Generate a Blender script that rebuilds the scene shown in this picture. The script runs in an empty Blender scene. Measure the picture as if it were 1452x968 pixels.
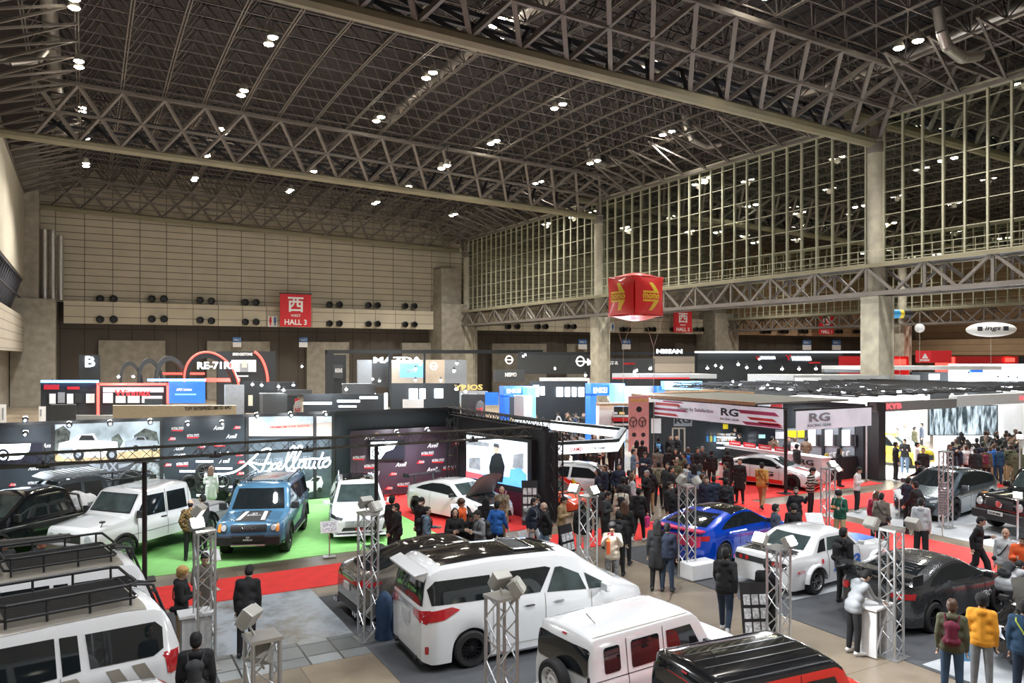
import bpy, bmesh, math, random
from mathutils import Vector, Matrix
from mathutils.bvhtree import BVHTree
random.seed(7)
R=math.radians
SC=bpy.context.scene
COL=SC.collection
# ---------- camera model (only for turning measured directions into places) ----------
F=1094.0; EYE=5.8; CX=726.0; HY=503.0; SN=.4846; CS=.8748
def G(px,py,z=0.0):
    d=F*(EYE-z)/(py-HY); u=(px-CX)/F
    return ((SN+CS*u)*d,(CS-SN*u)*d)
def D(px,d):
    u=(px-CX)/F
    return ((SN+CS*u)*d,(CS-SN*u)*d)
def onY(px,Y):
    u=(px-CX)/F; d=Y/(CS-SN*u); return (SN+CS*u)*d, d
def onX(px,X):
    u=(px-CX)/F; d=X/(SN+CS*u); return (CS-SN*u)*d, d
def ZZ(py,d): return EYE+(HY-py)*d/F
# ---------- materials ----------
MATS={}
def mat(name,col=(.8,.8,.8),rough=.5,metal=0,emit=0,var=.06,scale=6,bump=0,coat=0,trans=0,ecol=None,spec=.5):
    if name in MATS: return MATS[name]
    m=bpy.data.materials.new(name); m.use_nodes=True; nt=m.node_tree; b=nt.nodes['Principled BSDF']
    b.inputs['Roughness'].default_value=rough; b.inputs['Metallic'].default_value=metal
    b.inputs['Coat Weight'].default_value=coat; b.inputs['Coat Roughness'].default_value=.04
    b.inputs['Specular IOR Level'].default_value=spec
    tc=nt.nodes.new('ShaderNodeTexCoord'); n=nt.nodes.new('ShaderNodeTexNoise'); n.inputs['Scale'].default_value=scale
    nt.links.new(tc.outputs['Object'],n.inputs['Vector'])
    r=nt.nodes.new('ShaderNodeValToRGB'); e=r.color_ramp.elements
    e[0].position=.3; e[1].position=.7
    e[0].color=[max(0,c*(1-var)) for c in col]+[1]; e[1].color=[min(1,c*(1+var)) for c in col]+[1]
    nt.links.new(n.outputs['Fac'],r.inputs['Fac']); nt.links.new(r.outputs['Color'],b.inputs['Base Color'])
    if emit:
        b.inputs['Emission Strength'].default_value=emit
        b.inputs['Emission Color'].default_value=list(ecol or col)+[1]
    if bump:
        bp=nt.nodes.new('ShaderNodeBump'); bp.inputs['Strength'].default_value=bump; bp.inputs['Distance'].default_value=.02
        nt.links.new(n.outputs['Fac'],bp.inputs['Height']); nt.links.new(bp.outputs['Normal'],b.inputs['Normal'])
    MATS[name]=m; return m
def glassmat(name,col,t,rough=.02):
    if name in MATS: return MATS[name]
    m=bpy.data.materials.new(name); m.use_nodes=True; nt=m.node_tree; nt.nodes.clear()
    o=nt.nodes.new('ShaderNodeOutputMaterial'); a=nt.nodes.new('ShaderNodeBsdfTransparent'); g=nt.nodes.new('ShaderNodeBsdfGlossy')
    g.inputs['Roughness'].default_value=rough; a.inputs['Color'].default_value=list(col)+[1]; mx=nt.nodes.new('ShaderNodeMixShader')
    fr=nt.nodes.new('ShaderNodeLayerWeight'); fr.inputs['Blend'].default_value=.25
    mt=nt.nodes.new('ShaderNodeMath'); mt.operation='MULTIPLY'; mt.inputs[1].default_value=t
    nt.links.new(fr.outputs['Fresnel'],mt.inputs[0]); nt.links.new(mt.outputs[0],mx.inputs[0])
    nt.links.new(a.outputs[0],mx.inputs[1]); nt.links.new(g.outputs[0],mx.inputs[2]); nt.links.new(mx.outputs[0],o.inputs['Surface'])
    MATS[name]=m; return m
def node_mat(name,build):
    if name in MATS: return MATS[name]
    m=bpy.data.materials.new(name); m.use_nodes=True; build(m.node_tree,m.node_tree.nodes['Principled BSDF']); MATS[name]=m; return m
# ---------- mesh building ----------
class MB:
    def __init__(s): s.v=[]; s.f=[]; s.m=[]; s.mats=[]
    def mi(s,m):
        if m is None: return 0
        if m not in s.mats: s.mats.append(m)
        return s.mats.index(m)
    def add(s,vs,fs,m=None):
        n=len(s.v); s.v+= [tuple(v) for v in vs]; k=s.mi(m)
        for f in fs: s.f.append(tuple(i+n for i in f)); s.m.append(k)
        return s
    def box(s,c,d,m=None,rz=0,M=None):
        x,y,z=[q/2 for q in d]; vs=[]
        for i in (-x,x):
            for j in (-y,y):
                for k in (-z,z): vs.append(Vector((i,j,k)))
        if M is None: M=Matrix.Rotation(rz,3,'Z')
        c=Vector(c); vs=[M@v+c for v in vs]
        return s.add(vs,[(0,1,3,2),(4,6,7,5),(0,4,5,1),(2,3,7,6),(0,2,6,4),(1,5,7,3)],m)
    def bx(s,x0,x1,y0,y1,z0,z1,m=None): return s.box(((x0+x1)/2,(y0+y1)/2,(z0+z1)/2),(abs(x1-x0),abs(y1-y0),abs(z1-z0)),m)
    def bar(s,a,b,r,m=None,n=4,r2=None):
        a=Vector(a); b=Vector(b); d=b-a
        if d.length<1e-6: return s
        q=d.to_track_quat('Z','Y'); r2=r if r2 is None else r2; vs=[]
        for p,rr in ((a,r),(b,r2)):
            for i in range(n):
                t=2*math.pi*(i+.5)/n; vs.append(p+q@Vector((rr*math.cos(t),rr*math.sin(t),0)))
        fs=[(i,(i+1)%n,n+(i+1)%n,n+i) for i in range(n)]+[tuple(range(n-1,-1,-1)),tuple(range(n,2*n))]
        return s.add(vs,fs,m)
    def path(s,pts,r,m=None,n=6):
        for a,b in zip(pts,pts[1:]): s.bar(a,b,r,m,n)
        return s
    def lathe(s,prof,m=None,n=24,M=None,c=(0,0,0)):   # prof: (radius, height) along local Z
        vs=[];c=Vector(c); k=len(prof)
        for r,h in prof:
            for i in range(n):
                t=2*math.pi*i/n; v=Vector((r*math.cos(t),r*math.sin(t),h)); vs.append((M@v if M else v)+c)
        fs=[(j*n+i,j*n+(i+1)%n,(j+1)*n+(i+1)%n,(j+1)*n+i) for j in range(k-1) for i in range(n)]
        if prof[0][0]>1e-4: fs.append(tuple(range(n-1,-1,-1)))
        if prof[-1][0]>1e-4: fs.append(tuple((k-1)*n+i for i in range(n)))
        return s.add(vs,fs,m)
    def prism(s,poly,y0,y1,m=None,T=None):  # poly in (x,z), extruded in y ; T maps (x,y,z)->world
        n=len(poly); vs=[(p[0],y0,p[1]) for p in poly]+[(p[0],y1,p[1]) for p in poly]
        if T: vs=[T(*v) for v in vs]
        return s.add(vs,[tuple(range(n)),tuple(range(2*n-1,n-1,-1))]+[(i,n+i,n+(i+1)%n,(i+1)%n) for i in range(n)],m)
    def build(s,name,m=None,parent=None,smooth=False,loc=None,rz=0,bevel=0,kind=None,ang=35):
        me=bpy.data.meshes.new(name); me.from_pydata(s.v,[],s.f)
        for mm in (s.mats if s.mats else [m]): me.materials.append(mm)
        if s.mats:
            for p,k in zip(me.polygons,s.m): p.material_index=k
        bm=bmesh.new(); bm.from_mesh(me); bmesh.ops.recalc_face_normals(bm,faces=bm.faces); bm.to_mesh(me); bm.free()
        if smooth:
            me.shade_smooth(); me.set_sharp_from_angle(angle=R(ang))
        o=bpy.data.objects.new(name,me); COL.objects.link(o)
        if parent: o.parent=parent
        if loc: o.location=loc
        o.rotation_euler.z=rz
        if bevel:
            b=o.modifiers.new('bevel','BEVEL'); b.width=bevel; b.segments=2; b.limit_method='ANGLE'
        if kind: o['kind']=kind
        return o
def tag(o,label,cat,group=None,kind=None):
    o['label']=label; o['category']=cat
    if group: o['group']=group
    if kind: o['kind']=kind
    return o
def thing(name,label,cat,loc=(0,0,0),rz=0,group=None,s=1):
    o=bpy.data.objects.new(name,None); COL.objects.link(o); o.location=loc; o.rotation_euler.z=rz; o.empty_display_size=.2
    o.scale=(s,s,s)
    return tag(o,label,cat,group)
def kids(o): return [c for c in o.children]
def copy_tree(o,parent=None,loc=None,rz=None,label=None,group=None):
    c=o.copy(); COL.objects.link(c); c.parent=parent
    if loc is not None: c.location=loc
    if rz is not None: c.rotation_euler.z=rz
    if label: c['label']=label
    if group: c['group']=group
    for ch in list(o.children): copy_tree(ch,c)
    return c
_tc={}
def text_mesh(txt,size=1,bold=.012,shear=0,width=1,res=2):
    k=(txt,bold,shear,res)
    if k not in _tc:
        cu=bpy.data.curves.new('t','FONT'); cu.body=txt; cu.size=1; cu.offset=bold; cu.shear=shear; cu.resolution_u=res; cu.align_x='CENTER'; cu.align_y='CENTER'
        o=bpy.data.objects.new('t',cu); COL.objects.link(o); dg=bpy.context.evaluated_depsgraph_get(); me=bpy.data.meshes.new_from_object(o.evaluated_get(dg))
        vs=[tuple(v.co) for v in me.vertices]; fs=[tuple(p.vertices) for p in me.polygons]
        bpy.data.objects.remove(o); bpy.data.curves.remove(cu); bpy.data.meshes.remove(me)
        if vs:
            x0=min(v[0] for v in vs);x1=max(v[0] for v in vs);y0=min(v[1] for v in vs);y1=max(v[1] for v in vs)
        else: x0=y0=0;x1=y1=1
        _tc[k]=([( (v[0]-(x0+x1)/2)/(x1-x0),(v[1]-(y0+y1)/2)/(y1-y0)) for v in vs],fs,(x1-x0)/(y1-y0))
    return _tc[k]
def put_text(mb,txt,c,right,up,w,h,m=None,off=.02,**kw):
    """letters centred at c, spanning w along right and h along up"""
    vs,fs,asp=text_mesh(txt,**kw); right=Vector(right).normalized(); up=Vector(up).normalized(); n=right.cross(up); c=Vector(c)+n*off
    if h is None: h=w/asp
    if w is None: w=h*asp
    mb.add([c+right*(x*w)+up*(y*h) for x,y in vs],fs,m)
    mb.add([c-n*off*.8+right*(x*w)+up*(y*h) for x,y in vs],fs,m)
    return mb
# ================= HALL =================
HW=53.4; X0=-3.4; XP=50.0; YB=107.0; YC=[2.0,36.0,70.2]
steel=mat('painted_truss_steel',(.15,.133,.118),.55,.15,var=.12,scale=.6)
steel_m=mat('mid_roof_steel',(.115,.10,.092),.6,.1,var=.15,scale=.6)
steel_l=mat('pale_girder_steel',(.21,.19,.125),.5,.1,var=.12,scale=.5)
steel_d=mat('dark_shaded_roof_steel',(.038,.040,.050),.6,.1,var=.15,scale=.6)  # blue-black copy of the steel; shade of the rear members put into colour
def concrete(nt,b,col=(.33,.30,.25)):
    tc=nt.nodes.new('ShaderNodeTexCoord'); n=nt.nodes.new('ShaderNodeTexNoise'); n.inputs['Scale'].default_value=1.2; n.inputs['Detail'].default_value=8
    r=nt.nodes.new('ShaderNodeValToRGB'); r.color_ramp.elements[0].position=.3; r.color_ramp.elements[1].position=.75
    r.color_ramp.elements[0].color=[c*.7 for c in col]+[1]; r.color_ramp.elements[1].color=[c*1.15 for c in col]+[1]
    nt.links.new(tc.outputs['Object'],n.inputs['Vector']); nt.links.new(n.outputs['Fac'],r.inputs['Fac']); nt.links.new(r.outputs['Color'],b.inputs['Base Color']); b.inputs['Roughness'].default_value=.8
conc=node_mat('pier_concrete',lambda nt,b:concrete(nt,b))
colm=node_mat('column_concrete',lambda nt,b:concrete(nt,b,(.42,.39,.31)))
def brickmat(name,col,col2,line,bw,rh,mortar,squash=1,off=0,axis='XZ',rough=.7,var=.12):
    def bd(nt,b):
        tc=nt.nodes.new('ShaderNodeTexCoord'); sp=nt.nodes.new('ShaderNodeSeparateXYZ'); cb=nt.nodes.new('ShaderNodeCombineXYZ')
        nt.links.new(tc.outputs['Object'],sp.inputs[0]); nt.links.new(sp.outputs[axis[0]],cb.inputs[0]); nt.links.new(sp.outputs[axis[1]],cb.inputs[1])
        br=nt.nodes.new('ShaderNodeTexBrick'); br.offset=off; br.inputs['Color1'].default_value=list(col)+[1]; br.inputs['Color2'].default_value=list(col2)+[1]; br.inputs['Mortar'].default_value=list(line)+[1]
        br.inputs['Scale'].default_value=1; br.inputs['Mortar Size'].default_value=mortar; br.inputs['Brick Width'].default_value=bw; br.inputs['Row Height'].default_value=rh; br.inputs['Mortar Smooth'].default_value=0
        nt.links.new(cb.outputs[0],br.inputs['Vector'])
        n=nt.nodes.new('ShaderNodeTexNoise'); n.inputs['Scale'].default_value=.5; n.inputs['Detail'].default_value=6; nt.links.new(tc.outputs['Object'],n.inputs['Vector'])
        mp=nt.nodes.new('ShaderNodeMapRange'); mp.inputs[3].default_value=1-var*1.5; mp.inputs[4].default_value=1+var; nt.links.new(n.outputs['Fac'],mp.inputs[0])
        mx=nt.nodes.new('ShaderNodeMixRGB'); mx.blend_type='MULTIPLY'; mx.inputs[0].default_value=1; nt.links.new(br.outputs['Color'],mx.inputs[1]); nt.links.new(mp.outputs[0],mx.inputs[2])
        nt.links.new(mx.outputs[0],b.inputs['Base Color']); b.inputs['Roughness'].default_value=rough
    return node_mat(name,bd)
panels=brickmat('beige_wall_panels',(.50,.45,.35),(.47,.425,.33),(.12,.10,.08),3.05,.86,.045)
panels_band=brickmat('pale_band_panels',(.66,.60,.47),(.63,.57,.45),(.2,.17,.13),3.05,1.3,.04)
panels_tan=brickmat('tan_wall_panels',(.55,.38,.24),(.52,.36,.23),(.2,.13,.08),3.05,1.3,.04)
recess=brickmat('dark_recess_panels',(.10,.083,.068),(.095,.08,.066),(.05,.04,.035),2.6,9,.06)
ribbed=brickmat('ribbed_side_panels',(.42,.39,.31),(.40,.37,.29),(.12,.11,.09),.9,30,.06,axis='YZ')
gridside=brickmat('grid_side_panels',(.40,.36,.29),(.38,.34,.28),(.16,.14,.11),.8,.8,.04,axis='YZ')
deckm=brickmat('roof_deck',(.055,.046,.046),(.05,.043,.044),(.03,.028,.03),40,.75,.07,axis='XY',rough=.9)
# floor ----------------------------------------------------------------
def floorm(nt,b):
    L=nt.links.new; tc=nt.nodes.new('ShaderNodeTexCoord')
    n=nt.nodes.new('ShaderNodeTexNoise'); n.inputs['Scale'].default_value=.35; n.inputs['Detail'].default_value=9; n.inputs['Roughness'].default_value=.62; L(tc.outputs['Object'],n.inputs['Vector'])
    r=nt.nodes.new('ShaderNodeValToRGB'); e=r.color_ramp.elements; e[0].position=.3; e[0].color=(.13,.10,.07,1); e[1].position=.72; e[1].color=(.36,.29,.21,1)
    L(n.outputs['Fac'],r.inputs['Fac'])
    br=nt.nodes.new('ShaderNodeTexBrick'); br.offset=0; br.inputs['Color1'].default_value=(1,1,1,1); br.inputs['Color2'].default_value=(.72,.76,.8,1); br.inputs['Mortar'].default_value=(.45,.42,.4,1)
    br.inputs['Scale'].default_value=1; br.inputs['Mortar Size'].default_value=.012; br.inputs['Brick Width'].default_value=3.5; br.inputs['Row Height'].default_value=3.1; br.inputs['Mortar Smooth'].default_value=0
    L(tc.outputs['Object'],br.inputs['Vector'])
    mx=nt.nodes.new('ShaderNodeMixRGB'); mx.blend_type='MULTIPLY'; mx.inputs[0].default_value=1; L(r.outputs['Color'],mx.inputs[1]); L(br.outputs['Color'],mx.inputs[2])
    # fine cracks
    v=nt.nodes.new('ShaderNodeTexVoronoi'); v.feature='DISTANCE_TO_EDGE'; v.inputs['Scale'].default_value=.16
    n3=nt.nodes.new('ShaderNodeTexNoise'); n3.inputs['Scale'].default_value=1.5; n3.inputs['Detail'].default_value=6; L(tc.outputs['Object'],n3.inputs['Vector'])
    mm=nt.nodes.new('ShaderNodeMixRGB'); mm.inputs[0].default_value=.35; L(tc.outputs['Object'],mm.inputs[1]); L(n3.outputs['Color'],mm.inputs[2]); L(mm.outputs[0],v.inputs['Vector'])
    c=nt.nodes.new('ShaderNodeValToRGB'); c.color_ramp.elements[0].color=(.4,.36,.33,1); c.color_ramp.elements[1].position=.003; c.color_ramp.elements[1].color=(1,1,1,1); L(v.outputs['Distance'],c.inputs['Fac'])
    m2=nt.nodes.new('ShaderNodeMixRGB'); m2.blend_type='MULTIPLY'; m2.inputs[0].default_value=1; L(mx.outputs[0],m2.inputs[1]); L(c.outputs[0],m2.inputs[2])
    L(m2.outputs[0],b.inputs['Base Color'])
    rr=nt.nodes.new('ShaderNodeMapRange'); rr.inputs[3].default_value=.18; rr.inputs[4].default_value=.5; L(n.outputs['Fac'],rr.inputs[0]); L(rr.outputs[0],b.inputs['Roughness'])
fl=MB(); fl.bx(-12,165,-8,112,-.3,0); fl.build('floor',node_mat('brown_concrete_floor',floorm),kind='structure')
def coatm(nt,b):
    L=nt.links.new; tc=nt.nodes.new('ShaderNodeTexCoord'); n=nt.nodes.new('ShaderNodeTexNoise'); n.inputs['Scale'].default_value=.9; n.inputs['Detail'].default_value=10; n.inputs['Roughness'].default_value=.7; L(tc.outputs['Object'],n.inputs['Vector'])
    r=nt.nodes.new('ShaderNodeValToRGB'); e=r.color_ramp.elements; e[0].position=.36; e[0].color=(.17,.155,.13,1); e[1].position=.56; e[1].color=(.38,.43,.48,1); L(n.outputs['Fac'],r.inputs['Fac'])
    v=nt.nodes.new('ShaderNodeTexVoronoi'); v.feature='DISTANCE_TO_EDGE'; v.inputs['Scale'].default_value=.3
    n3=nt.nodes.new('ShaderNodeTexNoise'); n3.inputs['Scale'].default_value=1.5; n3.inputs['Detail'].default_value=6; L(tc.outputs['Object'],n3.inputs['Vector'])
    mm=nt.nodes.new('ShaderNodeMixRGB'); mm.inputs[0].default_value=.4; L(tc.outputs['Object'],mm.inputs[1]); L(n3.outputs['Color'],mm.inputs[2]); L(mm.outputs[0],v.inputs['Vector'])
    c=nt.nodes.new('ShaderNodeValToRGB'); c.color_ramp.elements[0].color=(.35,.3,.26,1); c.color_ramp.elements[1].position=.006; c.color_ramp.elements[1].color=(1,1,1,1); L(v.outputs['Distance'],c.inputs['Fac'])
    m2=nt.nodes.new('ShaderNodeMixRGB'); m2.blend_type='MULTIPLY'; m2.inputs[0].default_value=1; L(r.outputs[0],m2.inputs[1]); L(c.outputs[0],m2.inputs[2])
    L(m2.outputs[0],b.inputs['Base Color']); b.inputs['Roughness'].default_value=.22
f2=MB(); f2.bx(2.1,4.9,15.7,19.2,-.1,.004); f2.build('floor_coated',node_mat('worn_blue_grey_floor',coatm),kind='structure')
tl=brickmat('floor_paver_tiles',(.34,.36,.36),(.13,.14,.14),(.05,.05,.05),.62,.62,.02,off=0,axis='XY',rough=.3)
f3=MB(); f3.bx(2.1,4.9,14.45,15.7,-.1,.005); f3.build('floor_tiles',tl,kind='structure')
def carpet(name,x0,x1,y0,y1,m,z=.012,label=None,cat='carpet'):
    b=MB(); b.bx(x0,x1,y0,y1,.013 if z==.02 else .0006,z); o=b.build(name,m)
    return tag(o,label,cat)
redc=mat('red_carpet_pile',(.72,.035,.03),.9,var=.08,scale=3,bump=.1); grc=mat('green_carpet_pile',(.27,.62,.19),.85,var=.06,scale=3,bump=.1)
dgc=mat('charcoal_carpet_pile',(.07,.073,.08),.9,var=.12,scale=2); lgc=mat('light_grey_carpet_pile',(.42,.44,.46),.8,var=.06,scale=2)
carpet('green_carpet',-3.3,10,22.2,30.95,grc,label='bright green carpet under the off-road cars in front of the black graphic wall')
carpet('red_carpet',-3.3,36,19.2,21.1,redc,.016,label='long red carpet strip crossing the hall beside the green carpet')
carpet('red_carpet',20.8,23.2,-1,19.2,redc,.016,label='red carpet strip between the white race coupe and the grey fastback')
carpet('red_carpet',20.8,23.2,21.1,44,redc,.018,label='red carpet aisle running away past the pink banner wall')
carpet('red_carpet',10.02,13.95,22.2,30.95,redc,.014,label='red carpet under the white coupe with its hood raised')
carpet('red_carpet',23.2,31.5,22.3,27.5,redc,.014,label='red carpet under the white and red coupe by the racing gear booth')
carpet('grey_carpet',4.9,10.6,6,18.4,dgc,.012,label='charcoal carpet under the white minivan and boxy white jeep')
carpet('grey_carpet',13.6,20.3,4,18.6,dgc,.012,label='charcoal carpet under the blue coupe and black carbon coupe')
carpet('grey_carpet',24.0,36,2,18.8,lgc,.012,label='light grey carpet under the grey fastback and black boxy off-roader')
carpet('grey_carpet',14.6,20.0,12.7,15.6,lgc,.02,label='pale grey carpet panel under the white race coupe')
carpet('grey_carpet',-3.3,2.1,6,18.9,dgc,.012,label='charcoal carpet under the three white off-roaders')
carpet('grey_carpet',13.7,17.5,4.2,8.9,lgc,.02,label='pale grey carpet panel at the bottom right under the open black car')
carpet('grey_carpet',32.55,45.5,21.2,34,mat('white_stage_floor',(.7,.7,.7),.4,var=.03),.03,label='white floor of the suspension maker booth')
# walls ------------------------------------------------------------------
def wallback(n,xa,xb,mu,mb_):
    w=MB(); w.bx(xa-(3.9 if n==3 else 0),xb,YB+.6,YB+1.2,12.2,30,None); w.build('wall_back_upper',mu,kind='structure')
    w=MB(); w.bx(xa+1.2,xb-2.6,YB-.4,YB+.6,9.6,12.3,None); w.build('wall_back_band',mb_,kind='structure')
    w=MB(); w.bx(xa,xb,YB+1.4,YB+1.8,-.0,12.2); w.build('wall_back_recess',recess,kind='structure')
    w=MB(); w.bx(xb-4.4,xb+1.4,YB-3.5,YB+1.3,0,13.3); w.bx(xb-4.0,xb-.8,YB-2.5,YB+1.2,13.3,18.6); w.build('pillar_back',conc,kind='structure')
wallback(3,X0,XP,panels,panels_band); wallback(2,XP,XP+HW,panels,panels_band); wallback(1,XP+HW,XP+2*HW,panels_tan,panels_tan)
# lower back wall blocks of concrete seen between booths
w=MB()
for xa,xb in ((1.5,9),(14,22),(27,33),(41,46),(56,66),(70,74)): w.bx(xa,xb,YB+.5,YB+1.4,0,7.6)
w.build('wall_back_lower',conc,kind='structure')
# left side of the hall
w=MB(); w.bx(-6.5,-6,30,YB-1,14.3,24.3); w.build('wall_left_upper',ribbed,kind='structure')
w=MB(); w.bx(-7.4,-6,30,YB-5,6.2,10.1); w.build('wall_left_balcony',gridside,kind='structure')
w=MB(); w.bx(-8.2,-7.4,-8,YB+1,0,30); w.build('wall_left',conc,kind='structure')
w=MB(); w.bx(-7.3,-2.9,YB-4.5,YB+1.4,0,12.2); w.bx(-7.3,-4.6,YB-4,YB+1.4,12.2,30);w.build('pillar_left',conc,kind='structure')
r_=thing('side_lattice','dark sloping lattice between the two panel bands of the left wall','lattice'); c=MB()
for k in range(38):
    y=30+k*1.85; c.bar((-6.1,y,14.2),(-7.3,y+.9,10.2),.09); c.bar((-6.1,y+1.85,14.2),(-7.3,y+.9,10.2),.09)
c.bar((-6.15,30,14.1),(-6.15,101.5,14.1),.15); c.bar((-6.3,30,12.2),(-6.3,101.5,12.2),.1); c.build('web',steel_d,r_)
du=MB()
for x in (-4.1,-3.3,-2.5): du.bar((x,YB-2,12.25),(x,YB-2,20.4 if x<-3 else 19.8),.36,None,12)
du.build('air_duct',mat('galvanised_duct',(.45,.43,.4),.35,.8),smooth=True); tag(bpy.data.objects['air_duct'],'tall galvanised ducts rising from the concrete corner pier','duct')
w=MB(); w.bx(-9,170,-8.4,-8,0,26); w.build('wall_front',conc,kind='structure')
w=MB(); w.bx(156.9,157.4,-8,YB,0,25); w.build('wall_right',panels_tan,kind='structure')
w=MB(); w.bx(152,156.9,20,YB,5.8,8.9); w.build('wall_right_band',panels_tan,kind='structure')
# roof ---------------------------------------------------------------------
def zr(X,Y):   # lower grid of the roof
    t=0
    for a,b in ((2,36),(36,70.2),(70.2,107)):
        if a<=Y<=b: t=math.sin(math.pi*(Y-a)/(b-a))
    return 20.45+EYE-.03*(X)+.7*t
XS=2.97
def build_bay(name,ya,yb,nx=18,label=''):
    root=thing(name,label,'roof frame',(0,0,0))
    ny=round((yb-ya)/2.15); dy=(yb-ya)/ny
    lo=MB(); up=MB(); dg=MB()
    P_=lambda i,j:Vector((X0+i*XS,ya+j*dy,zr(X0+i*XS,ya+j*dy)))
    Q_=lambda i,j:Vector((X0+(i+.5)*XS,ya+(j+.5)*dy,zr(X0+(i+.5)*XS,ya+(j+.5)*dy)+2.1))
    for i in range(nx+1):
        for j in range(ny+1):
            p=P_(i,j)
            if i<nx: lo.bar(p,P_(i+1,j),.055)
            if j<ny:
                q=P_(i,j+1); lo.bar(p+Vector((.09,0,0)),q+Vector((.09,0,0)),.055); lo.bar(p-Vector((.09,0,0)),q-Vector((.09,0,0)),.055)
            if i<nx and j<ny:
                q=Q_(i,j)
                for a,b in ((0,0),(1,0),(0,1),(1,1)): dg.bar(q,P_(i+a,j+b),.055)
                if i<nx-1: up.bar(q,Q_(i+1,j),.07)
                if j<ny-1: up.bar(q,Q_(i,j+1),.07)
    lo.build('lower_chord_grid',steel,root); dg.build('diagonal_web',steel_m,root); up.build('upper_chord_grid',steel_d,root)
    return root
bays=[build_bay('roof_space_frame',2,36,label='steel space frame of the roof bay nearest the viewer'),
      build_bay('roof_space_frame',36,70.2,label='steel space frame of the middle roof bay'),
      build_bay('roof_space_frame',70.2,107,label='steel space frame of the far roof bay by the back wall')]
def girder(Y,label,s=1,sides=(-1,1),dz=0):
    root=thing('roof_girder',label,'roof girder')
    zb=lambda X:16.75+dz+EYE-.03*X; zt=lambda X:20.2+EYE-.03*X
    c=MB(); c.bar((X0-3,Y,zb(X0-3)),(XP-.5,Y,zb(XP-.5)),.36*s,None,8); c.build('bottom_chord',steel_l,root,smooth=True)
    for sg in sides:  # far face takes the darker steel, so its shade sits in the colour
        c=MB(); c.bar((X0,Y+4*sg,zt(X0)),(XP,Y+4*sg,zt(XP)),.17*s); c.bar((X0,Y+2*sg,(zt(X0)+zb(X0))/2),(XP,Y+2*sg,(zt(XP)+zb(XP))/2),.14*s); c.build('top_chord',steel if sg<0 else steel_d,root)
        c=MB()
        for k in range(19):
            x=X0+k*XS
            for dx in (-XS,XS):
                if X0-.1<=x+dx<=XP+.6: c.bar((x,Y+.15*sg,zb(x)+.2),(x+dx,Y+4*sg,zt(x+dx)),.165*s)
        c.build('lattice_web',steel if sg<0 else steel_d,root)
    return root
girds=[girder(36.0,'heavy yellow-grey roof girder landing on the nearest round column',1.1),girder(70.2,'steel roof girder crossing the middle of the hall',1),girder(YB-1,'steel roof girder running along the back wall',1,(-1,),.5)]
girder(2.0,'roof girder directly overhead at the near end of the hall')
# roof deck panels, haunches along both sides
dk=MB()
for a,b in ((-8,2),(2,36),(36,70.2),(70.2,108)):
    n=6
    for k in range(n):
        ya=a+(b-a)*k/n; yb_=a+(b-a)*(k+1)/n
        vs=[(X0-8,ya,zr(X0,ya)+2.9),(XP+2*HW,ya,zr(XP,ya)+2.9),(XP+2*HW,yb_,zr(XP,yb_)+2.9),(X0-8,yb_,zr(X0,yb_)+2.9)]
        dk.add(vs+[(x,y,z+.3) for x,y,z in vs],[(0,1,2,3),(4,5,6,7),(0,1,5,4),(2,3,7,6)])
dk.build('ceiling',deckm,kind='structure')
# edge bracing between frame edge and the left wall / partition head
def haunch(xa,za,xb,zb,label):
    r=thing('roof_edge_brace',label,'roof brace'); c=MB(); n=36
    for k in range(n):
        y=2+k*105/n+1.5
        c.bar((xa,y,za),(xb,y-1.5,zb),.1); c.bar((xa,y,za),(xb,y+1.5,zb),.1)
    c.bar((xa,2,za),(xa,107,za),.16)
    c.build('brace_lattice',steel,r); return r
haunch(-6.0,18.3+EYE,-.4,20.4+EYE,'sloping steel braces along the head of the left wall')
haunch(49.7,17.0+EYE,44.1,19.1+EYE,'sloping steel braces above the glazed partition')
# ducts on the roof
for (x,ya,yb_,lab) in ((24,4,66,'long silver duct running under the roof deck in the middle'),(49,8,44,'silver duct above the near end of the glazed partition'),(-2,8,90,'silver duct along the roof edge over the left wall')):
    c=MB(); r=.5
    n=12
    pts=[(x,ya+(yb_-ya)*k/n,zr(x,ya+(yb_-ya)*k/n)+1.2) for k in range(n+1)]; c.path(pts,r,None,12)
    tag(c.build('roof_duct',MATS['galvanised_duct'],smooth=True),lab,'duct')
for i,(px,py,d) in enumerate(((1347,70,45),(985,200,70),(845,228,80),(45,85,52))):
    x,y=D(px,d); z=ZZ(py,d); s=-1 if i==3 else 1
    c=MB(); c.path([(x-1.2*s,y,z+2.2),(x-.8*s,y,z+.9),(x-.3*s,y,z+.1),(x+1.2*s,y,z-.3),(x+3*s,y,z+.2)],.32,None,12)
    tag(c.build('duct_elbow',MATS['galvanised_duct'],smooth=True),['bent silver pipe hanging near the top right corner','bent silver pipe above the lower right lamps','bent silver pipe above the middle column','bent silver pipe at the top left edge'][i],'duct')
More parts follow.
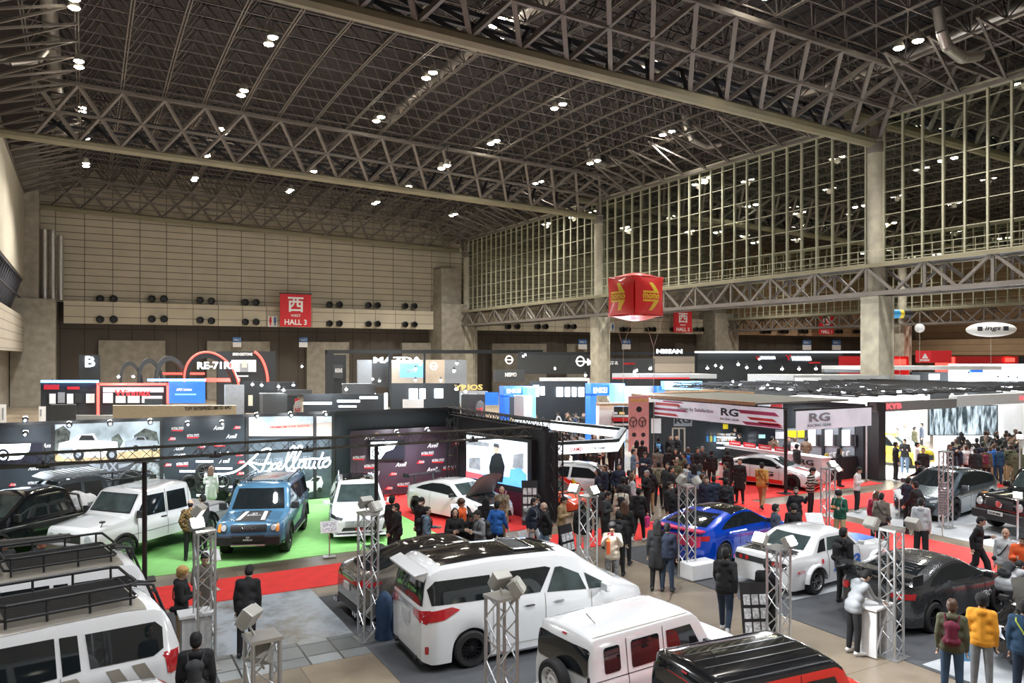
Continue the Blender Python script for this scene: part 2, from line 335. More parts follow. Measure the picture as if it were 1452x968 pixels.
# glazed partition --------------------------------------------------------
pale=mat('pale_mullion_steel',(.40,.39,.29),.45,.2,var=.08)
def partition(X,idx,t=1):
    f=MB(); y=2.
    while y<106: f.bx(X-.1,X+.1,y-.07,y+.07,12.4,22.9); y+=1.45
    z=12.6
    while z<22.8:
        f.bx(X-.03,X+.03,2,106,z-.025,z+.025); z+=1.6
    f.bx(X-.3,X+.3,2,107,22.7,23.1); f.bx(X-.3,X+.3,2,107,12.2,12.45)
    f.build('window_%d_frame'%idx,pale,kind='structure')
    g=MB(); g.bx(X-.01,X+.01,2,106,12.4,22.9); g.build('window_%d'%idx,glassmat('partition_glass',(.86,.89,.84),.7),kind='structure')
partition(XP,1); partition(XP+HW,2)
def bridge(label,X=XP):
    r=thing('lattice_bridge',label,'bridge girder')
    for sx in (-1.1,1.1):
        c=MB(); c.bx(X+sx-.16,X+sx+.16,3,104,10.0,10.3); c.build('lower_chord',steel,r)
        c=MB(); c.bx(X+sx-.16,X+sx+.16,3,104,12.0,12.25); c.build('upper_chord',steel_l,r)
        c=MB(); y=3.
        while y<103:
            c.bar((X+sx,y,10.15),(X+sx,y+2.2,12.1),.13); c.bar((X+sx,y+4.4,10.15),(X+sx,y+2.2,12.1),.13); c.bx(X+sx-.05,X+sx+.05,y+2.1,y+2.3,10.2,12.1); y+=4.4
        c.build('web',steel,r)
    c=MB(); y=3.
    while y<103: c.bar((X-1.1,y,10.15),(X+1.1,y+2.2,10.15),.06); c.bar((X-1.1,y+4.4,10.15),(X+1.1,y+2.2,10.15),.06); y+=4.4
    c.bx(X-1,X+1,3,104,12.1,12.14); c.build('walkway',steel_d,r)
    c=MB(); y=3
    while y<104: c.bar((X-1.2,y,12.2),(X-1.2,y,13.2),.02); y+=1.4
    c.bar((X-1.2,3,13.2),(X-1.2,104,13.2),.025); c.bar((X-1.2,3,12.7),(X-1.2,104,12.7),.02); c.build('handrail',pale,r)
    return r
bridge('long lattice walkway girder under the glazed partition'); bridge('second lattice walkway girder seen beyond the near one',XP+HW)
def column(x,y,label):
    r=thing('hall_column',label,'column',(x,y,0))
    c=MB(); c.bx(-.75,.75,-.75,.75,0,10.0); c.bx(.62,.8,-.9,.9,0,10); c.build('column_base',colm,r,bevel=.05)
    c=MB(); c.lathe([(.6,9.9),(.6,21.2)],None,24); c.build('column_shaft',colm,r,smooth=True)
    c=MB(); c.lathe([(.62,20.3),(.68,20.4),(.68,21.0),(.62,21.1)],None,24); c.lathe([(.4,21.2),(.4,22.3)],None,16); c.build('column_collar',steel,r,smooth=True)
    return r
column(XP,36,'nearest tall round concrete column at the right'); column(XP,70.2,'tall concrete column behind the red balloon'); column(XP+HW,70.2,'slim far concrete column right of the nearest one'); 
column(XP,104,'concrete column at the far corner of the glazed partition')
# neighbouring halls get copies of the roof
for k in (1,2):
    for b,nm in zip(bays,('nearest','middle','far')):
        copy_tree(b,None,loc=(HW*k,0,-.0),label='%s roof space frame of the %s hall beyond the glass'%(nm,('next','last')[k-1]))
    for b,nm in zip(girds,('nearest','middle','far')):
        copy_tree(b,None,loc=(HW*k,0,0),label='%s roof girder of the %s hall beyond the glass'%(nm,('next','last')[k-1]))
# ceiling lamps --------------------------------------------------------------
lampm=mat('lamp_bulb_glow',(1,.93,.78),.4,emit=60,var=0); lampw=mat('lamp_housing',(.5,.48,.42),.4,.5)
def lamp_proto():
    r=thing('ceiling_lamp','x','lamp')
    for dx in (-.62,.62):
        c=MB(); c.lathe([(.12,.5),(.2,.42),(.34,.0),(.34,-.04)],None,16,c=(dx,0,0)); h=c.build('lamp_shade',lampw,r,smooth=True)
        c=MB(); c.lathe([(.28,.02),(.3,-.07),(.18,-.14),(0.001,-.16)],None,16,c=(dx,0,0)); c.build('bulb',lampm,h,smooth=True)
        c=MB(); c.bar((dx,0,.5),(dx,0,1.6),.03); c.build('hanger',steel_d,h)
    c=MB(); c.bx(-1.3,1.3,-.06,.06,1.55,1.68); c.build('mounting_rail',steel_d,r)
    return r
LP=[(112,90),(117,155),(122,193),(122,233),(384,57),(344,131),(314,184),(292,222),(276,253),(609,106),(537,168),(443,244),(411,270),(706,31),(792,150),(700,201),(630,236),(577,265),(533,287),(1288,62),(946,188),(842,229),(763,258),(692,283),(643,304),(105,4),(918,92),(1098,-12)]
def lamp_place(px,py,z=19.6+EYE):
    d=F*(z-EYE)/(HY-py); return D(px,d)+(z,)
lp=lamp_proto(); first=True; LAMPS=[]
def wherex(px): return 'at the far left' if px<200 else 'left of centre' if px<480 else 'over the middle' if px<760 else 'right of centre' if px<1100 else 'at the right'
LP.sort(key=lambda q:q[0])
names={}
for i,(px,py) in enumerate(LP):
    for zz in ([20.0,21.2,18.8,22.0,17.6] if py<215 else [18.6,17.4,19.8,16.5]):
        x,y,z=lamp_place(px,py,zz+EYE)
        if abs(y-36)>5.2 and abs(y-70.2)>5.4 and abs(y-106)>4.5: break
    col=[(p[1]) for p in LP if wherex(p[0])==wherex(px)]
    col.sort(reverse=True); k=col.index(py)+1
    orr=['lowest','second','third','fourth','fifth','sixth','seventh','eighth','ninth','tenth'][k-1]
    lab='twin glowing ceiling lamp %s, %s from the bottom of its rows'%(wherex(px),orr)
    if i==0: o=lp; o.location=(x,y,z); o.rotation_euler.z=R(90); o['label']=lab
    else: o=copy_tree(lp,None,loc=(x,y,z),label=lab)
    o['group']='twin ceiling lamps'; LAMPS.append((x,y,z))
for k in (1,2):
    for j in range(4):
        for i in range(3 if k==2 else 4):
            x=XP+HW*(k-1)+7+i*13; y=14+j*24+5*(i%2); z=zr(XP,y)-1.2
            copy_tree(lp,None,loc=(x,y,z),label='small twin lamp glowing in the roof beyond the glass',group='lamps in the neighbouring halls'); LAMPS.append((x,y,z))
# wall spot nozzles
noz=thing('vent_nozzle','black round air nozzle on the pale wall band','air nozzle',group='round air nozzles on the back wall')
c=MB(); c.lathe([(.36,0),(.42,.2),(.46,.6),(.36,.65),(.3,.25)],None,16,M=Matrix.Rotation(R(90),3,'X')); c.build('nozzle_cup',mat('black_nozzle',(.015,.015,.015),.4),noz,smooth=True)
c=MB(); c.box((0,.12,0),(.6,.2,.7)); c.build('nozzle_base',mat('nozzle_base_steel',(.2,.19,.16),.5),noz,bevel=.04)
spots=[]
for px,py in [(142,424),(161,424),(215,424),(232,424),(283,426),(299,427),(347,429),(362,429),(466,432),(480,432),(521,433),(534,433),(573,434),(586,434)]:
    spots.append((px,py,107.37)); spots.append((px,py+29-(px-142)*.007,106.37))
for px in (719,732,761,772,803,812,881,889,917,925,952,985,993,1080,1088,1106,1113,1134,1141,1185,1190,1211,1217): spots.append((px,463 if px<850 else 467 if px<1050 else 470,106.37))
for i,(px,py,Y) in enumerate(spots):
    x,d=onY(px,Y); z=ZZ(py,d)
    if i==0: noz.location=(x,Y,z)
    else: copy_tree(noz,None,loc=(x,Y,z))
# hall banners ----------------------------------------------------------------
redb=mat('hall_banner_red',(.62,.02,.03),.6,var=.04); wh=mat('white_print',(.85,.85,.85),.6,var=.02); blu=mat('blue_sign_face',(.05,.16,.4),.5); blk=mat('black_print',(.015,.015,.016),.5,var=.1)
def hall_banner(px0,py0,px1,py1,Y,n,label):
    xa,d=onY(px0,Y); xb,_=onY(px1,Y); d2=(d+_)/2; za=ZZ(py1,d2); zb=ZZ(py0,d2); W=xb-xa; H=zb-za
    r=thing('hall_banner',label,'banner',((xa+xb)/2,Y,za))
    c=MB(); c.bx(-W/2,W/2,-.06,.06,0,H); c.build('banner_cloth',redb,r)
    c=MB(); c.bx(-W/2-.1,W/2+.1,-.1,.1,H,H+.15); c.build('banner_rail',steel_d,r)
    c=MB(); put_text(c,'西',(0,-.08,H*.68),(1,0,0),(0,0,1),W*.5,H*.46,bold=.02); put_text(c,'WEST',(0,-.08,H*.34),(1,0,0),(0,0,1),W*.32,H*.08); put_text(c,'HALL '+n,(0,-.08,H*.14),(1,0,0),(0,0,1),W*.72,H*.17,bold=.025); c.build('lettering',wh,r)
hall_banner(397,417,441,463,104.5,'3','red WEST HALL 3 banner hanging on the back wall')
hall_banner(955,441,981,471,104.5,'2','red WEST HALL 2 banner right of the balloon')
hall_banner(1161,446,1182,474,104.5,'1','smaller red WEST HALL 1 banner far beyond the walkway girder')
def wallsign(px0,py0,px1,py1,Y,label,kind):
    xa,d=onY(px0,Y); xb,_=onY(px1,Y); d2=(d+_)/2; za=ZZ(py1,d2); zb=ZZ(py0,d2); W=xb-xa; H=zb-za
    r=thing('wall_sign',label,'sign',((xa+xb)/2,Y,za)); c=MB()
    if kind=='wc':
        c.bx(-W/2,W/2,-.05,.05,0,H); c.build('sign_board',wh,r)
        for s,m in ((-.25,redb),(.25,blu)):
            c=MB(); c.lathe([(.14,0),(.14,.01)],None,12,M=Matrix.Rotation(R(90),3,'X'),c=(s*W,-.08,H*.83)); c.bx((s-.13)*W,(s+.13)*W,-.09,-.06,H*.38,H*.74); c.bx((s-.07)*W,(s+.07)*W,-.09,-.06,H*.1,H*.4); c.build('figure_symbol',m,r)
    else:
        c.bx(-W/2,W/2,-.05,.05,H*.5,H); c.build('sign_board',blu,r); c=MB(); c.bx(-W/2,W/2,-.05,.05,0,H*.5); c.build('sign_board',wh,r)
        c=MB(); put_text(c,'HALL '+kind,(0,-.07,H*.75),(1,0,0),(0,0,1),W*.75,H*.2); c.build('lettering',wh,r)
wallsign(380,448,393,463,106,'toilet sign with red and blue figures left of the red hall banner','wc')
wallsign(861,458,871,469,106,'toilet sign with two figures beside the middle column','wc')
for px,py,lab,n in ((336,485,'small blue and white sign left of centre on the dark recess','3'),(430,485,'small blue and white sign below the red hall banner','3'),(826,488,'small blue and white sign left of the middle column','2'),(888,488,'small blue and white sign below the balloon','2'),(1144,489,'small blue sign left of the nearest column','1'),(1186,489,'small blue sign close beside the nearest column','1')):
    wallsign(px-6,py-7,px+6,py+7,106.5,lab,n)
# ================= CARS =================
paint_w=mat('white_car_paint',(.80,.81,.82),.16,coat=1,var=.01); paint_k=mat('black_car_paint',(.008,.009,.011),.1,coat=1,var=.1,spec=.7)
paint_b=mat('blue_grey_car_paint',(.09,.22,.36),.2,.2,coat=1,var=.03); paint_r=mat('bright_red_car_paint',(.72,.03,.02),.2,coat=1,var=.03)
paint_bl=mat('deep_blue_car_paint',(.0,.06,.55),.18,.2,coat=1,var=.05); paint_g=mat('slate_grey_car_paint',(.10,.13,.155),.2,.5,coat=1,var=.05)
paint_y=mat('yellow_car_paint',(.85,.66,.03),.2,coat=1,var=.02); paint_br=mat('bronze_grey_car_paint',(.20,.18,.155),.22,.6,coat=1,var=.05)
paint_o=mat('orange_red_car_paint',(.85,.09,.03),.2,coat=1,var=.03)
glass_k=mat('tinted_car_glass',(.012,.016,.018),.04,spec=.8,var=.1); glass_c=mat('clear_car_glass',(.05,.07,.07),.03,spec=.9,var=.3,scale=3)
trim_k=mat('black_trim_plastic',(.02,.02,.022),.5,var=.1); chrome=mat('chrome_trim',(.7,.7,.72),.15,1,var=.02); rubber=mat('tyre_rubber',(.018,.018,.019),.75,var=.2,bump=.1)
rim_s=mat('silver_wheel_rim',(.55,.56,.58),.25,.9,var=.03); rim_k=mat('black_wheel_rim',(.03,.03,.033),.3,.6,var=.05); rim_w=mat('white_wheel_rim',(.8,.8,.8),.3,var=.02)
lamp_r=mat('red_tail_lens',(.45,.01,.015),.12,coat=1,var=.15); lamp_w=mat('headlamp_lens',(.65,.7,.74),.08,.3,coat=1,var=.1); amber=mat('amber_lens',(.8,.3,.04),.2); plate=mat('number_plate',(.75,.76,.74),.5,var=.02)
carbon=mat('carbon_weave',(.03,.032,.035),.25,coat=.8,var=.6,scale=60); stripe_s=mat('silver_brown_decal',(.36,.33,.28),.35,.3,var=.03); seatm=mat('brown_car_seat',(.22,.12,.06),.6); seat_k=mat('dark_car_interior',(.03,.03,.032),.7)
def interp(tab,x):
    if x<=tab[0][0]: return tab[0][1]
    for (a,b),(c,d) in zip(tab,tab[1:]):
        if x<=c: return b+(d-b)*(x-a)/(c-a)
    return tab[-1][1]
def smooth(tab,x,h=.06): return (interp(tab,x-h)+2*interp(tab,x)+interp(tab,x+h))/4
WH={}
def wheel(car,x,y,r,w,rim,spokes=5,style='spoke',front=1,tyre=rubber,steer=0):
    side=1 if y>0 else -1
    root=bpy.data.objects.new('wheel',None); COL.objects.link(root); root.parent=car; root.location=(x,y,r); root.rotation_euler.z=(0 if side>0 else math.pi)+steer
    k=(round(r,3),round(w,3),rim.name,spokes,style,tyre.name)
    if k in WH:
        for nm,me in WH[k]:
            o=bpy.data.objects.new(nm,me); COL.objects.link(o); o.parent=root
        return root
    M=Matrix.Rotation(R(-90),3,'X'); ri=r*(.66 if tyre is rubber and style!='off' else .6); lst=[]
    if style=='off': ri=r*.56
    c=MB(); prof=[(ri,-w/2),(r*.9,-w/2),(r*.985,-w*.38),(r,-w*.2),(r,w*.2),(r*.985,w*.38),(r*.9,w/2),(ri,w/2),(ri,-w/2)]
    c.lathe(prof,tyre,36,M=M)
    if style=='off' or tyre.name=='chunky_tyre':
        for i in range(22):
            t=2*math.pi*i/22
            for s in (-1,1):
                m=Matrix.Rotation(t,3,'Y'); c.box(m@Vector((r*.99,s*w*.27,0)),(r*.06,w*.36,r*.13),tyre,M=m)
    o=c.build('tyre',None,root,smooth=True); lst.append(('tyre',o.data))
    c=MB(); yo=w*.5
    c.lathe([(ri,-w/2),(ri*1.0,yo*.96),(ri*.96,yo),(ri*.9,yo*.8),(ri*.88,-w*.3)],rim,36,M=M)
    c.lathe([(ri*.9,-w*.1),(ri*.9,-w*.05)],rim_k,24,M=M)
    if style=='steel':
        c.lathe([(ri*.88,yo*.3),(ri*.55,yo*.25),(ri*.5,yo*.6),(ri*.3,yo*.7),(ri*.25,yo*.5),(.001,yo*.5)],rim,32,M=M)
        for i in range(12):
            t=2*math.pi*i/12; c.lathe([(ri*.07,yo*.42),(.001,yo*.44)],rim_k,8,M=M,c=(ri*.72*math.cos(t),0,ri*.72*math.sin(t)))
    else:
        n=spokes
        for i in range(n):
            t=2*math.pi*i/n
            subs=((-.13,.13) if style=='twin' else (0,)) 
            for dt in subs:
                a=Vector((ri*.12*math.cos(t),yo*.62,ri*.12*math.sin(t))); b=Vector((ri*.93*math.cos(t+dt),yo*.8,ri*.93*math.sin(t+dt)))
                c.bar(a,b,ri*(.085 if n<8 else .04),rim,4,ri*(.06 if n<8 else .03))
        c.lathe([(ri*.2,yo*.5),(ri*.2,yo*.72),(ri*.1,yo*.8),(.001,yo*.8)],rim,16,M=M)
    o=c.build('rim',None,root,smooth=True); lst.append(('rim',o.data)); WH[k]=lst
    return root
def dens(a,b,n): return [a+(b-a)*i/n for i in range(n+1)]
class Car:
    def __init__(s,name,label,cat,L,W,loc,ang,top,belt,bot,paint,wheels,wr,ww,k=.28,r=.09,crown=.04,endr=.25,endw=.82,paint_roof=None,scale=1,rim=rim_s,spokes=5,style='spoke',tyre=rubber,archR=None,flare=None,widt=None,roof=True,bottomround=.06,mid=.55,group=None):
        s.root=thing(name,label,cat,(loc[0],loc[1],.02),R(ang),group,scale); s.L=L; s.W=W; s.top=top; s.belt=belt; s.name=name
        h=L/2; s.h=h; aR=archR or wr*1.13
        xs=set(); 
        for q in dens(-h,h,44): xs.add(round(q,3))
        for q in (.0,.03,.07,.12,.18,.26,.36): xs.add(round(h-q,3)); xs.add(round(-h+q,3))
        for wx in wheels:
            for i in range(17):
                xs.add(round(wx+aR*math.cos(math.pi*i/16),3))
            xs.add(round(wx-aR-.015,3)); xs.add(round(wx+aR+.015,3))
        for x,_ in top: xs.add(round(x,3))
        xs=sorted(x for x in xs if -h<=x<=h); ys=[xs[0]]
        for x in xs[1:]:
            if x-ys[-1]>.012: ys.append(x)
        ys[-1]=h; xs=ys
        def width(x):
            w=W/2
            if widt: w*=interp(widt,x)
            e=h-abs(x)
            if e<endr: t=1-e/endr; w*=1-(1-endw)*t*t
            return w
        rows=[]; 
        for x in xs:
            w=width(x); e=h-abs(x); zt=smooth(top,x); zb_=min(smooth(belt,x),zt-.02); bz=bot
            if e<.15: bz=bot+bottomround*(1-e/.15)
            zz=bz
            for wx in wheels:
                d=abs(x-wx)
                if d<aR: zz=max(zz,wr+math.sqrt(max(0,aR*aR-d*d))*1.0)
            zz=min(zz,zb_-.08)
            hh=zt-zb_; rr=min(r,hh*.45); kk=k*max(0,hh-rr*.5)
            mz=bz+(zb_-bz)*mid
            def lz(t): return zz+(zb_-zz)*t
            mzz=max(zz+.02,mz)
            row=[(0,zz),(w*.8,zz),(w*.975,zz),(w*.99,zz+(mzz-zz)*.3),(w,mzz),(w*.995,mzz+(zb_-mzz)*.5),(w*.975,zb_-(zb_-mzz)*.12),(w*.955,zb_)]
            wr_=w*.955-kk
            row+=[(w*.955-kk*.5,zb_+(zt-rr-zb_)*.5),(wr_,zt-rr),(wr_-rr*.3,zt-rr*.3),(wr_-rr,zt),(wr_*.5,zt+crown*.75),(0,zt+crown)]
            rows.append([(x,a,b) for a,b in row])
        n=len(rows[0]); full=[]
        for row in rows: full.append(row+[(x,-y,z) for x,y,z in row[-2:0:-1]])
        m=len(full[0]); vs=[p for row in full for p in row]; fs=[]
        for i in range(len(full)-1):
            for j in range(m): fs.append((i*m+j,i*m+(j+1)%m,(i+1)*m+(j+1)%m,(i+1)*m+j))
        # end caps as strips
        for base,flip in ((0,0),((len(full)-1)*m,1)):
            for j in range(n-1):
                a,b=base+j,base+j+1; c,d=(base+(m-j-1)%m if j+1<n-1 else base+j+1),(base+(m-j)%m if j>0 else base+j)
                f=[q for i_,q in enumerate((a,b,c,d))]; g=[]
                for q in f:
                    if q not in g: g.append(q)
                if len(g)>=3: fs.append(tuple(g[::-1] if flip else g))
        b=MB(); b.add(vs,fs)
        if paint_roof: b.mats=[paint,paint_roof]; b.m=[1 if (min(b.v[i][2] for i in f)>interp(belt,b.v[f[0]][0])+.8*(interp(top,b.v[f[0]][0])-interp(belt,b.v[f[0]][0])) and interp(top,b.v[f[0]][0])-interp(belt,b.v[f[0]][0])>.35) else 0 for f in fs]
        s.body=b.build('body',paint,s.root,smooth=True,ang=38)
        bm=bmesh.new(); bm.from_mesh(s.body.data); s.bvh=BVHTree.FromBMesh(bm); bm.free()
        for wx in wheels:
            for sg in (1,-1):
                wheel(s.root,wx,sg*(W/2*(interp(widt,wx) if widt else 1)-ww/2+.01),wr,ww,rim,spokes,style,tyre=tyre)
        # dark underbody
        u=MB(); u.bx(-h+.35,h-.35,-W/2+.3,W/2-.3,max(.14,bot-.06),bot+.05); u.build('underbody',trim_k,s.root)
        if flare:
            for wx in wheels:
                for sg in (1,-1):
                    f=MB(); P0=[]; N=14
                    yw=W/2*(interp(widt,wx) if widt else 1)
                    for i in range(N+1):
                        t=math.pi*i/N; ca,sa=math.cos(t),math.sin(t)
                        for rad,yy in ((aR*1.0,yw-.06),(aR*1.0,yw+flare[1]),(aR*1.1,yw+flare[1]),(aR*1.2,yw-.03)):
                            P0.append((wx+rad*ca,sg*yy,wr+rad*sa))
                    F_=[(i*4+j,i*4+(j+1)%4,(i+1)*4+(j+1)%4,(i+1)*4+j) for i in range(N) for j in range(4)]+[(0,1,2,3),(N*4+3,N*4+2,N*4+1,N*4)]
                    f.add(P0,F_); f.build('wheel_arch_flare',flare[0],s.root,smooth=True)
    def hit(s,view,a,b):
        o,d={'L':((a,3,b),(0,-1,0)),'R':((a,-3,b),(0,1,0)),'F':((6,a,b),(-1,0,0)),'B':((-6,a,b),(1,0,0)),'T':((a,b,5),(0,0,-1))}[view]
        r=s.bvh.ray_cast(Vector(o),Vector(d))
        return r[0],r[1]
    def patch(s,view,poly,m,name,off=.008,parent=None,step=.1):
        """a panel cut to an outline drawn in side (L/R), front/back (F/B) or top (T) view, laid on the body"""
        bm=bmesh.new(); vs=[bm.verts.new((p[0],p[1],0)) for p in poly]
        try: bm.faces.new(vs)
        except Exception: bm.free(); return None
        xs=[p[0] for p in poly]; zs=[p[1] for p in poly]
        for ax,lo,hi in ((0,min(xs),max(xs)),(1,min(zs),max(zs))):
            q=lo+step
            while q<hi-1e-4:
                co=(q,0,0) if ax==0 else (0,q,0); no=(1,0,0) if ax==0 else (0,1,0)
                bmesh.ops.bisect_plane(bm,geom=bm.verts[:]+bm.edges[:]+bm.faces[:],plane_co=co,plane_no=no,dist=1e-5); q+=step
        bad=[]
        for v in bm.verts:
            p,nn=s.hit(view,v.co.x,v.co.y)
            if p is None: bad.append(v)
            else: v.co=p+nn*off
        bmesh.ops.delete(bm,geom=bad,context='VERTS')
        me=bpy.data.meshes.new(name); bm.to_mesh(me); bm.free(); me.materials.append(m); me.shade_smooth()
        o=bpy.data.objects.new(name,me); COL.objects.link(o); o.parent=parent or s.root
        return o
    def both(s,poly,m,name,off=.008):
        return [s.patch('L',poly,m,name,off),s.patch('R',poly,m,name,off)]
    def line(s,view,pts,w,m,name,off=.01):
        """a thin strip along a polyline"""
        P2=[]; Q=[]
        for i,p in enumerate(pts):
            a=Vector(pts[max(0,i-1)]); b=Vector(pts[min(len(pts)-1,i+1)]); t=(b-a).normalized(); n=Vector((-t.y,t.x))*w/2
            P2.append((p[0]+n.x,p[1]+n.y)); Q.append((p[0]-n.x,p[1]-n.y))
        return s.patch(view,P2+Q[::-1],m,name,off,step=.15)
    def lines(s,view,segs,w,m,name):
        MBx=MB(); 
        for pts in segs:
            N=[]
            for (a,b) in zip(pts,pts[1:]):
                L_=math.dist(a,b); k=max(1,int(L_/.12)); t=(Vector(b)-Vector(a)).normalized(); n=Vector((-t.y,t.x))*w/2
                row=[]
                for i in range(k+1):
                    q=Vector(a).lerp(Vector(b),i/k); pr=[]
                    for sg in (-1,1):
                        c=q+n*sg; p,nn=s.hit(view,c.x,c.y)
                        if p is None: pr=None; break
                        pr.append(p+nn*.006)
                    row.append(pr)
                for u,v in zip(row,row[1:]):
                    if u and v: MBx.add([u[0],u[1],v[1],v[0]],[(0,1,2,3)])
        if MBx.v: return MBx.build(name,m,s.root)
    def text(s,view,txt,c,w,h,m,name='lettering',ang=0,off=.012,flip=False,**kw):
        vs,fs,_=text_mesh(txt,**kw); out=[]; ca,sa=math.cos(R(ang)),math.sin(R(ang)); sx=-1 if view in('L','F') else 1
        ok=True; pts=[]
        for x,y in vs:
            a,b=x*w,y*h; a,b=a*ca-b*sa,a*sa+b*ca
            if view=='T':
                p,nn=s.hit('T',c[0]+(-b if not flip else b),c[1]+(a if not flip else -a)) if True else None
            else: p,nn=s.hit(view,c[0]+sx*a,c[1]+b)
            if p is None: return
            pts.append(p+nn*off)
        b=MB(); b.add(pts,fs); return b.build(name,m,s.root)
    def mirrors(s,x,z,m,y=None,w=.22,h=.16):
        for sg in (1,-1):
            p,_=s.hit('L' if sg>0 else 'R',x,z-.05); yy=abs(p.y) if p else s.W/2*.9
            b=MB(); b.bar((x,sg*(yy-.03),z-.06),(x,sg*(yy+.1),z),.025); b.box((x,sg*(yy+.16),z+.02),(.1,w,h)); b.build('side_mirror',m,s.root,smooth=True,bevel=.03)
    def handles(s,pts,m):
        for v in 'LR':
            for x,z in pts:
                p,_=s.hit(v,x,z)
                if p: b=MB(); b.box((x,p.y+(.015 if v=='L' else -.015),z),(.2,.04,.035)); b.build('door_handle',m,s.root,bevel=.008)
    def plate(s,view,z,y=0,w=.33,h=.16,m=plate,txt=None,mt=None):
        p,_=s.hit(view,y,z); sg=1 if view=='F' else -1
        if p:
            b=MB(); b.box((p.x+sg*.02,y,z),(.03,w,h)); o=b.build('number_plate',m,s.root,bevel=.005)
            if txt:
                b=MB(); put_text(b,txt,(p.x+sg*.037,y,z),(0,sg,0),(0,0,1),w*.85,h*.5,off=.003); b.build('lettering',mt or blk,o)
    def rails(s,x0,x1,y,z,m):
        for sg in (1,-1):
            b=MB(); b.path([(x0,sg*y,z-.06),(x0+.1,sg*y,z+.03),(x1-.1,sg*y,z+.03),(x1,sg*y,z-.06)],.025,None,8); b.build('roof_rail',m,s.root,smooth=True)
def rrect(x0,z0,x1,z1,r=.05,n=3):
    o=[]
    for cx,cz,a in ((x1-r,z1-r,0),(x0+r,z1-r,90),(x0+r,z0+r,180),(x1-r,z0+r,270)):
        for i in range(n+1):
            t=R(a+90*i/n); o.append((cx+r*math.cos(t),cz+r*math.sin(t)))
    return o
def disc(cx,cz,r,n=16): return [(cx+r*math.cos(2*math.pi*i/n),cz+r*math.sin(2*math.pi*i/n)) for i in range(n)]
def rod(s,pts,r,m,name,n=6):
    b=MB(); b.path(pts,r,None,n); return b.build(name,m,s.root,smooth=True)
offt=mat('chunky_tyre',(.02,.02,.021),.8,var=.2,bump=.1)
# --- blue off-roader
c=Car('off_road_car','blue-grey off-road car with black bonnet graphic on the green carpet','car',4.75,1.92,(4.97,24.8),-113,
 [(-2.375,1.0),(-2.33,1.65),(-2.2,1.83),(-1.5,1.88),(.35,1.87),(.62,1.8),(1.15,1.16),(1.25,1.12),(2.2,1.04),(2.33,.95),(2.375,.8)],
 [(-2.4,1.14),(2.4,1.06)],.42,paint_b,(-1.45,1.4),.40,.28,k=.16,r=.1,rim=rim_k,spokes=6,style='off',tyre=offt,flare=(trim_k,.05),endr=.22,endw=.86)
c.both([(-2.1,1.2),(-1.25,1.2),(-1.2,1.68),(-2.05,1.7)],glass_k,'side_window'); c.both([(-1.12,1.18),(-.32,1.17),(-.28,1.72),(-1.08,1.7)],glass_k,'side_window'); c.both([(-.22,1.17),(.95,1.16),(.5,1.7),(.3,1.73),(-.2,1.73)],glass_k,'side_window')
c.patch('F',[(-.76,1.2),(.76,1.2),(.66,1.74),(-.66,1.74)],glass_k,'windshield'); c.patch('B',[(-.72,1.2),(.72,1.2),(.62,1.72),(-.62,1.72)],glass_k,'rear_window')
c.patch('F',rrect(-.5,.8,.5,.98,.03),trim_k,'grille',.015); c.text('F','TOYOTA',(0,.9),.45,.075,chrome,off=.025)
for sg in (1,-1):
    c.patch('F',disc(.68*sg,.9,.1),trim_k,'headlamp',.015); c.patch('F',disc(.68*sg,.9,.075),lamp_w,'headlamp_lens',.025); c.patch('F',rrect(.79*sg-.04,.8,.79*sg+.04,1.0,.02),amber,'indicator',.02)
b=MB(); b.box((2.36,0,.55),(.2,1.75,.26),trim_k); b.box((2.45,0,.62),(.08,.9,.2),trim_k); b.box((2.47,0,.44),(.06,.95,.07),chrome); b.build('front_bumper',None,c.root,bevel=.03)
c.patch('T',[(1.25,-.42),(2.22,-.42),(2.22,.42),(1.25,.42)],trim_k,'bonnet_decal',.008)
for sg in (1,-1): c.patch('T',[(1.3,.22*sg),(1.3,.32*sg),(2.15,.4*sg),(2.15,.28*sg)],wh,'bonnet_stripe',.012)
c.text('T','AX\nAXELLA',(1.62,0),.4,.28,wh,off=.014)
b=MB(); put_text(b,'AX\nAXELLA',(2.495,0,.63),(0,1,0),(0,0,1),.26,.12,off=.004); b.build('plate_lettering',wh,c.root)
c.patch('T',[(-.6,-.55),(.28,-.55),(.28,.55),(-.6,.55)],paint_k,'sunroof',.012); c.rails(-2.0,.35,.72,1.93,chrome); c.mirrors(1.0,1.25,trim_k,h=.2); c.handles([(-1.1,1.05),(.0,1.05)],paint_b)
b=MB(); b.box((-.02,.96,.42),(1.9,.14,.05)); b.box((-.02,-.96,.42),(1.9,.14,.05)); b.build('side_step',chrome,c.root,bevel=.01)
c.both([(-2.3,.45),(2.3,.45),(2.3,.52),(-2.3,.52)],trim_k,'lower_cladding')
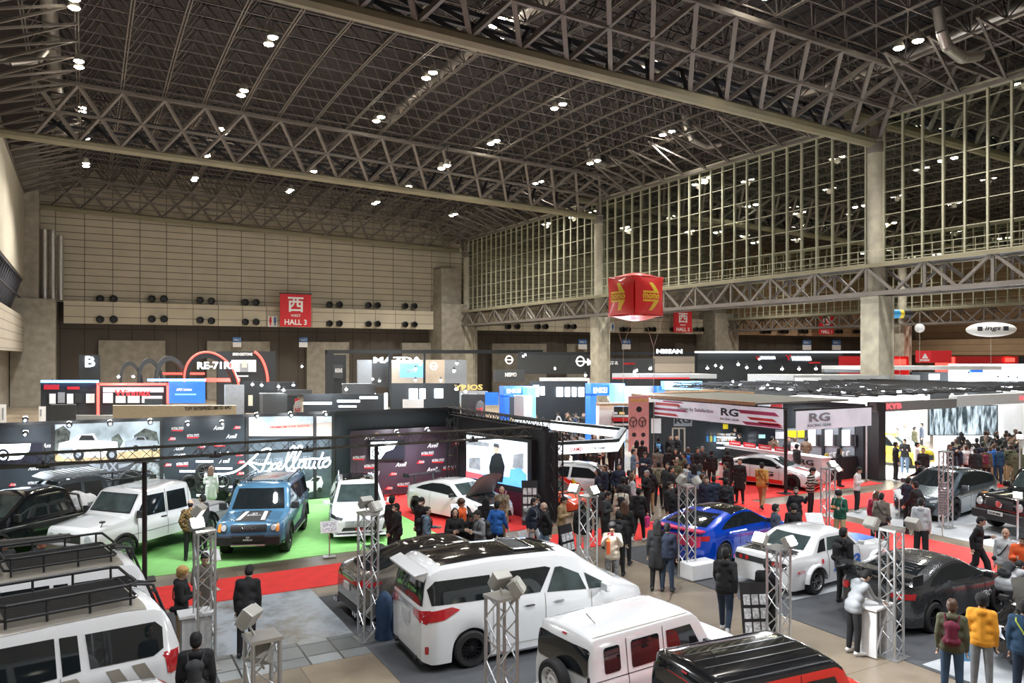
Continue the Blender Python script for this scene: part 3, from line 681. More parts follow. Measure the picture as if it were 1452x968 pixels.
# --- white double cab pickup
c=Car('pickup_truck','old-style white double-cab pickup truck on the green carpet','pickup truck',5.1,1.87,(1.6,25.45),-140,
 [(-2.55,.95),(-1.0,.97),(-.95,1.0),(-.9,1.86),(-.8,1.93),(.75,1.9),(.9,1.86),(1.3,1.3),(1.4,1.25),(2.5,1.1),(2.55,.9)],
 [(-2.6,1.02),(-.95,1.1),(2.6,1.02)],.5,paint_w,(-1.55,1.63),.39,.25,k=.13,r=.07,rim=rim_s,spokes=5,style='steel',flare=(trim_k,.03),endr=.15,endw=.92)
c.both([(-.72,1.2),(.02,1.2),(.02,1.76),(-.68,1.76)],glass_k,'side_window'); c.both([(.12,1.2),(1.18,1.2),(.8,1.76),(.12,1.76)],glass_k,'side_window')
c.patch('F',[(-.76,1.34),(.76,1.34),(.7,1.82),(-.7,1.82)],trim_k,'windshield_seal',.006); c.patch('F',[(-.72,1.37),(.72,1.37),(.66,1.79),(-.66,1.79)],glass_c,'windshield',.012); c.patch('B',[(-.6,1.25),(.6,1.25),(.55,1.75),(-.55,1.75)],glass_k,'rear_window')
for y in (-.35,.35):
    b=MB(); p,_=c.hit('F',y,1.5); b.box((.55,y,1.3),(.4,.42,.3)); b.build('seat',seatm,c.root)
b=MB(); b.box((-1.8,0,1.0),(1.4,1.5,.05)); b.build('load_bed',mat('bed_liner_grey',(.35,.36,.37),.6),c.root)
c.patch('F',rrect(-.4,.75,.4,.98,.03),trim_k,'grille',.01)
for sg in (1,-1): c.patch('F',disc(.66*sg,.86,.12),lamp_w,'headlamp',.015)
b=MB(); b.box((2.6,0,.6),(.16,1.8,.18)); b.build('front_bumper',chrome,c.root,bevel=.03); c.mirrors(1.15,1.3,trim_k,h=.2)
rod(c,[(2.2,.7,1.1),(2.2,.78,1.25)],.012,trim_k,'fender_mirror_arm'); b=MB(); b.lathe([(.001,0),(.08,.03),(.08,.06),(.001,.08)],None,12,c=(2.2,.78,1.25)); b.build('fender_mirror',trim_k,c.root)
c.handles([(-.55,1.08),(.2,1.08)],trim_k); c.lines('L',[[(.07,.55),(.07,1.85)],[(-.8,.6),(-.8,1.8)],[(1.15,.55),(1.15,1.15)],[(-2.5,.8),(1.3,.78)]],.015,trim_k,'panel_gap'); c.lines('R',[[(.07,.55),(.07,1.85)],[(-.8,.6),(-.8,1.8)],[(1.15,.55),(1.15,1.15)]],.015,trim_k,'panel_gap')
# --- white crossover facing the viewer
c=Car('crossover_car','white crossover with black glass roof standing between the two black poles','car',4.45,1.85,(8.05,25.25),-106,
 [(-2.22,1.0),(-2.15,1.25),(-1.6,1.55),(-.9,1.64),(.2,1.64),(.5,1.58),(1.25,1.06),(1.4,1.0),(2.1,.82),(2.2,.7),(2.22,.62)],
 [(-2.3,1.0),(.5,.93),(1.3,.9),(2.3,.68)],.25,paint_w,(-1.35,1.33),.35,.23,k=.33,r=.1,rim=rim_k,endr=.5,endw=.72,flare=(trim_k,.01))
c.patch('F',[(-.7,1.08),(.7,1.08),(.56,1.53),(-.56,1.53)],glass_c,'windshield'); c.patch('T',[(-1.6,-.5),(.35,-.5),(.35,.5),(-1.6,.5)],paint_k,'glass_roof'); c.both([(-1.7,1.05),(1.0,1.0),(.45,1.5),(-.9,1.53),(-1.5,1.35)],glass_k,'side_window')
for sg in (1,-1):
    c.patch('F',[(.5*sg,.74),(.86*sg,.84),(.88*sg,.74),(.55*sg,.68)],trim_k,'headlamp',.012); c.patch('F',[(.66*sg,.36),(.86*sg,.4),(.86*sg,.6),(.74*sg,.6)],trim_k,'side_intake',.012)
c.patch('F',rrect(-.45,.5,.45,.66,.04),mat('pierced_grille',(.35,.36,.38),.5,var=.6,scale=40),'grille',.012); c.patch('F',[(-.6,.3),(.6,.3),(.5,.47),(-.5,.47)],trim_k,'lower_intake',.012); c.text('F','Axell',(0,.4),.3,.1,redb,off=.02,shear=.3)
b=MB(); b.box((2.2,0,.24),(.3,1.6,.03)); b.build('front_splitter',paint_w,c.root,bevel=.01); c.mirrors(.95,1.02,paint_w); c.rails(-1.4,.2,.62,1.68,paint_w); c.both([(-2.2,.25),(2.2,.25),(2.1,.34),(-2.1,.34)],trim_k,'lower_cladding')
rod(c,[(-1.6,.0,1.6),(-1.75,.0,1.95)],.012,trim_k,'antenna')
# --- white GR coupe with hood open
def coupe(name,label,loc,ang,paint,sc=1,roofp=None,rim=rim_k,spokes=5,hoodopen=False,wing=True,L=4.27):
    c=Car(name,label,'car',L,1.8,loc,ang,
     [(-2.13,.8),(-2.08,.93),(-1.75,1.0),(-1.1,1.18),(-.5,1.29),(.0,1.3),(.25,1.26),(.95,.9),(1.1,.86),(1.9,.7),(2.08,.58),(2.13,.5)],
     [(-2.2,.84),(-1.2,.92),(.2,.84),(1.1,.82),(2.2,.55)],.17,paint,(-1.28,1.3),.32,.23,k=.42,r=.12,rim=rim,spokes=spokes,endr=.55,endw=.7,scale=sc,widt=[(-2.2,.97),(-1.28,1.02),(0,.96),(1.3,1.02),(2.2,.97)],paint_roof=roofp)
    c.both([(-1.35,.96),(.85,.88),(.3,1.17),(-.1,1.22),(-.6,1.2),(-1.1,1.07)],glass_k,'side_window'); c.lines('L',[[(-.55,.3),(-.55,1.2)],[(.75,.25),(.75,.85)]],.014,trim_k,'door_gap'); c.lines('R',[[(-.55,.3),(-.55,1.2)],[(.75,.25),(.75,.85)]],.014,trim_k,'door_gap')
    c.patch('F',[(-.66,.93),(.66,.93),(.5,1.23),(-.5,1.23)],glass_c,'windshield'); c.patch('B',[(-.62,1.03),(.62,1.03),(.5,1.24),(-.5,1.24)],glass_k,'rear_window')
    for sg in (1,-1):
        c.patch('F',[(.5*sg,.56),(.8*sg,.62),(.84*sg,.72),(.62*sg,.66)],lamp_w,'headlamp',.012); c.patch('B',[(.45*sg,.78),(.82*sg,.74),(.82*sg,.86),(.5*sg,.86)],lamp_r,'tail_lamp',.012); c.patch('F',[(.62*sg,.26),(.84*sg,.3),(.8*sg,.45)],trim_k,'side_intake',.012)
    c.patch('F',[(-.55,.24),(.55,.24),(.45,.44),(-.45,.44)],trim_k,'grille',.012); c.mirrors(.7,.92,trim_k,w=.18,h=.12)
    if wing:
        b=MB(); b.box((-1.95,0,1.32),(.3,1.6,.03)); b.bar((-1.85,.45,.95),(-1.93,.45,1.3),.025); b.bar((-1.85,-.45,.95),(-1.93,-.45,1.3),.025); b.box((-1.95,.8,1.32),(.34,.02,.14)); b.box((-1.95,-.8,1.32),(.34,.02,.14)); b.build('rear_wing',carbon,c.root)
    if hoodopen:
        c.patch('T',[(1.05,-.66),(1.95,-.58),(1.95,.58),(1.05,.66)],trim_k,'engine_bay',.012)
        for i in range(16):
            x=1.15+.7*random.random(); y=-.5+random.random(); b=MB(); b.box((x,y,interp(c.top,x)+.04),(.08+.1*random.random(),.1+.12*random.random(),.08)); b.build('engine_part',chrome if i%3==0 else trim_k,c.root)
        b=MB(); vs=[]
        for i in range(7):
            for j in range(7):
                t=i/6; w=(.66-.1*t)*(j/3-1); vs.append((1.02+.62*t,w,.92+.78*t-.09*(j/3-1)**2+.06*math.sin(math.pi*t)))
        fs=[(i*7+j,i*7+j+1,(i+1)*7+j+1,(i+1)*7+j) for i in range(6) for j in range(6)]
        n=len(vs); vs+=[(x+.03,y,z-.035) for x,y,z in vs[:]]; fs+=[tuple(q+n for q in f[::-1]) for f in fs]
        b.add(vs,fs); b.build('raised_bonnet',mat('bonnet_inner_grey',(.42,.41,.38),.5),c.root,smooth=True)
        rod(c,[(1.3,.5,.85),(1.5,.5,1.45)],.012,trim_k,'bonnet_prop')
        c.patch('R',[(.85,.45),(1.0,.42),(.98,.72),(.84,.74)],carbon,'fender_vent',.012); c.patch('L',[(.85,.45),(1.0,.42),(.98,.72),(.84,.74)],carbon,'fender_vent',.012)
    return c
coupe('sports_coupe','white sports coupe with raised bonnet and rear wing by the video screen',(11.75,25.2),-72,paint_w,hoodopen=True)
# --- white and red coupe at the racing gear booth
c=coupe('sports_coupe','white and red sports coupe parked before the racing gear counter',(26.8,24.6),-68,paint_w,rim=rim_k,wing=False,sc=1.0)
c.both([(-1.6,.2),(1.9,.2),(1.0,.36),(-.9,.42)],paint_r,'red_side_graphic'); c.text('R','RG',(.1,.6),.8,.2,blk,off=.016,bold=.03); c.text('L','RG',(.1,.6),.8,.2,blk,off=.016,bold=.03)
c.patch('T',[(1.2,-.3),(1.9,-.1),(1.9,.1),(1.2,-.1)],paint_r,'bonnet_graphic',.012); c.plate('F',.35,m=redb,w=.4,txt='RG',mt=wh); b=MB(); b.box((2.0,0,.14),(.35,1.7,.03)); b.build('front_splitter',paint_r,c.root)
# --- red and white race hatch/coupe
c=Car('race_hatchback','white race car with red tail and dark grey roof beside the low orange car','car',4.0,1.75,(17.6,25.7),-44,
 [(-2,.85),(-1.95,1.0),(-1.75,1.25),(-1.2,1.42),(-.3,1.46),(.3,1.42),(1.05,1.0),(1.15,.96),(1.85,.82),(1.98,.65),(2,.55)],[(-2.1,.98),(.5,.9),(1.2,.9),(2.1,.66)],.18,paint_w,(-1.2,1.28),.33,.24,k=.36,r=.12,endr=.5,endw=.74,widt=[(-2.2,.97),(-1.2,1.03),(0,.95),(1.28,1.03),(2.2,.97)],rim=rim_k,paint_roof=mat('grey_roof_paint',(.18,.2,.21),.3,coat=1))
c.both([(-2.0,.2),(.3,.2),(-.1,.75),(-.55,.9),(-1.0,1.3),(-1.8,1.25)],paint_r,'red_side_graphic',.007); c.both([(.02,.2),(.14,.2),(-.3,.9),(-.42,.9)],paint_y,'yellow_stripe',.009)
c.both([(-1.35,1.02),(-.55,.97),(-.5,1.36),(-.8,1.36),(-1.2,1.22)],glass_k,'side_window',.012); c.both([(-.45,.97),(.85,.95),(.25,1.32),(-.4,1.36)],glass_k,'side_window',.012)
c.patch('F',[(-.66,1.02),(.66,1.02),(.54,1.38),(-.54,1.38)],glass_c,'windshield',.012); c.text('R','ORTEC',(-.75,.62),1.25,.26,blk,bold=.03,off=.016); c.text('L','ORTEC',(-.75,.62),1.25,.26,blk,bold=.03,off=.016); c.mirrors(.75,1.0,paint_w)
for sg in (1,-1): c.patch('F',[(.45*sg,.66),(.8*sg,.72),(.8*sg,.82),(.55*sg,.78)],lamp_w,'headlamp',.012)
c.patch('T',[(1.2,-.35),(1.85,-.2),(1.85,.2),(1.2,.35)],paint_r,'bonnet_graphic',.01)
# --- orange small sports car
c=Car('small_sports_car','low orange-red sports car behind the dark truss tower','car',3.75,1.7,(15.5,25.1),-78,
 [(-1.87,.6),(-1.8,.8),(-1.3,.95),(-.6,1.08),(-.1,1.1),(.15,1.05),(.75,.68),(.9,.64),(1.4,.66),(1.75,.5),(1.87,.38)],[(-1.9,.78),(.1,.62),(.9,.62),(1.9,.42)],.15,paint_o,(-1.12,1.15),.3,.22,k=.45,r=.14,endr=.6,endw=.6,widt=[(-1.9,.98),(-1.12,1.03),(0,.93),(1.15,1.02),(1.9,.96)],paint_roof=paint_k,rim=rim_k)
c.patch('F',[(-.6,.7),(.6,.7),(.46,1.03),(-.46,1.03)],glass_c,'windshield'); c.both([(-.6,.74),(.6,.7),(.1,1.0),(-.5,1.02)],glass_k,'side_window')
for sg in (1,-1): c.patch('T',disc(1.35,.55*sg,.12),lamp_w,'headlamp',.012); c.patch('T',disc(1.55,.45*sg,.09),lamp_w,'headlamp',.012)
c.patch('T',[(.95,-.28),(1.2,-.28),(1.2,.28),(.95,.28)],trim_k,'bonnet_vent',.012)
# --- white minivan, rear three-quarter
c=Car('minivan','white minivan with black panoramic roof and red tail lamps','minivan',4.9,1.95,(7.82,13.75),-2,
 [(-2.45,1.0),(-2.4,1.5),(-2.3,1.78),(-2.1,1.86),(-1.0,1.9),(.4,1.86),(.9,1.76),(1.75,1.2),(1.9,1.13),(2.3,.98),(2.42,.85),(2.45,.7)],
 [(-2.5,1.12),(-1.0,1.14),(1.2,1.08),(1.8,1.04),(2.5,.85)],.16,paint_w,(-1.52,1.5),.34,.25,k=.17,r=.14,rim=rim_k,spokes=14,endr=.32,endw=.84,widt=[(-2.5,.99),(2.5,1)])
c.both([(-2.28,1.22),(-1.1,1.2),(-1.1,1.63),(-2.2,1.64),(-2.34,1.5)],glass_k,'side_window',.006); c.both([(-1.04,1.2),(-.05,1.18),(.22,1.6),(.1,1.64),(-1.04,1.64)],glass_k,'side_window'); c.both([(.1,1.16),(1.0,1.1),(.85,1.42),(.45,1.6),(.32,1.6)],glass_c,'side_window'); c.both([(1.06,1.1),(1.6,1.08),(.98,1.42)],glass_c,'side_window')
c.patch('B',[(-.78,1.2),(.78,1.2),(.7,1.68),(-.7,1.68)],glass_k,'rear_window',.012); c.patch('F',[(-.75,1.18),(.75,1.18),(.62,1.7),(-.62,1.7)],glass_c,'windshield')
c.patch('T',[(-2.05,-.64),(.62,-.62),(.62,.62),(-2.05,.64)],paint_k,'panoramic_roof',.012); c.patch('T',[(-.35,-.42),(.02,-.42),(.02,.42),(-.35,.42)],seat_k,'open_sunroof',.03); rod(c,[(-.4,-.46,1.95),(.06,-.46,1.94),(.06,.46,1.94),(-.4,.46,1.95),(-.4,-.46,1.95)],.018,chrome,'sunroof_frame')
for i in range(5): c.lines('T',[[(-1.9,-.45+.22*i),(-.55,-.45+.22*i)]],.02,trim_k,'roof_groove')
b=MB(); b.add([(-2.3,-.8,1.83),(-2.3,.8,1.83),(-2.56,.74,1.76),(-2.56,-.74,1.76),(-2.38,-.74,1.62),(-2.38,.74,1.62),(-2.54,.7,1.70),(-2.54,-.7,1.70)],[(0,1,2,3),(7,6,5,4),(0,3,7,4),(1,5,6,2),(2,6,7,3),(0,4,5,1)]); b.build('roof_spoiler',paint_w,c.root,bevel=.015)
for sg in (1,-1):
    v='L' if sg>0 else 'R'
    c.patch(v,[(-2.4,.92),(-2.05,.96),(-1.75,1.1),(-1.9,1.16),(-2.38,1.12)],lamp_r,'tail_lamp',.012); c.patch('B',[(.4*sg,.98),(.88*sg,.9),(.88*sg,1.14),(.42*sg,1.1)],lamp_r,'tail_lamp',.02); c.patch(v,rrect(-2.4,.36,-2.34,.5,.02),lamp_r,'reflector',.012)
c.patch('B',rrect(-.42,1.02,.42,1.1,.02),chrome,'chrome_bar',.02); c.plate('B',.86,w=.4,h=.2,m=mat('blank_plate',(.6,.61,.62),.3,.3)); c.mirrors(1.35,1.12,paint_w); c.handles([(-.3,.98),(.35,.97)],chrome)
c.lines('R',[[(-1.08,.3),(-1.08,1.15)],[(.05,.3),(.05,1.15)],[(1.1,.3),(1.1,1.05)],[(-1.08,.3),(1.1,.3)]],.012,stripe_s,'door_gap')
b=MB(); b.box((0,-.9,.14),(2.3,.06,.05)); b.build('side_skirt',chrome,c.root,bevel=.01); b=MB(); b.box((-2.4,0,.2),(.12,1.6,.06)); b.bar((-2.5,-.55,.2),(-2.3,-.55,.2),.05,None,10); b.bar((-2.5,.55,.2),(-2.3,.55,.2),.05,None,10); b.build('exhaust_diffuser',trim_k,c.root)
for sg in (-1,1):
    b=MB(); b.box((.45,.4*sg,1.15),(.15,.45,.5)); b.box((.65,.4*sg,.95),(.45,.45,.12)); b.build('seat',seat_k,c.root)
# --- boxy jeep
def boxy(name,label,loc,ang,sc,paint,roofp,spare=True):
    c=Car(name,label,'car',3.7,1.6,loc,ang,[(-1.85,1.2),(-1.83,1.62),(-1.74,1.72),(.55,1.74),(.68,1.68),(.95,1.22),(1.0,1.13),(1.75,1.07),(1.83,1.0),(1.85,.85)],[(-1.9,1.05),(1.9,1.0)],.42,paint,(-1.1,1.15),.37,.22,k=.12,r=.07,rim=rim_w if spare else rim_k,style='steel',endr=.12,endw=.95,paint_roof=roofp,scale=sc)
    c.both(rrect(-1.55,1.14,-1.2,1.55,.05),glass_k,'side_window'); c.both(rrect(-.95,1.12,-.3,1.56,.05),glass_k,'side_window'); c.both([(-.12,1.12),(.72,1.12),(.48,1.56),(-.12,1.56)],glass_k,'side_window')
    c.patch('B',rrect(-.68,1.12,.68,1.56,.06),glass_k,'rear_window',.012); c.patch('F',[(-.66,1.2),(.66,1.2),(.6,1.6),(-.6,1.6)],glass_k,'windshield',.012)
    c.lines('R',[[(-1.05,.5),(-1.05,1.62)],[(-.2,.5),(-.2,1.65)],[(.75,.5),(.75,1.1)],[(-1.05,.5),(.75,.5)],[(-1.8,1.05),(1.8,1.04)]],.014,trim_k,'panel_gap'); c.lines('L',[[(-1.8,1.05),(1.8,1.04)]],.014,trim_k,'panel_gap'); c.lines('T',[[(-1.7,.62),(.5,.62)]],.02,trim_k if roofp else stripe_s,'roof_gutter'); c.lines('T',[[(-1.7,-.62),(.5,-.62)]],.02,trim_k if roofp else stripe_s,'roof_gutter')
    for i in range(5): 
        if roofp: c.lines('T',[[(-1.6,-.45+.225*i),(.45,-.45+.225*i)]],.025,trim_k,'roof_groove')
    if spare:
        w=wheel(c.root,-1.98,0.04,.36,.2,rim_w,5,'steel'); w.rotation_euler=(0,0,R(90)); w.location=(-2.0,.02,.88); w.name='spare_wheel'
        b=MB(); put_text(b,'SUZUKI',(-1.87,-.55,.72),(0,-1,0),(0,0,1),.2,.035); b.build('lettering',blk,c.root)
        b=MB(); b.box((-1.87,-.72,1.1),(.03,.04,.09)); b.box((-1.87,-.72,.75),(.03,.04,.09)); b.build('door_hinge',trim_k,c.root)
    b=MB(); b.box((-1.88,0,.48),(.14,1.5,.18)); b.build('rear_bumper',paint,c.root,bevel=.03); b=MB(); b.box((1.9,0,.5),(.16,1.55,.22)); b.build('front_bumper',trim_k,c.root,bevel=.03)
    for sg in (1,-1):
        b=MB(); b.box((-1.96,.6*sg,.5),(.02,.28,.07)); b.build('tail_lamp',lamp_r,c.root); c.patch('F',disc(.55*sg,.88,.1),lamp_w,'headlamp',.015)
    c.patch('B',rrect(-.06,1.63,.06,1.66,.01),lamp_r,'brake_lamp',.015); c.mirrors(.72,1.18,trim_k,h=.2,w=.18); c.handles([(-.35,1.0),(.5,1.0)],trim_k); c.both(disc(1.6,.8,.03,8),amber,'side_indicator')
    rod(c,[(-1.3,-.2,1.77),(-1.5,-.2,1.98)],.008,trim_k,'antenna')
    return c
boxy('boxy_off_road_car','white boxy off-road car with white steel spare wheel on its tail',(8.1,10.15),5,.91,paint_w,None)
c=boxy('boxy_off_road_car','red boxy car with glossy black ribbed roof cut off at the bottom edge',(8.3,7.55),-6,1.0,paint_r,paint_k,False); c.root.scale.x=.82
# --- sedan behind the minivan
c=Car('sedan_car','bronze grey sedan with black glass roof behind the white minivan','car',4.85,1.85,(7.5,16.75),2,
 [(-2.42,.8),(-2.38,1.0),(-2.0,1.08),(-1.75,1.12),(-.9,1.38),(-.3,1.44),(.3,1.42),(1.2,1.02),(1.4,.97),(2.2,.8),(2.38,.65),(2.42,.55)],[(-2.5,.98),(-1.7,1.0),(1.3,.93),(2.5,.65)],.17,paint_br,(-1.4,1.45),.35,.25,k=.36,r=.12,endr=.6,endw=.72,rim=rim_k,spokes=10)
c.patch('B',[(-.66,1.08),(.66,1.08),(.5,1.36),(-.5,1.36)],glass_k,'rear_window',.008); c.patch('T',[(-1.55,-.55),(.2,-.52),(.2,.52),(-1.55,.55)],paint_k,'glass_roof',.01); c.both([(-1.6,1.06),(1.1,1.0),(.3,1.36),(-.8,1.36)],glass_k,'side_window')
for sg in (1,-1): c.patch('B',[(.3*sg,.84),(.88*sg,.82),(.9*sg,.98),(.6*sg,.94)],lamp_r,'tail_lamp',.014)
c.patch('B',[(-.6,.25),(.6,.25),(.7,.4),(-.7,.4)],trim_k,'rear_diffuser',.012); c.patch('F',[(-.66,1.02),(.66,1.02),(.5,1.36),(-.5,1.36)],glass_k,'windshield'); c.plate('B',.7,w=.33,h=.16)
for sg in (1,-1):
    for q in (0,.14): b=MB(); b.bar((-2.5,sg*(.55+q),.24),(-2.3,sg*(.55+q),.24),.045,None,10); b.build('exhaust_tip',chrome,c.root,smooth=True)
# --- white SUVs at the left
def suv(label,loc,ang,ladder=True,decal=False,rack=True,tops=1.85,sc=1):
    c=Car('off_road_car',label,'car',4.75,1.88,loc,ang,[(-2.37,1.1),(-2.3,1.5),(-2.1,tops-.06),(-1.6,tops),(.3,tops),(.6,tops-.06),(1.15,1.2),(1.3,1.12),(2.2,1.02),(2.34,.9),(2.37,.75)],[(-2.4,1.12),(2.4,1.02)],.4,paint_w,(-1.4,1.4),.39,.26,k=.2,r=.12,rim=rim_k,spokes=6,style='off',tyre=offt,endr=.35,endw=.8,scale=sc)
    c.both([(-2.1,1.2),(-1.95,1.12),(-1.1,1.14),(-1.05,1.62),(-2.0,1.6),(-2.1,1.5)],glass_k,'side_window'); c.both([(-.98,1.14),(-.75,1.12),(-.72,1.64),(-.95,1.63)],glass_k,'side_window'); c.both([(-.68,1.12),(.1,1.1),(.12,1.66),(-.66,1.65)],glass_k,'side_window'); c.both([(.2,1.1),(1.0,1.12),(.55,1.62),(.2,1.66)],glass_k,'side_window')
    c.patch('B',[(-.68,1.15),(.68,1.15),(.58,1.62),(-.58,1.62)],glass_k,'rear_window',.012); c.patch('F',[(-.74,1.2),(.74,1.2),(.62,1.72),(-.62,1.72)],glass_c,'windshield'); c.both([(.02,1.0),(.2,1.0),(.2,1.7),(.08,1.7)],trim_k,'pillar_cover',.01)
    for sg in (1,-1):
        v='L' if sg>0 else 'R'; c.patch(v,[(-2.36,.8),(-2.15,.82),(-2.1,1.14),(-2.34,1.12)],lamp_r,'tail_lamp',.012); c.patch('B',[(.68*sg,.8),(.9*sg,.8),(.9*sg,1.12),(.7*sg,1.12)],lamp_r,'tail_lamp',.014)
    c.patch('T',[(-1.9,-.72),(.35,-.72),(.35,.72),(-1.9,.72)],stripe_s if rack else paint_w,'roof_panel',.01)
    if decal:
        for x in (-.55,-1.1,-1.65,-2.0):
            w=.34 if x>-1.5 else .18; c.both([(x,.75),(x+w,.75),(x+w+.18,1.06),(x+.18,1.06)],stripe_s,'side_decal',.01)
        c.lines('L',[[(-.9,.72),(-1.2,.72),(-1.2,.9),(-.9,.9),(-.9,.72)]],.03,trim_k,'fuel_cap_guard'); c.lines('R',[[(-.9,.72),(-1.2,.72),(-1.2,.9),(-.9,.9),(-.9,.72)]],.03,trim_k,'fuel_cap_guard')
    if rack:
        z=tops+.13; b=MB()
        for zz,i in ((z,0),(z+.2,.06)): b.path([(-1.75+i,-.62,zz),(-1.8,-.55,zz),(-1.8,.55,zz),(-1.75+i,.62,zz),(-.1,.62,zz),(0,.55,zz),(0,-.55,zz),(-.1,-.62,zz),(-1.75+i,-.62,zz)],.024,None,8)
        for x in (-1.7,-1.15,-.6,-.1):
            for y in (-.62,.62): b.bar((x,y,tops+.02),(x,y,z+.2),.02,None,6)
        b.path([(0,-.62,z+.2),(.45,-.62,z+.04),(.62,-.6,tops-.05)],.024,None,8); b.path([(0,.62,z+.2),(.45,.62,z+.04),(.62,.6,tops-.05)],.024,None,8)
        r_=b.build('roof_rack',trim_k,c.root,smooth=True); b=MB()
        for k in range(22): b.box((-.92,-.55+k*.0524,z),(1.65,.022,.015))
        b.build('rack_slats',trim_k,r_); b=MB(); b.box((.42,0,tops+.06),(.1,1.1,.1)); 
        for k in range(8): b.lathe([(.001,.06),(.05,.055),(.05,0)],None,10,M=Matrix.Rotation(R(90),3,'Y'),c=(.46,-.47+.135*k,tops+.07))
        b.build('light_bar',trim_k,c.root)
    if ladder:
        b=MB(); b.path([(-2.0,-.45,tops+.04),(-2.3,-.45,tops-.02),(-2.5,-.45,1.3),(-2.48,-.45,.8),(-2.36,-.45,.7)],.025,None,8); b.path([(-2.0,-.78,tops+.02),(-2.28,-.78,tops-.05),(-2.48,-.78,1.3),(-2.46,-.78,.8),(-2.34,-.78,.7)],.025,None,8)
        for z in (.9,1.15,1.4,1.65): b.bar((-2.48+.3*max(0,z-1.3),-.45,z),(-2.48+.3*max(0,z-1.3),-.78,z),.02,None,6)
        b.build('rear_ladder',trim_k,c.root,smooth=True)
    c.mirrors(1.0,1.2,trim_k,h=.2); c.handles([(-.6,1.0),(.4,1.0)],trim_k); c.lines('L',[[(-.72,.5),(-.72,1.1)],[(.15,.5),(.15,1.1)]],.012,stripe_s,'door_gap')
    return c
suv('white off-road car with black basket rack and silver-brown side decals',(-1.2,13.6),191,True,True,sc=1.02)
suv('white off-road car with rack parked behind the one with side decals',(-1.35,16.75),191,True,False,sc=1.0)
suv('white car roof cut off at the bottom left corner',(-1.15,9.85),190,False,False,False,1.7)
# awning on the second one
b=MB(); b.box((-1.5,17.95,2.12),(2.5,.14,.14)); o=b.build('side_awning',mat('awning_bag_grey',(.10,.10,.10),.6)); tag(o,'long dark rolled awning on the far edge of the white car roof','awning')
# --- blue coupe
c=coupe('drift_coupe','deep blue drift coupe with black roof beside the red aisle',(16.35,16.75),12,paint_bl,rim=rim_k,sc=1.08,roofp=paint_k,wing=False)
c.both(rrect(.9,.32,1.25,.62,.02) if 0 else [(.55,.35),(.8,.35),(.8,.62),(.55,.62)],mat('yellow_event_sticker',(.85,.5,.1),.4),'event_sticker',.012); c.patch('B',rrect(-.7,.6,.7,.86,.04),mat('pink_tail_panel',(.75,.05,.15),.3),'tail_panel',.016)
c.both([(-1.0,.2),(1.2,.2),(1.0,.26),(-.9,.28)],mat('pink_sill_stripe',(.8,.1,.4),.4),'sill_stripe',.012); b=MB(); b.box((-2.02,0,.98),(.25,1.5,.04)); b.build('tail_spoiler',mat('pink_tail_panel'),c.root); c.patch('T',[(1.3,-.3),(1.9,-.1),(1.9,.3),(1.3,.4)],wh,'bonnet_graphic',.012)
# --- white classic race coupe
c=Car('classic_race_coupe','white classic race coupe with wide arches and blue lettering on its side','car',4.3,1.72,(16.6,13.75),5,
 [(-2.15,.75),(-2.12,.92),(-1.4,.96),(-1.3,.98),(-.75,1.3),(-.5,1.33),(.25,1.32),(.4,1.27),(.8,.93),(.9,.9),(2.05,.84),(2.13,.75),(2.15,.6)],[(-2.2,.86),(2.2,.8)],.17,paint_w,(-1.25,1.35),.32,.3,k=.3,r=.08,rim=rim_s,spokes=6,endr=.15,endw=.93,scale=1.0,widt=[(-2.2,.98),(-1.7,1),(-1.25,1.1),(-.8,1),(.9,1),(1.35,1.09),(1.8,1),(2.2,.98)],flare=(paint_w,.06))
c.both([(-1.1,.96),(-.68,.95),(-.6,1.24),(-.8,1.2)],glass_k,'side_window'); c.both([(-.62,.95),(.62,.94),(.3,1.22),(-.5,1.24)],glass_c,'side_window'); c.patch('B',[(-.6,1.0),(.6,1.0),(.5,1.26),(-.5,1.26)],glass_c,'rear_window'); c.patch('F',[(-.62,.98),(.62,.98),(.52,1.26),(-.52,1.26)],glass_c,'windshield')
c.text('R','ЯAЗ',(.12,.58),1.15,.3,mat('blue_lettering',(.02,.15,.6),.4),off=.016,bold=.03); c.text('R','AERO',(.35,.32),.5,.1,blk,off=.016); c.text('R','MOTO',(-1.75,.6),.26,.07,redb,off=.02)
b=MB(); b.box((-1.75,0,1.0),(.05,1.5,.02)); b.build('ducktail_spoiler',trim_k,c.root); c.patch('B',rrect(-.75,.68,.75,.82,.02),trim_k,'tail_panel',.012)
for sg in (1,-1):
    for q in (.4,.58): c.patch('B',disc(q*sg,.75,.055),lamp_r,'tail_lamp',.02)
c.patch('T',[(-2.05,-.6),(-1.45,-.6),(-1.45,.6),(-2.05,.6)],carbon,'boot_lid',.01); c.patch('T',[(1.0,-.6),(2.0,-.5),(2.0,.1),(1.0,-.1)],mat('blue_lettering'),'bonnet_stripe',.01); c.lines('R',[[(-.62,.3),(-.62,.95)],[(.68,.3),(.68,.9)]],.014,trim_k,'door_gap'); c.both(disc(-.9,.74,.06),redb,'fuel_cap'); c.mirrors(.6,1.0,paint_w,w=.14,h=.1)
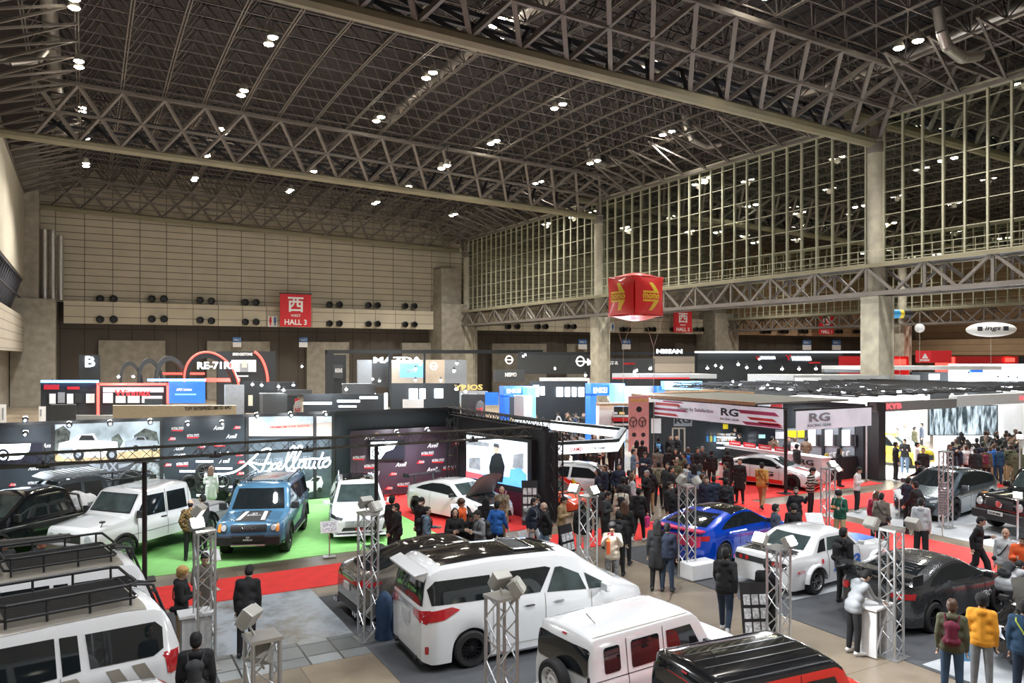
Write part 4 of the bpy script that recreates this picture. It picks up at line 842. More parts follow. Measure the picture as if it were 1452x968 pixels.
# --- black carbon coupe
c=coupe('carbon_race_coupe','black carbon-fibre race coupe with black spoke wheels behind the truss tower',(16.7,10.75),3,carbon,rim=rim_k,sc=1.0,wing=False)
b=MB(); b.box((-1.85,0,1.2),(.32,1.75,.03)); b.bar((-1.75,.4,.95),(-1.85,.4,1.2),.03); b.bar((-1.75,-.4,.95),(-1.85,-.4,1.2),.03); b.box((-1.85,.88,1.16),(.36,.02,.2)); b.box((-1.85,-.88,1.16),(.36,.02,.2)); b.build('rear_wing',carbon,c.root)
for i in range(9): c.lines('T',[[(-1.7+.11*i,-.4),(-1.7+.11*i,.4)]],.03,trim_k,'louvre')
c.text('R','AERO',(.75,.5),.45,.14,wh,off=.016,bold=.03); c.patch('B',[(.5,.72),(.78,.72),(.78,.84),(.5,.84)],lamp_r,'tail_lamp',.02)
# --- black open car at lower right
x,y=16.9,7.85
c=coupe('open_bonnet_car','black sports car with lifted bonnet at the right edge behind the orange jacket',(x,y),-170,paint_k,rim=rim_k,hoodopen=True,wing=False)
for sg in (1,-1): c.patch('F',disc(.68*sg,.62,.09),lamp_w,'round_headlamp',.03)
# --- grey fastback
c=Car('fastback_car','slate grey fastback car with yellow badge behind the white clipped board stand','car',4.7,1.84,(28.0,17.25),188,
 [(-2.35,.9),(-2.25,1.12),(-1.7,1.3),(-.8,1.46),(-.1,1.5),(.2,1.46),(1.3,1.0),(1.45,.95),(2.1,.75),(2.3,.62),(2.35,.5)],[(-2.4,1.02),(-.5,.98),(1.3,.9),(2.4,.6)],.18,paint_g,(-1.35,1.4),.36,.24,k=.38,r=.14,rim=rim_k,spokes=10,endr=.6,endw=.7,widt=[(-2.4,1),(-1.35,1.03),(0,.97),(1.4,1.02),(2.4,1)],scale=1.05)
c.both([(-1.9,1.16),(-1.6,1.02),(1.15,.98),(.4,1.34),(-.3,1.42),(-1.2,1.34)],glass_k,'side_window',.01); c.patch('F',[(-.7,1.02),(.7,1.02),(.54,1.42),(-.54,1.42)],glass_k,'windshield'); c.patch('T',[(-1.5,-.5),(.1,-.5),(.1,.5),(-1.5,.5)],paint_k,'glass_roof',.01)
c.patch('F',[(-.6,.3),(.6,.3),(.7,.5),(-.7,.5)],trim_k,'lower_grille',.014); c.plate('F',.42,w=.35,h=.14)
for sg in (1,-1): c.patch('F',[(.45*sg,.66),(.86*sg,.76),(.86*sg,.66),(.5*sg,.6)],lamp_w,'headlamp',.014)
c.mirrors(.95,1.02,paint_g); c.both(disc(1.75,.6,.06),paint_y,'yellow_badge'); c.lines('L',[[(-.7,.3),(-.7,1.0)],[(.2,.28),(.2,.98)],[(1.1,.3),(1.1,.92)],[(-1.6,.75),(1.0,.7)]],.014,trim_k,'door_gap')
# --- black boxy off-roader
c=Car('luxury_off_road_car','glossy black boxy off-road car at the right edge beside the grey fastback','car',4.6,1.92,(28.2,13.75),168,
 [(-2.3,1.2),(-2.27,1.85),(-2.15,1.94),(.35,1.96),(.5,1.9),(.85,1.3),(.95,1.24),(2.15,1.16),(2.27,1.05),(2.3,.9)],[(-2.4,1.2),(2.4,1.1)],.45,paint_k,(-1.4,1.45),.42,.27,k=.12,r=.07,rim=rim_k,spokes=7,style='twin',endr=.14,endw=.93,flare=(trim_k,.05))
c.both(rrect(-2.0,1.28,-1.1,1.75,.05),glass_k,'side_window'); c.both(rrect(-1.0,1.28,-.25,1.78,.05),glass_k,'side_window'); c.both(rrect(-.15,1.28,.5,1.78,.05),glass_k,'side_window'); c.patch('F',[(-.78,1.34),(.78,1.34),(.7,1.82),(-.7,1.82)],glass_c,'windshield')
c.patch('F',rrect(-.48,.8,.48,1.08,.04),trim_k,'grille',.012)
for i in range(9): c.lines('F',[[(-.4+.1*i,.83),(-.4+.1*i,1.05)]],.03,chrome,'grille_bar')
b=MB(); b.lathe([(.1,0),(.12,.01),(.1,.02)],None,20,M=Matrix.Rotation(R(90),3,'Y'),c=(2.33,0,.94)); 
for k in range(3):
    t=R(90+120*k); b.bar((2.34,0,.94),(2.34,.1*math.cos(t),.94+.1*math.sin(t)),.012)
b.build('star_emblem',chrome,c.root)
for sg in (1,-1): c.patch('F',disc(.72*sg,.93,.12),lamp_w,'headlamp',.02); c.patch('T',rrect(1.9,.78*sg-.08,2.1,.78*sg+.08,.03),amber,'indicator')
b=MB(); b.box((2.36,0,.55),(.2,1.85,.3)); b.build('front_bumper',trim_k,c.root,bevel=.05); b=MB(); b.box((2.48,0,.66),(.03,.52,.12)); o=b.build('number_plate',plate,c.root); b=MB(); put_text(b,'STU·IP 4008',(2.5,0,.66),(0,1,0),(0,0,1),.42,.07); b.build('lettering',blk,o); c.mirrors(.75,1.35,paint_k,h=.2)
# --- yellow hatchback
x,y=D(1262,41)
c=Car('hatchback_car','yellow hatchback with white wheels inside the white suspension booth','car',3.8,1.72,(x,y),-84,[(-1.9,.95),(-1.82,1.2),(-1.5,1.46),(-.8,1.52),(.2,1.5),(.45,1.44),(1.1,1.02),(1.2,.98),(1.75,.82),(1.88,.65),(1.9,.55)],[(-2,1.0),(1.1,.92),(2,.68)],.18,paint_y,(-1.2,1.22),.31,.2,k=.28,r=.1,rim=rim_w,spokes=8,endr=.4,endw=.78,scale=1.05)
c.both([(-1.5,1.02),(.95,.96),(.45,1.4),(-1.3,1.42)],glass_k,'side_window'); c.patch('F',[(-.68,1.04),(.68,1.04),(.56,1.42),(-.56,1.42)],glass_c,'windshield')
for sg in (1,-1): c.patch('F',[(.5*sg,.7),(.82*sg,.78),(.82*sg,.92),(.6*sg,.86)],lamp_w,'headlamp',.014)
c.root.location.z=.034; c.patch('F',rrect(-.5,.35,.5,.6,.05),trim_k,'grille',.012); c.text('L','KYB',(0,.6),.6,.16,redb); c.text('R','KYB',(0,.6),.6,.16,redb); c.mirrors(.8,1.0,paint_y)
# --- two dark trucks at the left
def truck(label,loc,ang,paint,canopy):
    c=Car('pickup_truck',label,'pickup truck',5.2,1.9,loc,ang,[(-2.6,1.0),(-.95,1.05),(-.9,1.1),(-.8,1.72),(-.6,1.84),(.35,1.82),(.55,1.76),(1.25,1.22),(1.4,1.18),(2.45,1.05),(2.58,.9),(2.6,.8)],[(-2.6,1.0),(-.9,1.1),(2.6,1.0)],.48,paint,(-1.6,1.6),.41,.28,k=.22,r=.1,rim=rim_k,spokes=6,style='off',tyre=offt,endr=.2,endw=.88,flare=(trim_k,.06))
    c.both([(-.72,1.18),(-.1,1.16),(-.1,1.66),(-.62,1.66)],glass_k,'side_window'); c.both([(0,1.16),(1.1,1.14),(.55,1.64),(0,1.68)],glass_k,'side_window'); c.patch('F',[(-.76,1.26),(.76,1.26),(.64,1.74),(-.64,1.74)],glass_c,'windshield'); c.mirrors(1.0,1.22,trim_k,h=.2); c.lines('L',[[(-2.5,1.0),(2.2,.98)]],.03,chrome,'side_trim')
    for sg in (1,-1): c.patch('F',rrect(.7*sg-.15,.85,.7*sg+.15,1.0,.03),lamp_w,'headlamp',.015)
    if canopy:
        al=mat('grey_alloy_slat',(.4,.42,.45),.3,.6); b=MB()
        for x in (-2.4,-1.7,-1.0):
            for y in (-.85,.85): b.bar((x,y,1.0),(x,y,1.62),.035)
        for y in (-.85,.85): b.bar((-2.4,y,1.62),(-.9,y,1.62),.04); b.bar((-2.4,y,1.32),(-.9,y,1.32),.03)
        for x in (-2.4,-1.7,-1.0): b.bar((x,-.85,1.62),(x,.85,1.62),.035)
        b.build('bed_rack',trim_k,c.root); b=MB()
        for k in range(8): b.box((-.75+.19*k,0,1.95),(.1,1.3,.03))
        b.bar((-.85,-.62,1.93),(.7,-.62,1.93),.03); b.bar((-.85,.62,1.93),(.7,.62,1.93),.03); b.add([(.66,-.65,1.96),(.66,.65,1.96),(.95,.6,1.85),(.95,-.6,1.85),(.66,-.65,1.92),(.66,.65,1.92),(.95,.6,1.81),(.95,-.6,1.81)],[(0,1,2,3),(7,6,5,4),(0,3,7,4),(1,5,6,2),(2,6,7,3),(0,4,5,1)]); b.build('roof_platform',al,c.root)
        w=wheel(c.root,-2.2,0,.4,.26,rim_k,5,'off',tyre=offt); w.location=(-1.9,0,1.35); w.name='spare_wheel'
    else:
        rod(c,[(-1.2,.85,1.0),(-1.05,.8,1.55),(-.9,.0,1.6),(-1.05,-.8,1.55),(-1.2,-.85,1.0)],.04,chrome,'roll_hoop')
        b=MB(); rnd=random.Random(3)
        for k in range(26):
            x=-2.3+1.2*rnd.random(); y=-.6+1.2*rnd.random(); r=.16+.12*rnd.random(); b.lathe([(.001,-r),(r*.7,-r*.6),(r,0),(r*.7,r*.6),(.001,r)],None,10,c=(x,y,1.08+.15*rnd.random()))
        tag(b.build('white_snow_pile',wh,c.root,smooth=True),'lumpy white fake snow heaped in the load bed','fake snow'); del bpy.data.objects['white_snow_pile']['category']
    return c
truck('glossy black pickup truck with chrome side trim and white heap in its bed',(-1.5,26.85),-141,paint_k,False)
truck('dark grey pickup truck with slatted alloy roof platform against the graphic wall',(-.4,29.25),-158,mat('dark_grey_car_paint',(.06,.07,.08),.3,.3,coat=1),True)
# ================= THE GRAPHIC-WALL BOOTH =================
glow=mat('neon_white_glow',(.85,.92,1),.4,emit=6,var=0,ecol=(.75,.86,1)); ledw=mat('led_white_panel',(.9,.93,1),.4,emit=3.2,var=.02,ecol=(.85,.93,1)); flood=mat('floodlight_glow',(1,1,1),.4,emit=90,var=0,ecol=(.93,.97,1))
alu=mat('aluminium_truss_tube',(.62,.63,.64),.3,.85,var=.04); blkm=mat('black_truss_tube',(.025,.025,.027),.5,.3,var=.1); wallk=mat('black_wall_panel',(.014,.018,.022),.6,var=.15)
whp=mat('white_painted_panel',(.78,.79,.8),.5,var=.03); redp=mat('red_print',(.65,.02,.03),.5,var=.05); greyp=mat('grey_print',(.25,.27,.3),.5,var=.1)
def pw(px,py,Y):
    x,d=onY(px,Y); return (x,Y,ZZ(py,d))
def pX(px,py,X):
    y,d=onX(px,X); return (X,y,ZZ(py,d))
def flat(poly,Y,m,name,parent,thick=.02,off=0,plane='Y'):
    f=pw if plane=='Y' else pX
    P_=[Vector(f(x,y,Y)) for x,y in poly]; n=Vector((0,-1,0)) if plane=='Y' else Vector((-1,0,0))
    b=MB(); A=[p+n*(off+thick) for p in P_]; B=[p+n*off for p in P_]; k=len(P_)
    b.add(A+B,[tuple(range(k)),tuple(range(2*k-1,k-1,-1))]+[(i,(i+1)%k,k+(i+1)%k,k+i) for i in range(k)])
    return b.build(name,m,parent)
def rect(x0,y0,x1,y1): return [(x0,y0),(x1,y0),(x1,y1),(x0,y1)]
def ring(cx,cy,r,k=.95,n=20): return [(cx+r*math.cos(2*math.pi*i/n),cy+r/k*math.sin(2*math.pi*i/n)) for i in range(n)]
def ptext(txt,x0,y0,x1,y1,Y,m,name,parent,off=.05,plane='Y',**kw):
    f=pw if plane=='Y' else pX
    a=Vector(f(x0,(y0+y1)/2,Y)); b=Vector(f(x1,(y0+y1)/2,Y)); t=Vector(f((x0+x1)/2,y0,Y)); u=Vector(f((x0+x1)/2,y1,Y))
    rt=b-a; rt.z=0; c=(t+u)/2; mb=MB(); put_text(mb,txt,c,rt,(0,0,1),rt.length,abs(t.z-u.z),off=off,**kw); return mb.build(name,m,parent)
YW=31.0
def xs_at(px): return onY(px,YW)[0]
bw=thing('booth_wall','tall black exhibition wall with posters behind the green carpet','booth wall')
for i,(a,b_) in enumerate(((-60,75),(75,229),(229,350),(350,472),(472,652))):
    b=MB(); b.bx(xs_at(a),xs_at(b_)-.01,YW,YW+.12,0,3.45); b.build('wall_panel',wallk,bw)
for px in (75,229,350,446,472):
    b=MB(); b.bx(xs_at(px)-.06,xs_at(px)+.06,YW-.08,YW,0,3.5); b.build('panel_post',blkm,bw)
b=MB(); b.bx(xs_at(-60),xs_at(652),YW-.1,YW-.02,3.4,3.52); b.build('top_rail',blkm,bw)
skyp=mat('poster_sky_print',(.42,.48,.52),.6,var=.45,scale=1.6); sandp=mat('poster_sand_print',(.45,.33,.18),.6,var=.3,scale=3); treep=mat('poster_tree_print',(.08,.09,.08),.7,var=.8,scale=7)
po=thing('wall_poster','large poster of white and grey pickups in a desert on the black wall','poster')
flat(rect(77,597,228,652),YW,skyp,'poster_sheet',po,.03,.0); flat([(77,640),(150,642),(228,636),(228,651),(77,654)],YW,sandp,'ground_print',po,.01,.03)
for q in ([(77,610),(90,603),(100,612),(96,640),(77,642)],[(158,620),(168,614),(175,625),(170,634),(158,634)],[(190,617),(205,607),(222,612),(226,630),(190,628)]): flat(q,YW,treep,'tree_print',po,.01,.035)
def vtruck(ox,oy,s,m):
    T=lambda pts:[(ox+x*s,oy+y*s) for x,y in pts]
    flat(T([(0,30),(2,14),(18,10),(30,2),(52,0),(58,10),(86,12),(88,30),(78,34),(10,36)]),YW,m,'pickup_print',po,.01,.042)
    flat(T([(30,10),(34,3),(50,3),(54,10)]),YW,blk,'pickup_window_print',po,.006,.054); flat(T([(2,22),(22,21),(20,30),(4,31)]),YW,greyp,'pickup_grille_print',po,.006,.054)
    for cx in (30,78): flat(T(ring(cx,31,8)),YW,blk,'pickup_wheel_print',po,.006,.054); flat(T(ring(cx,31,4)),YW,greyp,'pickup_hub_print',po,.004,.062)
vtruck(82,614,.98,wh); vtruck(176,618,.55,greyp)
po2=thing('wall_poster','dark poster with winged AX emblem and large off-road tyre','poster')
flat(rect(77,655,228,735),YW,mat('dark_poster_print',(.06,.065,.07),.5,var=.3,scale=2),'poster_sheet',po2,.03)
ptext('AX',143,655,167,668,YW,greyp,'lettering',po2,.04,bold=.03); ptext('AXELLA',137,670,172,675,YW,greyp,'lettering',po2,.04)
for sg in (-1,1): flat([(155+sg*13,658),(155+sg*32,656),(155+sg*24,661),(155+sg*13,664)],YW,greyp,'wing_print',po2,.01,.03)
flat(ring(207,681,27),YW,mat('tyre_print',(.22,.24,.25),.5,var=.7,scale=9),'tyre_print',po2,.01,.034); flat(ring(206,682,16),YW,blk,'rim_print',po2,.01,.045)
for k in range(6):
    t=R(60*k); flat([(206,682),(206+14*math.cos(t),682+15*math.sin(t)),(206+14*math.cos(t+.3),682+15*math.sin(t+.3))],YW,greyp,'spoke_print',po2,.006,.056)
po3=thing('wall_poster','sunset poster with pale dunes and small lettering above the neon sign','poster')
flat(rect(352,590,470,618),YW,mat('poster_sunset_print',(.55,.42,.36),.6,var=.3,scale=1.2),'poster_sheet',po3,.03); flat([(352,590),(470,590),(470,598),(410,602),(352,606)],YW,mat('poster_haze_print',(.5,.58,.66),.6,var=.1),'sky_print',po3,.01,.03); ptext('STREET SPORTS',385,597,440,602,YW,wh,'lettering',po3,.05); ptext('PREMIUM CAR SHOW',383,603,439,606,YW,redp,'lettering',po3,.05)
po4=thing('wall_poster','dark grey poster with a white coupe print below the neon sign','poster')
flat(rect(352,622,470,705),YW,mat('dark_grey_poster',(.07,.085,.10),.5,var=.4,scale=2),'poster_sheet',po4,.03); ptext('TOYOTA GR86 / SUBARU BRZ',362,648,440,655,YW,greyp,'lettering',po4,.05)
flat([(429,690),(431,683),(440,680),(446,674),(455,675),(458,684),(455,693),(437,698)],YW,wh,'coupe_print',po4,.01,.032); flat([(440,681),(446,676),(454,677),(450,682)],YW,blk,'coupe_window_print',po4,.006,.045)
for cx in (435,453): flat(ring(cx,694,3.4),YW,blk,'coupe_wheel_print',po4,.006,.045)
scr_g=[]
def logo_panel(label,x0,x1,y0,y1,Y,pts,bg):
    r=thing('logo_banner',label,'banner'); flat([(x0,y0),(x1,y0+(x1-x0)*-.05),(x1,y1-(x1-x0)*.05),(x0,y1)],Y,bg,'panel_sheet',r,.03)
    for (x,y,k) in pts:
        if k=='A': ptext('Axell',x,y,x+16,y+6,Y,wh,'script_logo',r,.06,shear=.4)
        elif k=='M': flat(rect(x,y+4,x+16,y+6),Y,redp,'red_underline',r,.01,.03); ptext('MATERIAL SPORTS',x,y,x+17,y+4,Y,wh,'lettering',r,.06)
        elif k=='R': flat([(x,y+5),(x+4,y),(x+10,y+1),(x+10,y+5)],Y,redp,'red_emblem',r,.01,.03); ptext('AXIS',x+3,y+1,x+11,y+4,Y,wh,'lettering',r,.06)
        else: ptext('♛',x,y,x+5,y+5,Y,mat('gold_print',(.45,.32,.15),.5),'gold_emblem',r,.06)
    return r
pt=[(243,605,'M'),(302,603,'A'),(330,603,'R'),(238,619,'R'),(265,615,'M'),(320,615,'A'),(246,632,'A'),(280,630,'R'),(303,627,'M'),(246,643,'M'),(308,640,'A'),(334,641,'R'),(232,656,'R'),(250,655,'M'),(310,650,'A'),(336,652,'R'),(232,680,'A'),(335,668,'R')]
logo_panel('black banner with small script logos and red underlines above the wheel display',230,349,596,716,YW,pt,mat('black_banner_print',(.02,.026,.034),.5,var=.3,scale=.8))
pt=[(516,617,'A'),(527,622,'M'),(500,646,'M'),(516,658,'M'),(531,613,'G'),(563,613,'G'),(605,628,'A'),(597,640,'M'),(640,626,'R'),(590,652,'R'),(612,650,'M'),(604,662,'A'),(560,655,'A'),(551,669,'R'),(522,668,'A'),(628,660,'M'),(620,676,'M'),(545,689,'R'),(563,684,'M'),(574,697,'A'),(592,684,'G'),(505,669,'G'),(635,644,'G'),(500,690,'R')]
logo_panel('dark banner shading to maroon with small script logos around a wall screen',497,650,611,703,30.0,pt,mat('maroon_banner_print',(.045,.03,.045),.45,var=.5,scale=.5))
pt=[(40,660,'A'),(12,684,'R'),(40,682,'M'),(12,696,'M'),(60,628,'A')]
logo_panel('black banner section with script logos at the far left of the wall',-40,73,604,735,YW,pt,MATS['black_banner_print'])
def screen(label,poly,Y,plane='Y',content=None):
    r=thing('video_screen',label,'screen'); xs=[p[0] for p in poly]; ys=[p[1] for p in poly]; cx=sum(xs)/len(xs); cy=sum(ys)/len(ys)
    flat([(cx+(x-cx)*1.06,cy+(y-cy)*1.1) for x,y in poly],Y,trim_k,'screen_bezel',r,.08,.04,plane)
    for i,(pl,m,nm) in enumerate(content): flat(pl,Y,m,nm,r,.005,.125+.006*i,plane)
    return r
e_w=mat('screen_white_glow',(.8,.88,1),.5,emit=2.0,ecol=(.75,.88,1),var=.1); e_b=mat('screen_blue_glow',(.1,.35,.8),.5,emit=1.2,ecol=(.12,.4,.85),var=.3,scale=2); e_k=mat('screen_dark',(.02,.02,.03),.2); e_r=mat('screen_red_glow',(.8,.1,.12),.5,emit=1.2,ecol=(.8,.1,.12)); e_g=mat('screen_grey_glow',(.4,.45,.5),.5,emit=.5,var=.6,scale=3); e_s=mat('screen_skin_glow',(.7,.5,.4),.5,emit=.8,ecol=(.75,.55,.45))
screen('wall screen showing a white car front at the far left of the booth',rect(-25,627,60,656),YW,'Y',[(rect(-25,627,60,656),e_k,'picture'),([(-20,630),(44,628),(42,638),(30,650),(-20,655)],e_w,'white_car_picture'),(ring(5,645,9),e_k,'wheel_picture'),(ring(5,645,6),e_w,'rim_picture'),(ring(5,645,3.6),e_k,'hub_picture')])
screen('small wall screen showing a white car and wheel on the maroon banner',rect(524,624,571,650),30.0,'Y',[(rect(524,624,571,650),e_k,'picture'),([(524,626),(562,625),(556,636),(545,640),(538,650),(524,650)],e_w,'white_car_picture'),(ring(533,642,7.5),e_k,'wheel_picture'),(ring(533,642,6),e_w,'rim_picture'),(ring(533,642,3.4),e_k,'hub_picture')])
# big LED wall standing at an angle near the corner
def led():
    A=Vector((13.05,27.2,0)); B=Vector((13.75,23.7,0)); ax=(B-A).normalized(); n=Vector((ax.y,-ax.x,0)); 
    if n.x>0: n=-n
    r=thing('led_screen_wall','large bright LED screen showing a presenter beside a blue car','screen',(A.x,A.y,0)); r.location=(0,0,0)
    L=(B-A).length
    def Q(u,z,o): return A+ax*(u*L)+n*o+Vector((0,0,z))
    def poly(pts,m,nm,o,th=.01):
        k=len(pts); b=MB(); b.add([Q(u,z,o+th) for u,z in pts]+[Q(u,z,o) for u,z in pts],[tuple(range(k)),tuple(range(2*k-1,k-1,-1))]+[(i,(i+1)%k,k+(i+1)%k,k+i) for i in range(k)]); return b.build(nm,m,r)
    poly([(-.03,.85),(1.06,.85),(1.06,2.78),(-.03,2.78)],trim_k,'screen_frame',-.2,.2); poly([(0,1.05),(1,1.05),(1,2.68),(0,2.68)],e_w,'picture',.0)
    poly([(0,1.05),(1,1.05),(1,1.3),(.75,1.35),(0,1.25)],e_b,'blue_floor_picture',.012); poly([(.42,1.05),(.62,1.1),(.66,1.7),(.6,2.15),(.52,2.2),(.44,2.0),(.4,1.6)],e_k,'presenter_coat_picture',.02); poly([(.48,2.15),(.56,2.15),(.57,2.4),(.48,2.42)],e_s,'presenter_face_picture',.026); poly([(.47,2.38),(.575,2.36),(.565,2.5),(.49,2.52)],e_k,'presenter_hair_picture',.032)
    poly([(.72,1.15),(1,1.1),(1,1.55),(.9,1.75),(.75,1.65)],e_b,'blue_car_picture',.026); poly([(0,1.05),(.36,1.08),(.36,1.24),(0,1.28)],e_r,'red_caption_picture',.026); poly([(.05,1.4),(.25,1.4),(.25,1.9),(.05,1.8)],e_g,'stand_picture',.02); poly([(.78,1.7),(.95,1.7),(.95,2.3),(.8,2.2)],e_g,'visitor_picture',.02); poly([(0,2.3),(.4,2.34),(.4,2.5),(0,2.5)],e_g,'ceiling_picture',.02)
    poly([(-.03,.0),(1.06,.0),(1.06,.85),(-.03,.85)],mat('maroon_plinth',(.10,.012,.03),.5),'maroon_plinth',-.15,.2)
    b=MB(); c=Q(.45,.5,.08); put_text(b,'Axell',c,ax,(0,0,1),1.9,.7,shear=.4,off=.01); b.build('script_lettering',mat('pale_pink_print',(.6,.35,.45),.5),r)
led()
# side wall with black truss towers
def truss(name,label,cat,a,b,w,m,r=.025,parent=None,n=None,tri=False,build=True,up=Vector((0,0,1))):
    a=Vector(a); b=Vector(b); L=(b-a).length; ax=(b-a)/L; s=ax.cross(up) if abs(ax.dot(up))<.9 else Vector((1,0,0)); s.normalize(); t=s.cross(ax).normalized()
    cs=[s*w/2+t*w/2,s*-w/2+t*w/2,s*-w/2-t*w/2,s*w/2-t*w/2]; c=MB(); d=MB()
    for q in cs: c.bar(a+q,b+q,r,None,6)
    n=n or max(2,round(L/w/1.0)); 
    for k in range(n):
        p0=a+ax*(L*k/n); p1=a+ax*(L*(k+1)/n)
        for i in range(4):
            j=(i+1)%4
            d.bar(p0+cs[i if k%2 else j],p1+cs[j if k%2 else i],r*.5,None,4)
            if k%4==0: d.bar(p0+cs[i],p0+cs[j],r*.5,None,4)
    root=parent or thing(name,label,cat)
    c.build('chord_tubes',m,root,smooth=True); d.build('lattice',m,root); return root
sw=thing('side_wall_structure','black side wall of the booth running toward the viewer beside the LED screen','booth wall')
b=MB(); b.bx(14.0,14.15,22.9,31.1,0,3.3); b.build('wall_panel',wallk,sw); b=MB(); b.bx(14.16,14.5,22.9,24.0,0,3.1); b.build('cabinet_block',wallk,sw)
truss('x','',None,(14.05,22.9,3.35),(14.05,31,3.35),.3,blkm,.03,parent=sw)
truss('black_truss_tower','black lattice tower between the maroon banner and the LED screen','truss tower',(12.75,27.9,0),(12.75,27.9,3.3),.32,blkm,.03)
truss('black_truss_tower','black lattice tower at the front corner right of the LED screen','truss tower',(14.35,22.75,0),(14.35,22.75,3.1),.34,blkm,.03)
b=MB(); b.bx(14.2,14.8,28.6,29.2,.02,2.6); tag(b.build('speaker_stack',trim_k,bevel=.03),'black speaker stack on the back side of the LED screen','speaker')
# overhead black beam on black poles
tb=truss('overhead_truss_beam','long dark lattice beam carried by black poles above the off-road cars','truss',(-8,22.15,3.24),(13.2,22.6,3.2),.3,mat('bronze_black_truss',(.05,.045,.035),.5,.4),.022)
for px,z0 in ((205,'left'),(523,'right')):
    x,y=(1.35,21.95) if px==205 else (7.7,22.35)
    r=thing('support_pole','%s black pole carrying the overhead lattice beam'%('slim' if px==205 else 'slim right-hand'),'pole',(x,y,0)); b=MB(); b.lathe([(.06,0),(.06,3.05)],None,12); b.build('pole',blkm,r,smooth=True); b=MB(); b.box((0,0,.02),(.5,.5,.03)); b.build('base_plate',blkm,r); b=MB(); b.box((0,0,3.05),(.5,.25,.02)); b.build('head_plate',blkm,r)
bpy.data.objects['support_pole']['label']='slim black pole standing by the rear of the white roof-rack car'
bpy.data.objects['support_pole.001']['label']='slim black pole in front of the small wall screen, right of the white crossover'
for i,x in enumerate((-.9,3.1,5.6,10.9)):
    b=MB(); b.box((0,0,-.08),(.3,.12,.06)); b.box((0,0,0),(.06,.06,.14)); o=b.build('beam_spotlight',trim_k,loc=(x,22.25,3.12)); tag(o,['dark spotlight box under the beam near the left edge','dark spotlight box under the beam left of the neon sign','dark spotlight box under the beam before the neon sign','dark spotlight box under the beam before the maroon banner'][i],'spotlight')
# white flood lamps over the wall posters
SPOTS=[]
def smallspot(px,py,Y,label,grp,e=1):
    x,d=onY(px,Y); z=ZZ(py,d); r=thing('booth_spotlight',label,'spotlight',(x,Y,z),group=grp); b=MB(); b.lathe([(.001,-.05),(.09,-.04),(.09,.0)],None,14,M=Matrix.Rotation(R(115),3,'X')); b.build('lens',flood,r,smooth=True); b=MB(); b.lathe([(.1,-.01),(.09,.12),(.04,.16)],None,14,M=Matrix.Rotation(R(115),3,'X')); b.bar((0,0,0),(0,.3,-.02),.02); b.build('housing',trim_k,r,smooth=True); SPOTS.append((x,Y,z)); return r
for px,py,Y,l in ((36,594,30.3,'bright spotlight above the far left banner'),(36,614,29.6,'second bright spotlight just below the far left one'),(98,601,30.2,'spotlight above the left half of the pickup poster'),(156,599,30.2,'spotlight above the middle of the pickup poster'),(213,597,30.2,'spotlight above the right end of the pickup poster'),(266,600,30.2,'spotlight above the left side of the script banner'),(315,599,30.2,'spotlight above the right side of the script banner'),(364,588,30.4,'spotlight at the left of the sunset poster'),(412,587,30.4,'spotlight over the middle of the sunset poster'),(461,586,30.4,'spotlight at the right of the sunset poster'),(563,612,29.3,'dimmer spotlight above the small wall screen'),(606,609,29.3,'bright spotlight above the maroon banner')): smallspot(px,py,Y,l,'booth wall spotlights')
# neon script sign
ns=thing('neon_sign','large white glowing script neon sign over the blue car','neon sign')
ST=[[(308.04,671.56),(320.09,671.56),(332.14,668.88),(342.86,662.86),(350.89,656.16),(358.93,649.46),(366.96,641.43),(375.0,636.74),(380.35,635.8),(383.7,637.14),(382.36,642.1),(379.01,649.46),(375.0,658.84),(371.65,666.2),(368.3,668.88),(363.61,665.53),(357.59,660.18),(353.57,657.1),(357.59,655.49),(366.96,657.9),(376.34,658.17)],[(379.01,657.5),(383.3,655.89),(385.44,658.84),(385.44,664.19),(388.39,666.2)],[(391.07,656.16),(385.71,660.18),(380.35,666.2)],[(389.46,663.93),(394.42,662.19),(398.43,658.57),(398.03,655.09),(394.82,655.89),(392.67,660.18),(394.01,665.27),(399.1,664.86)],[(399.1,664.86),(405.8,656.16),(413.83,644.11),(418.12,635.0),(415.44,632.32),(411.42,636.07),(407.81,646.78),(405.53,657.5),(406.87,664.46),(411.16,663.52)],[(411.16,663.52),(418.52,654.15),(424.55,642.77),(428.3,634.73),(426.16,631.79),(422.54,633.93),(418.52,644.11),(415.84,654.82),(416.51,664.19),(421.2,663.12)],[(432.58,655.09),(427.23,653.75),(423.48,658.17),(424.28,662.86),(428.3,662.59),(432.58,655.09)],[(433.92,653.48),(432.32,661.52),(435.53,663.52)],[(439.95,652.81),(437.67,660.18),(439.55,663.52),(443.3,662.19),(446.65,653.48)],[(446.65,653.48),(444.9,661.52),(447.98,663.52)],[(458.3,641.16),(455.08,649.46),(451.6,658.84),(452.94,663.12),(456.42,661.78)],[(424.55,651.87),(440.62,650.27),(454.01,650.27),(467.4,648.66)],[(463.12,652.81),(458.43,655.89),(458.03,660.18),(461.78,661.78),(466.33,658.84),(468.21,653.75),(465.8,651.07),(463.12,652.81)]]
for s_ in ST:
    P_=[Vector(pw(x,y,30.2)) for x,y in s_]; sm=[]
    for i in range(len(P_)-1):
        p0=P_[max(0,i-1)];p1=P_[i];p2=P_[i+1];p3=P_[min(len(P_)-1,i+2)]
        for k in range(4):
            t=k/4; sm.append(.5*((2*p1)+(p2-p0)*t+(2*p0-5*p1+4*p2-p3)*t*t+(3*p1-p0-3*p2+p3)*t**3))
    sm.append(P_[-1]); b=MB(); b.path(sm,.032,None,6); b.build('neon_tube',glow,ns,smooth=True)
b=MB(); a=pw(335,668,30.3); c_=pw(470,660,30.3); 
for px in (352,400,450): p=Vector(pw(px,656,30.3)); b.bar(p,(p.x,YW,p.z),.02)
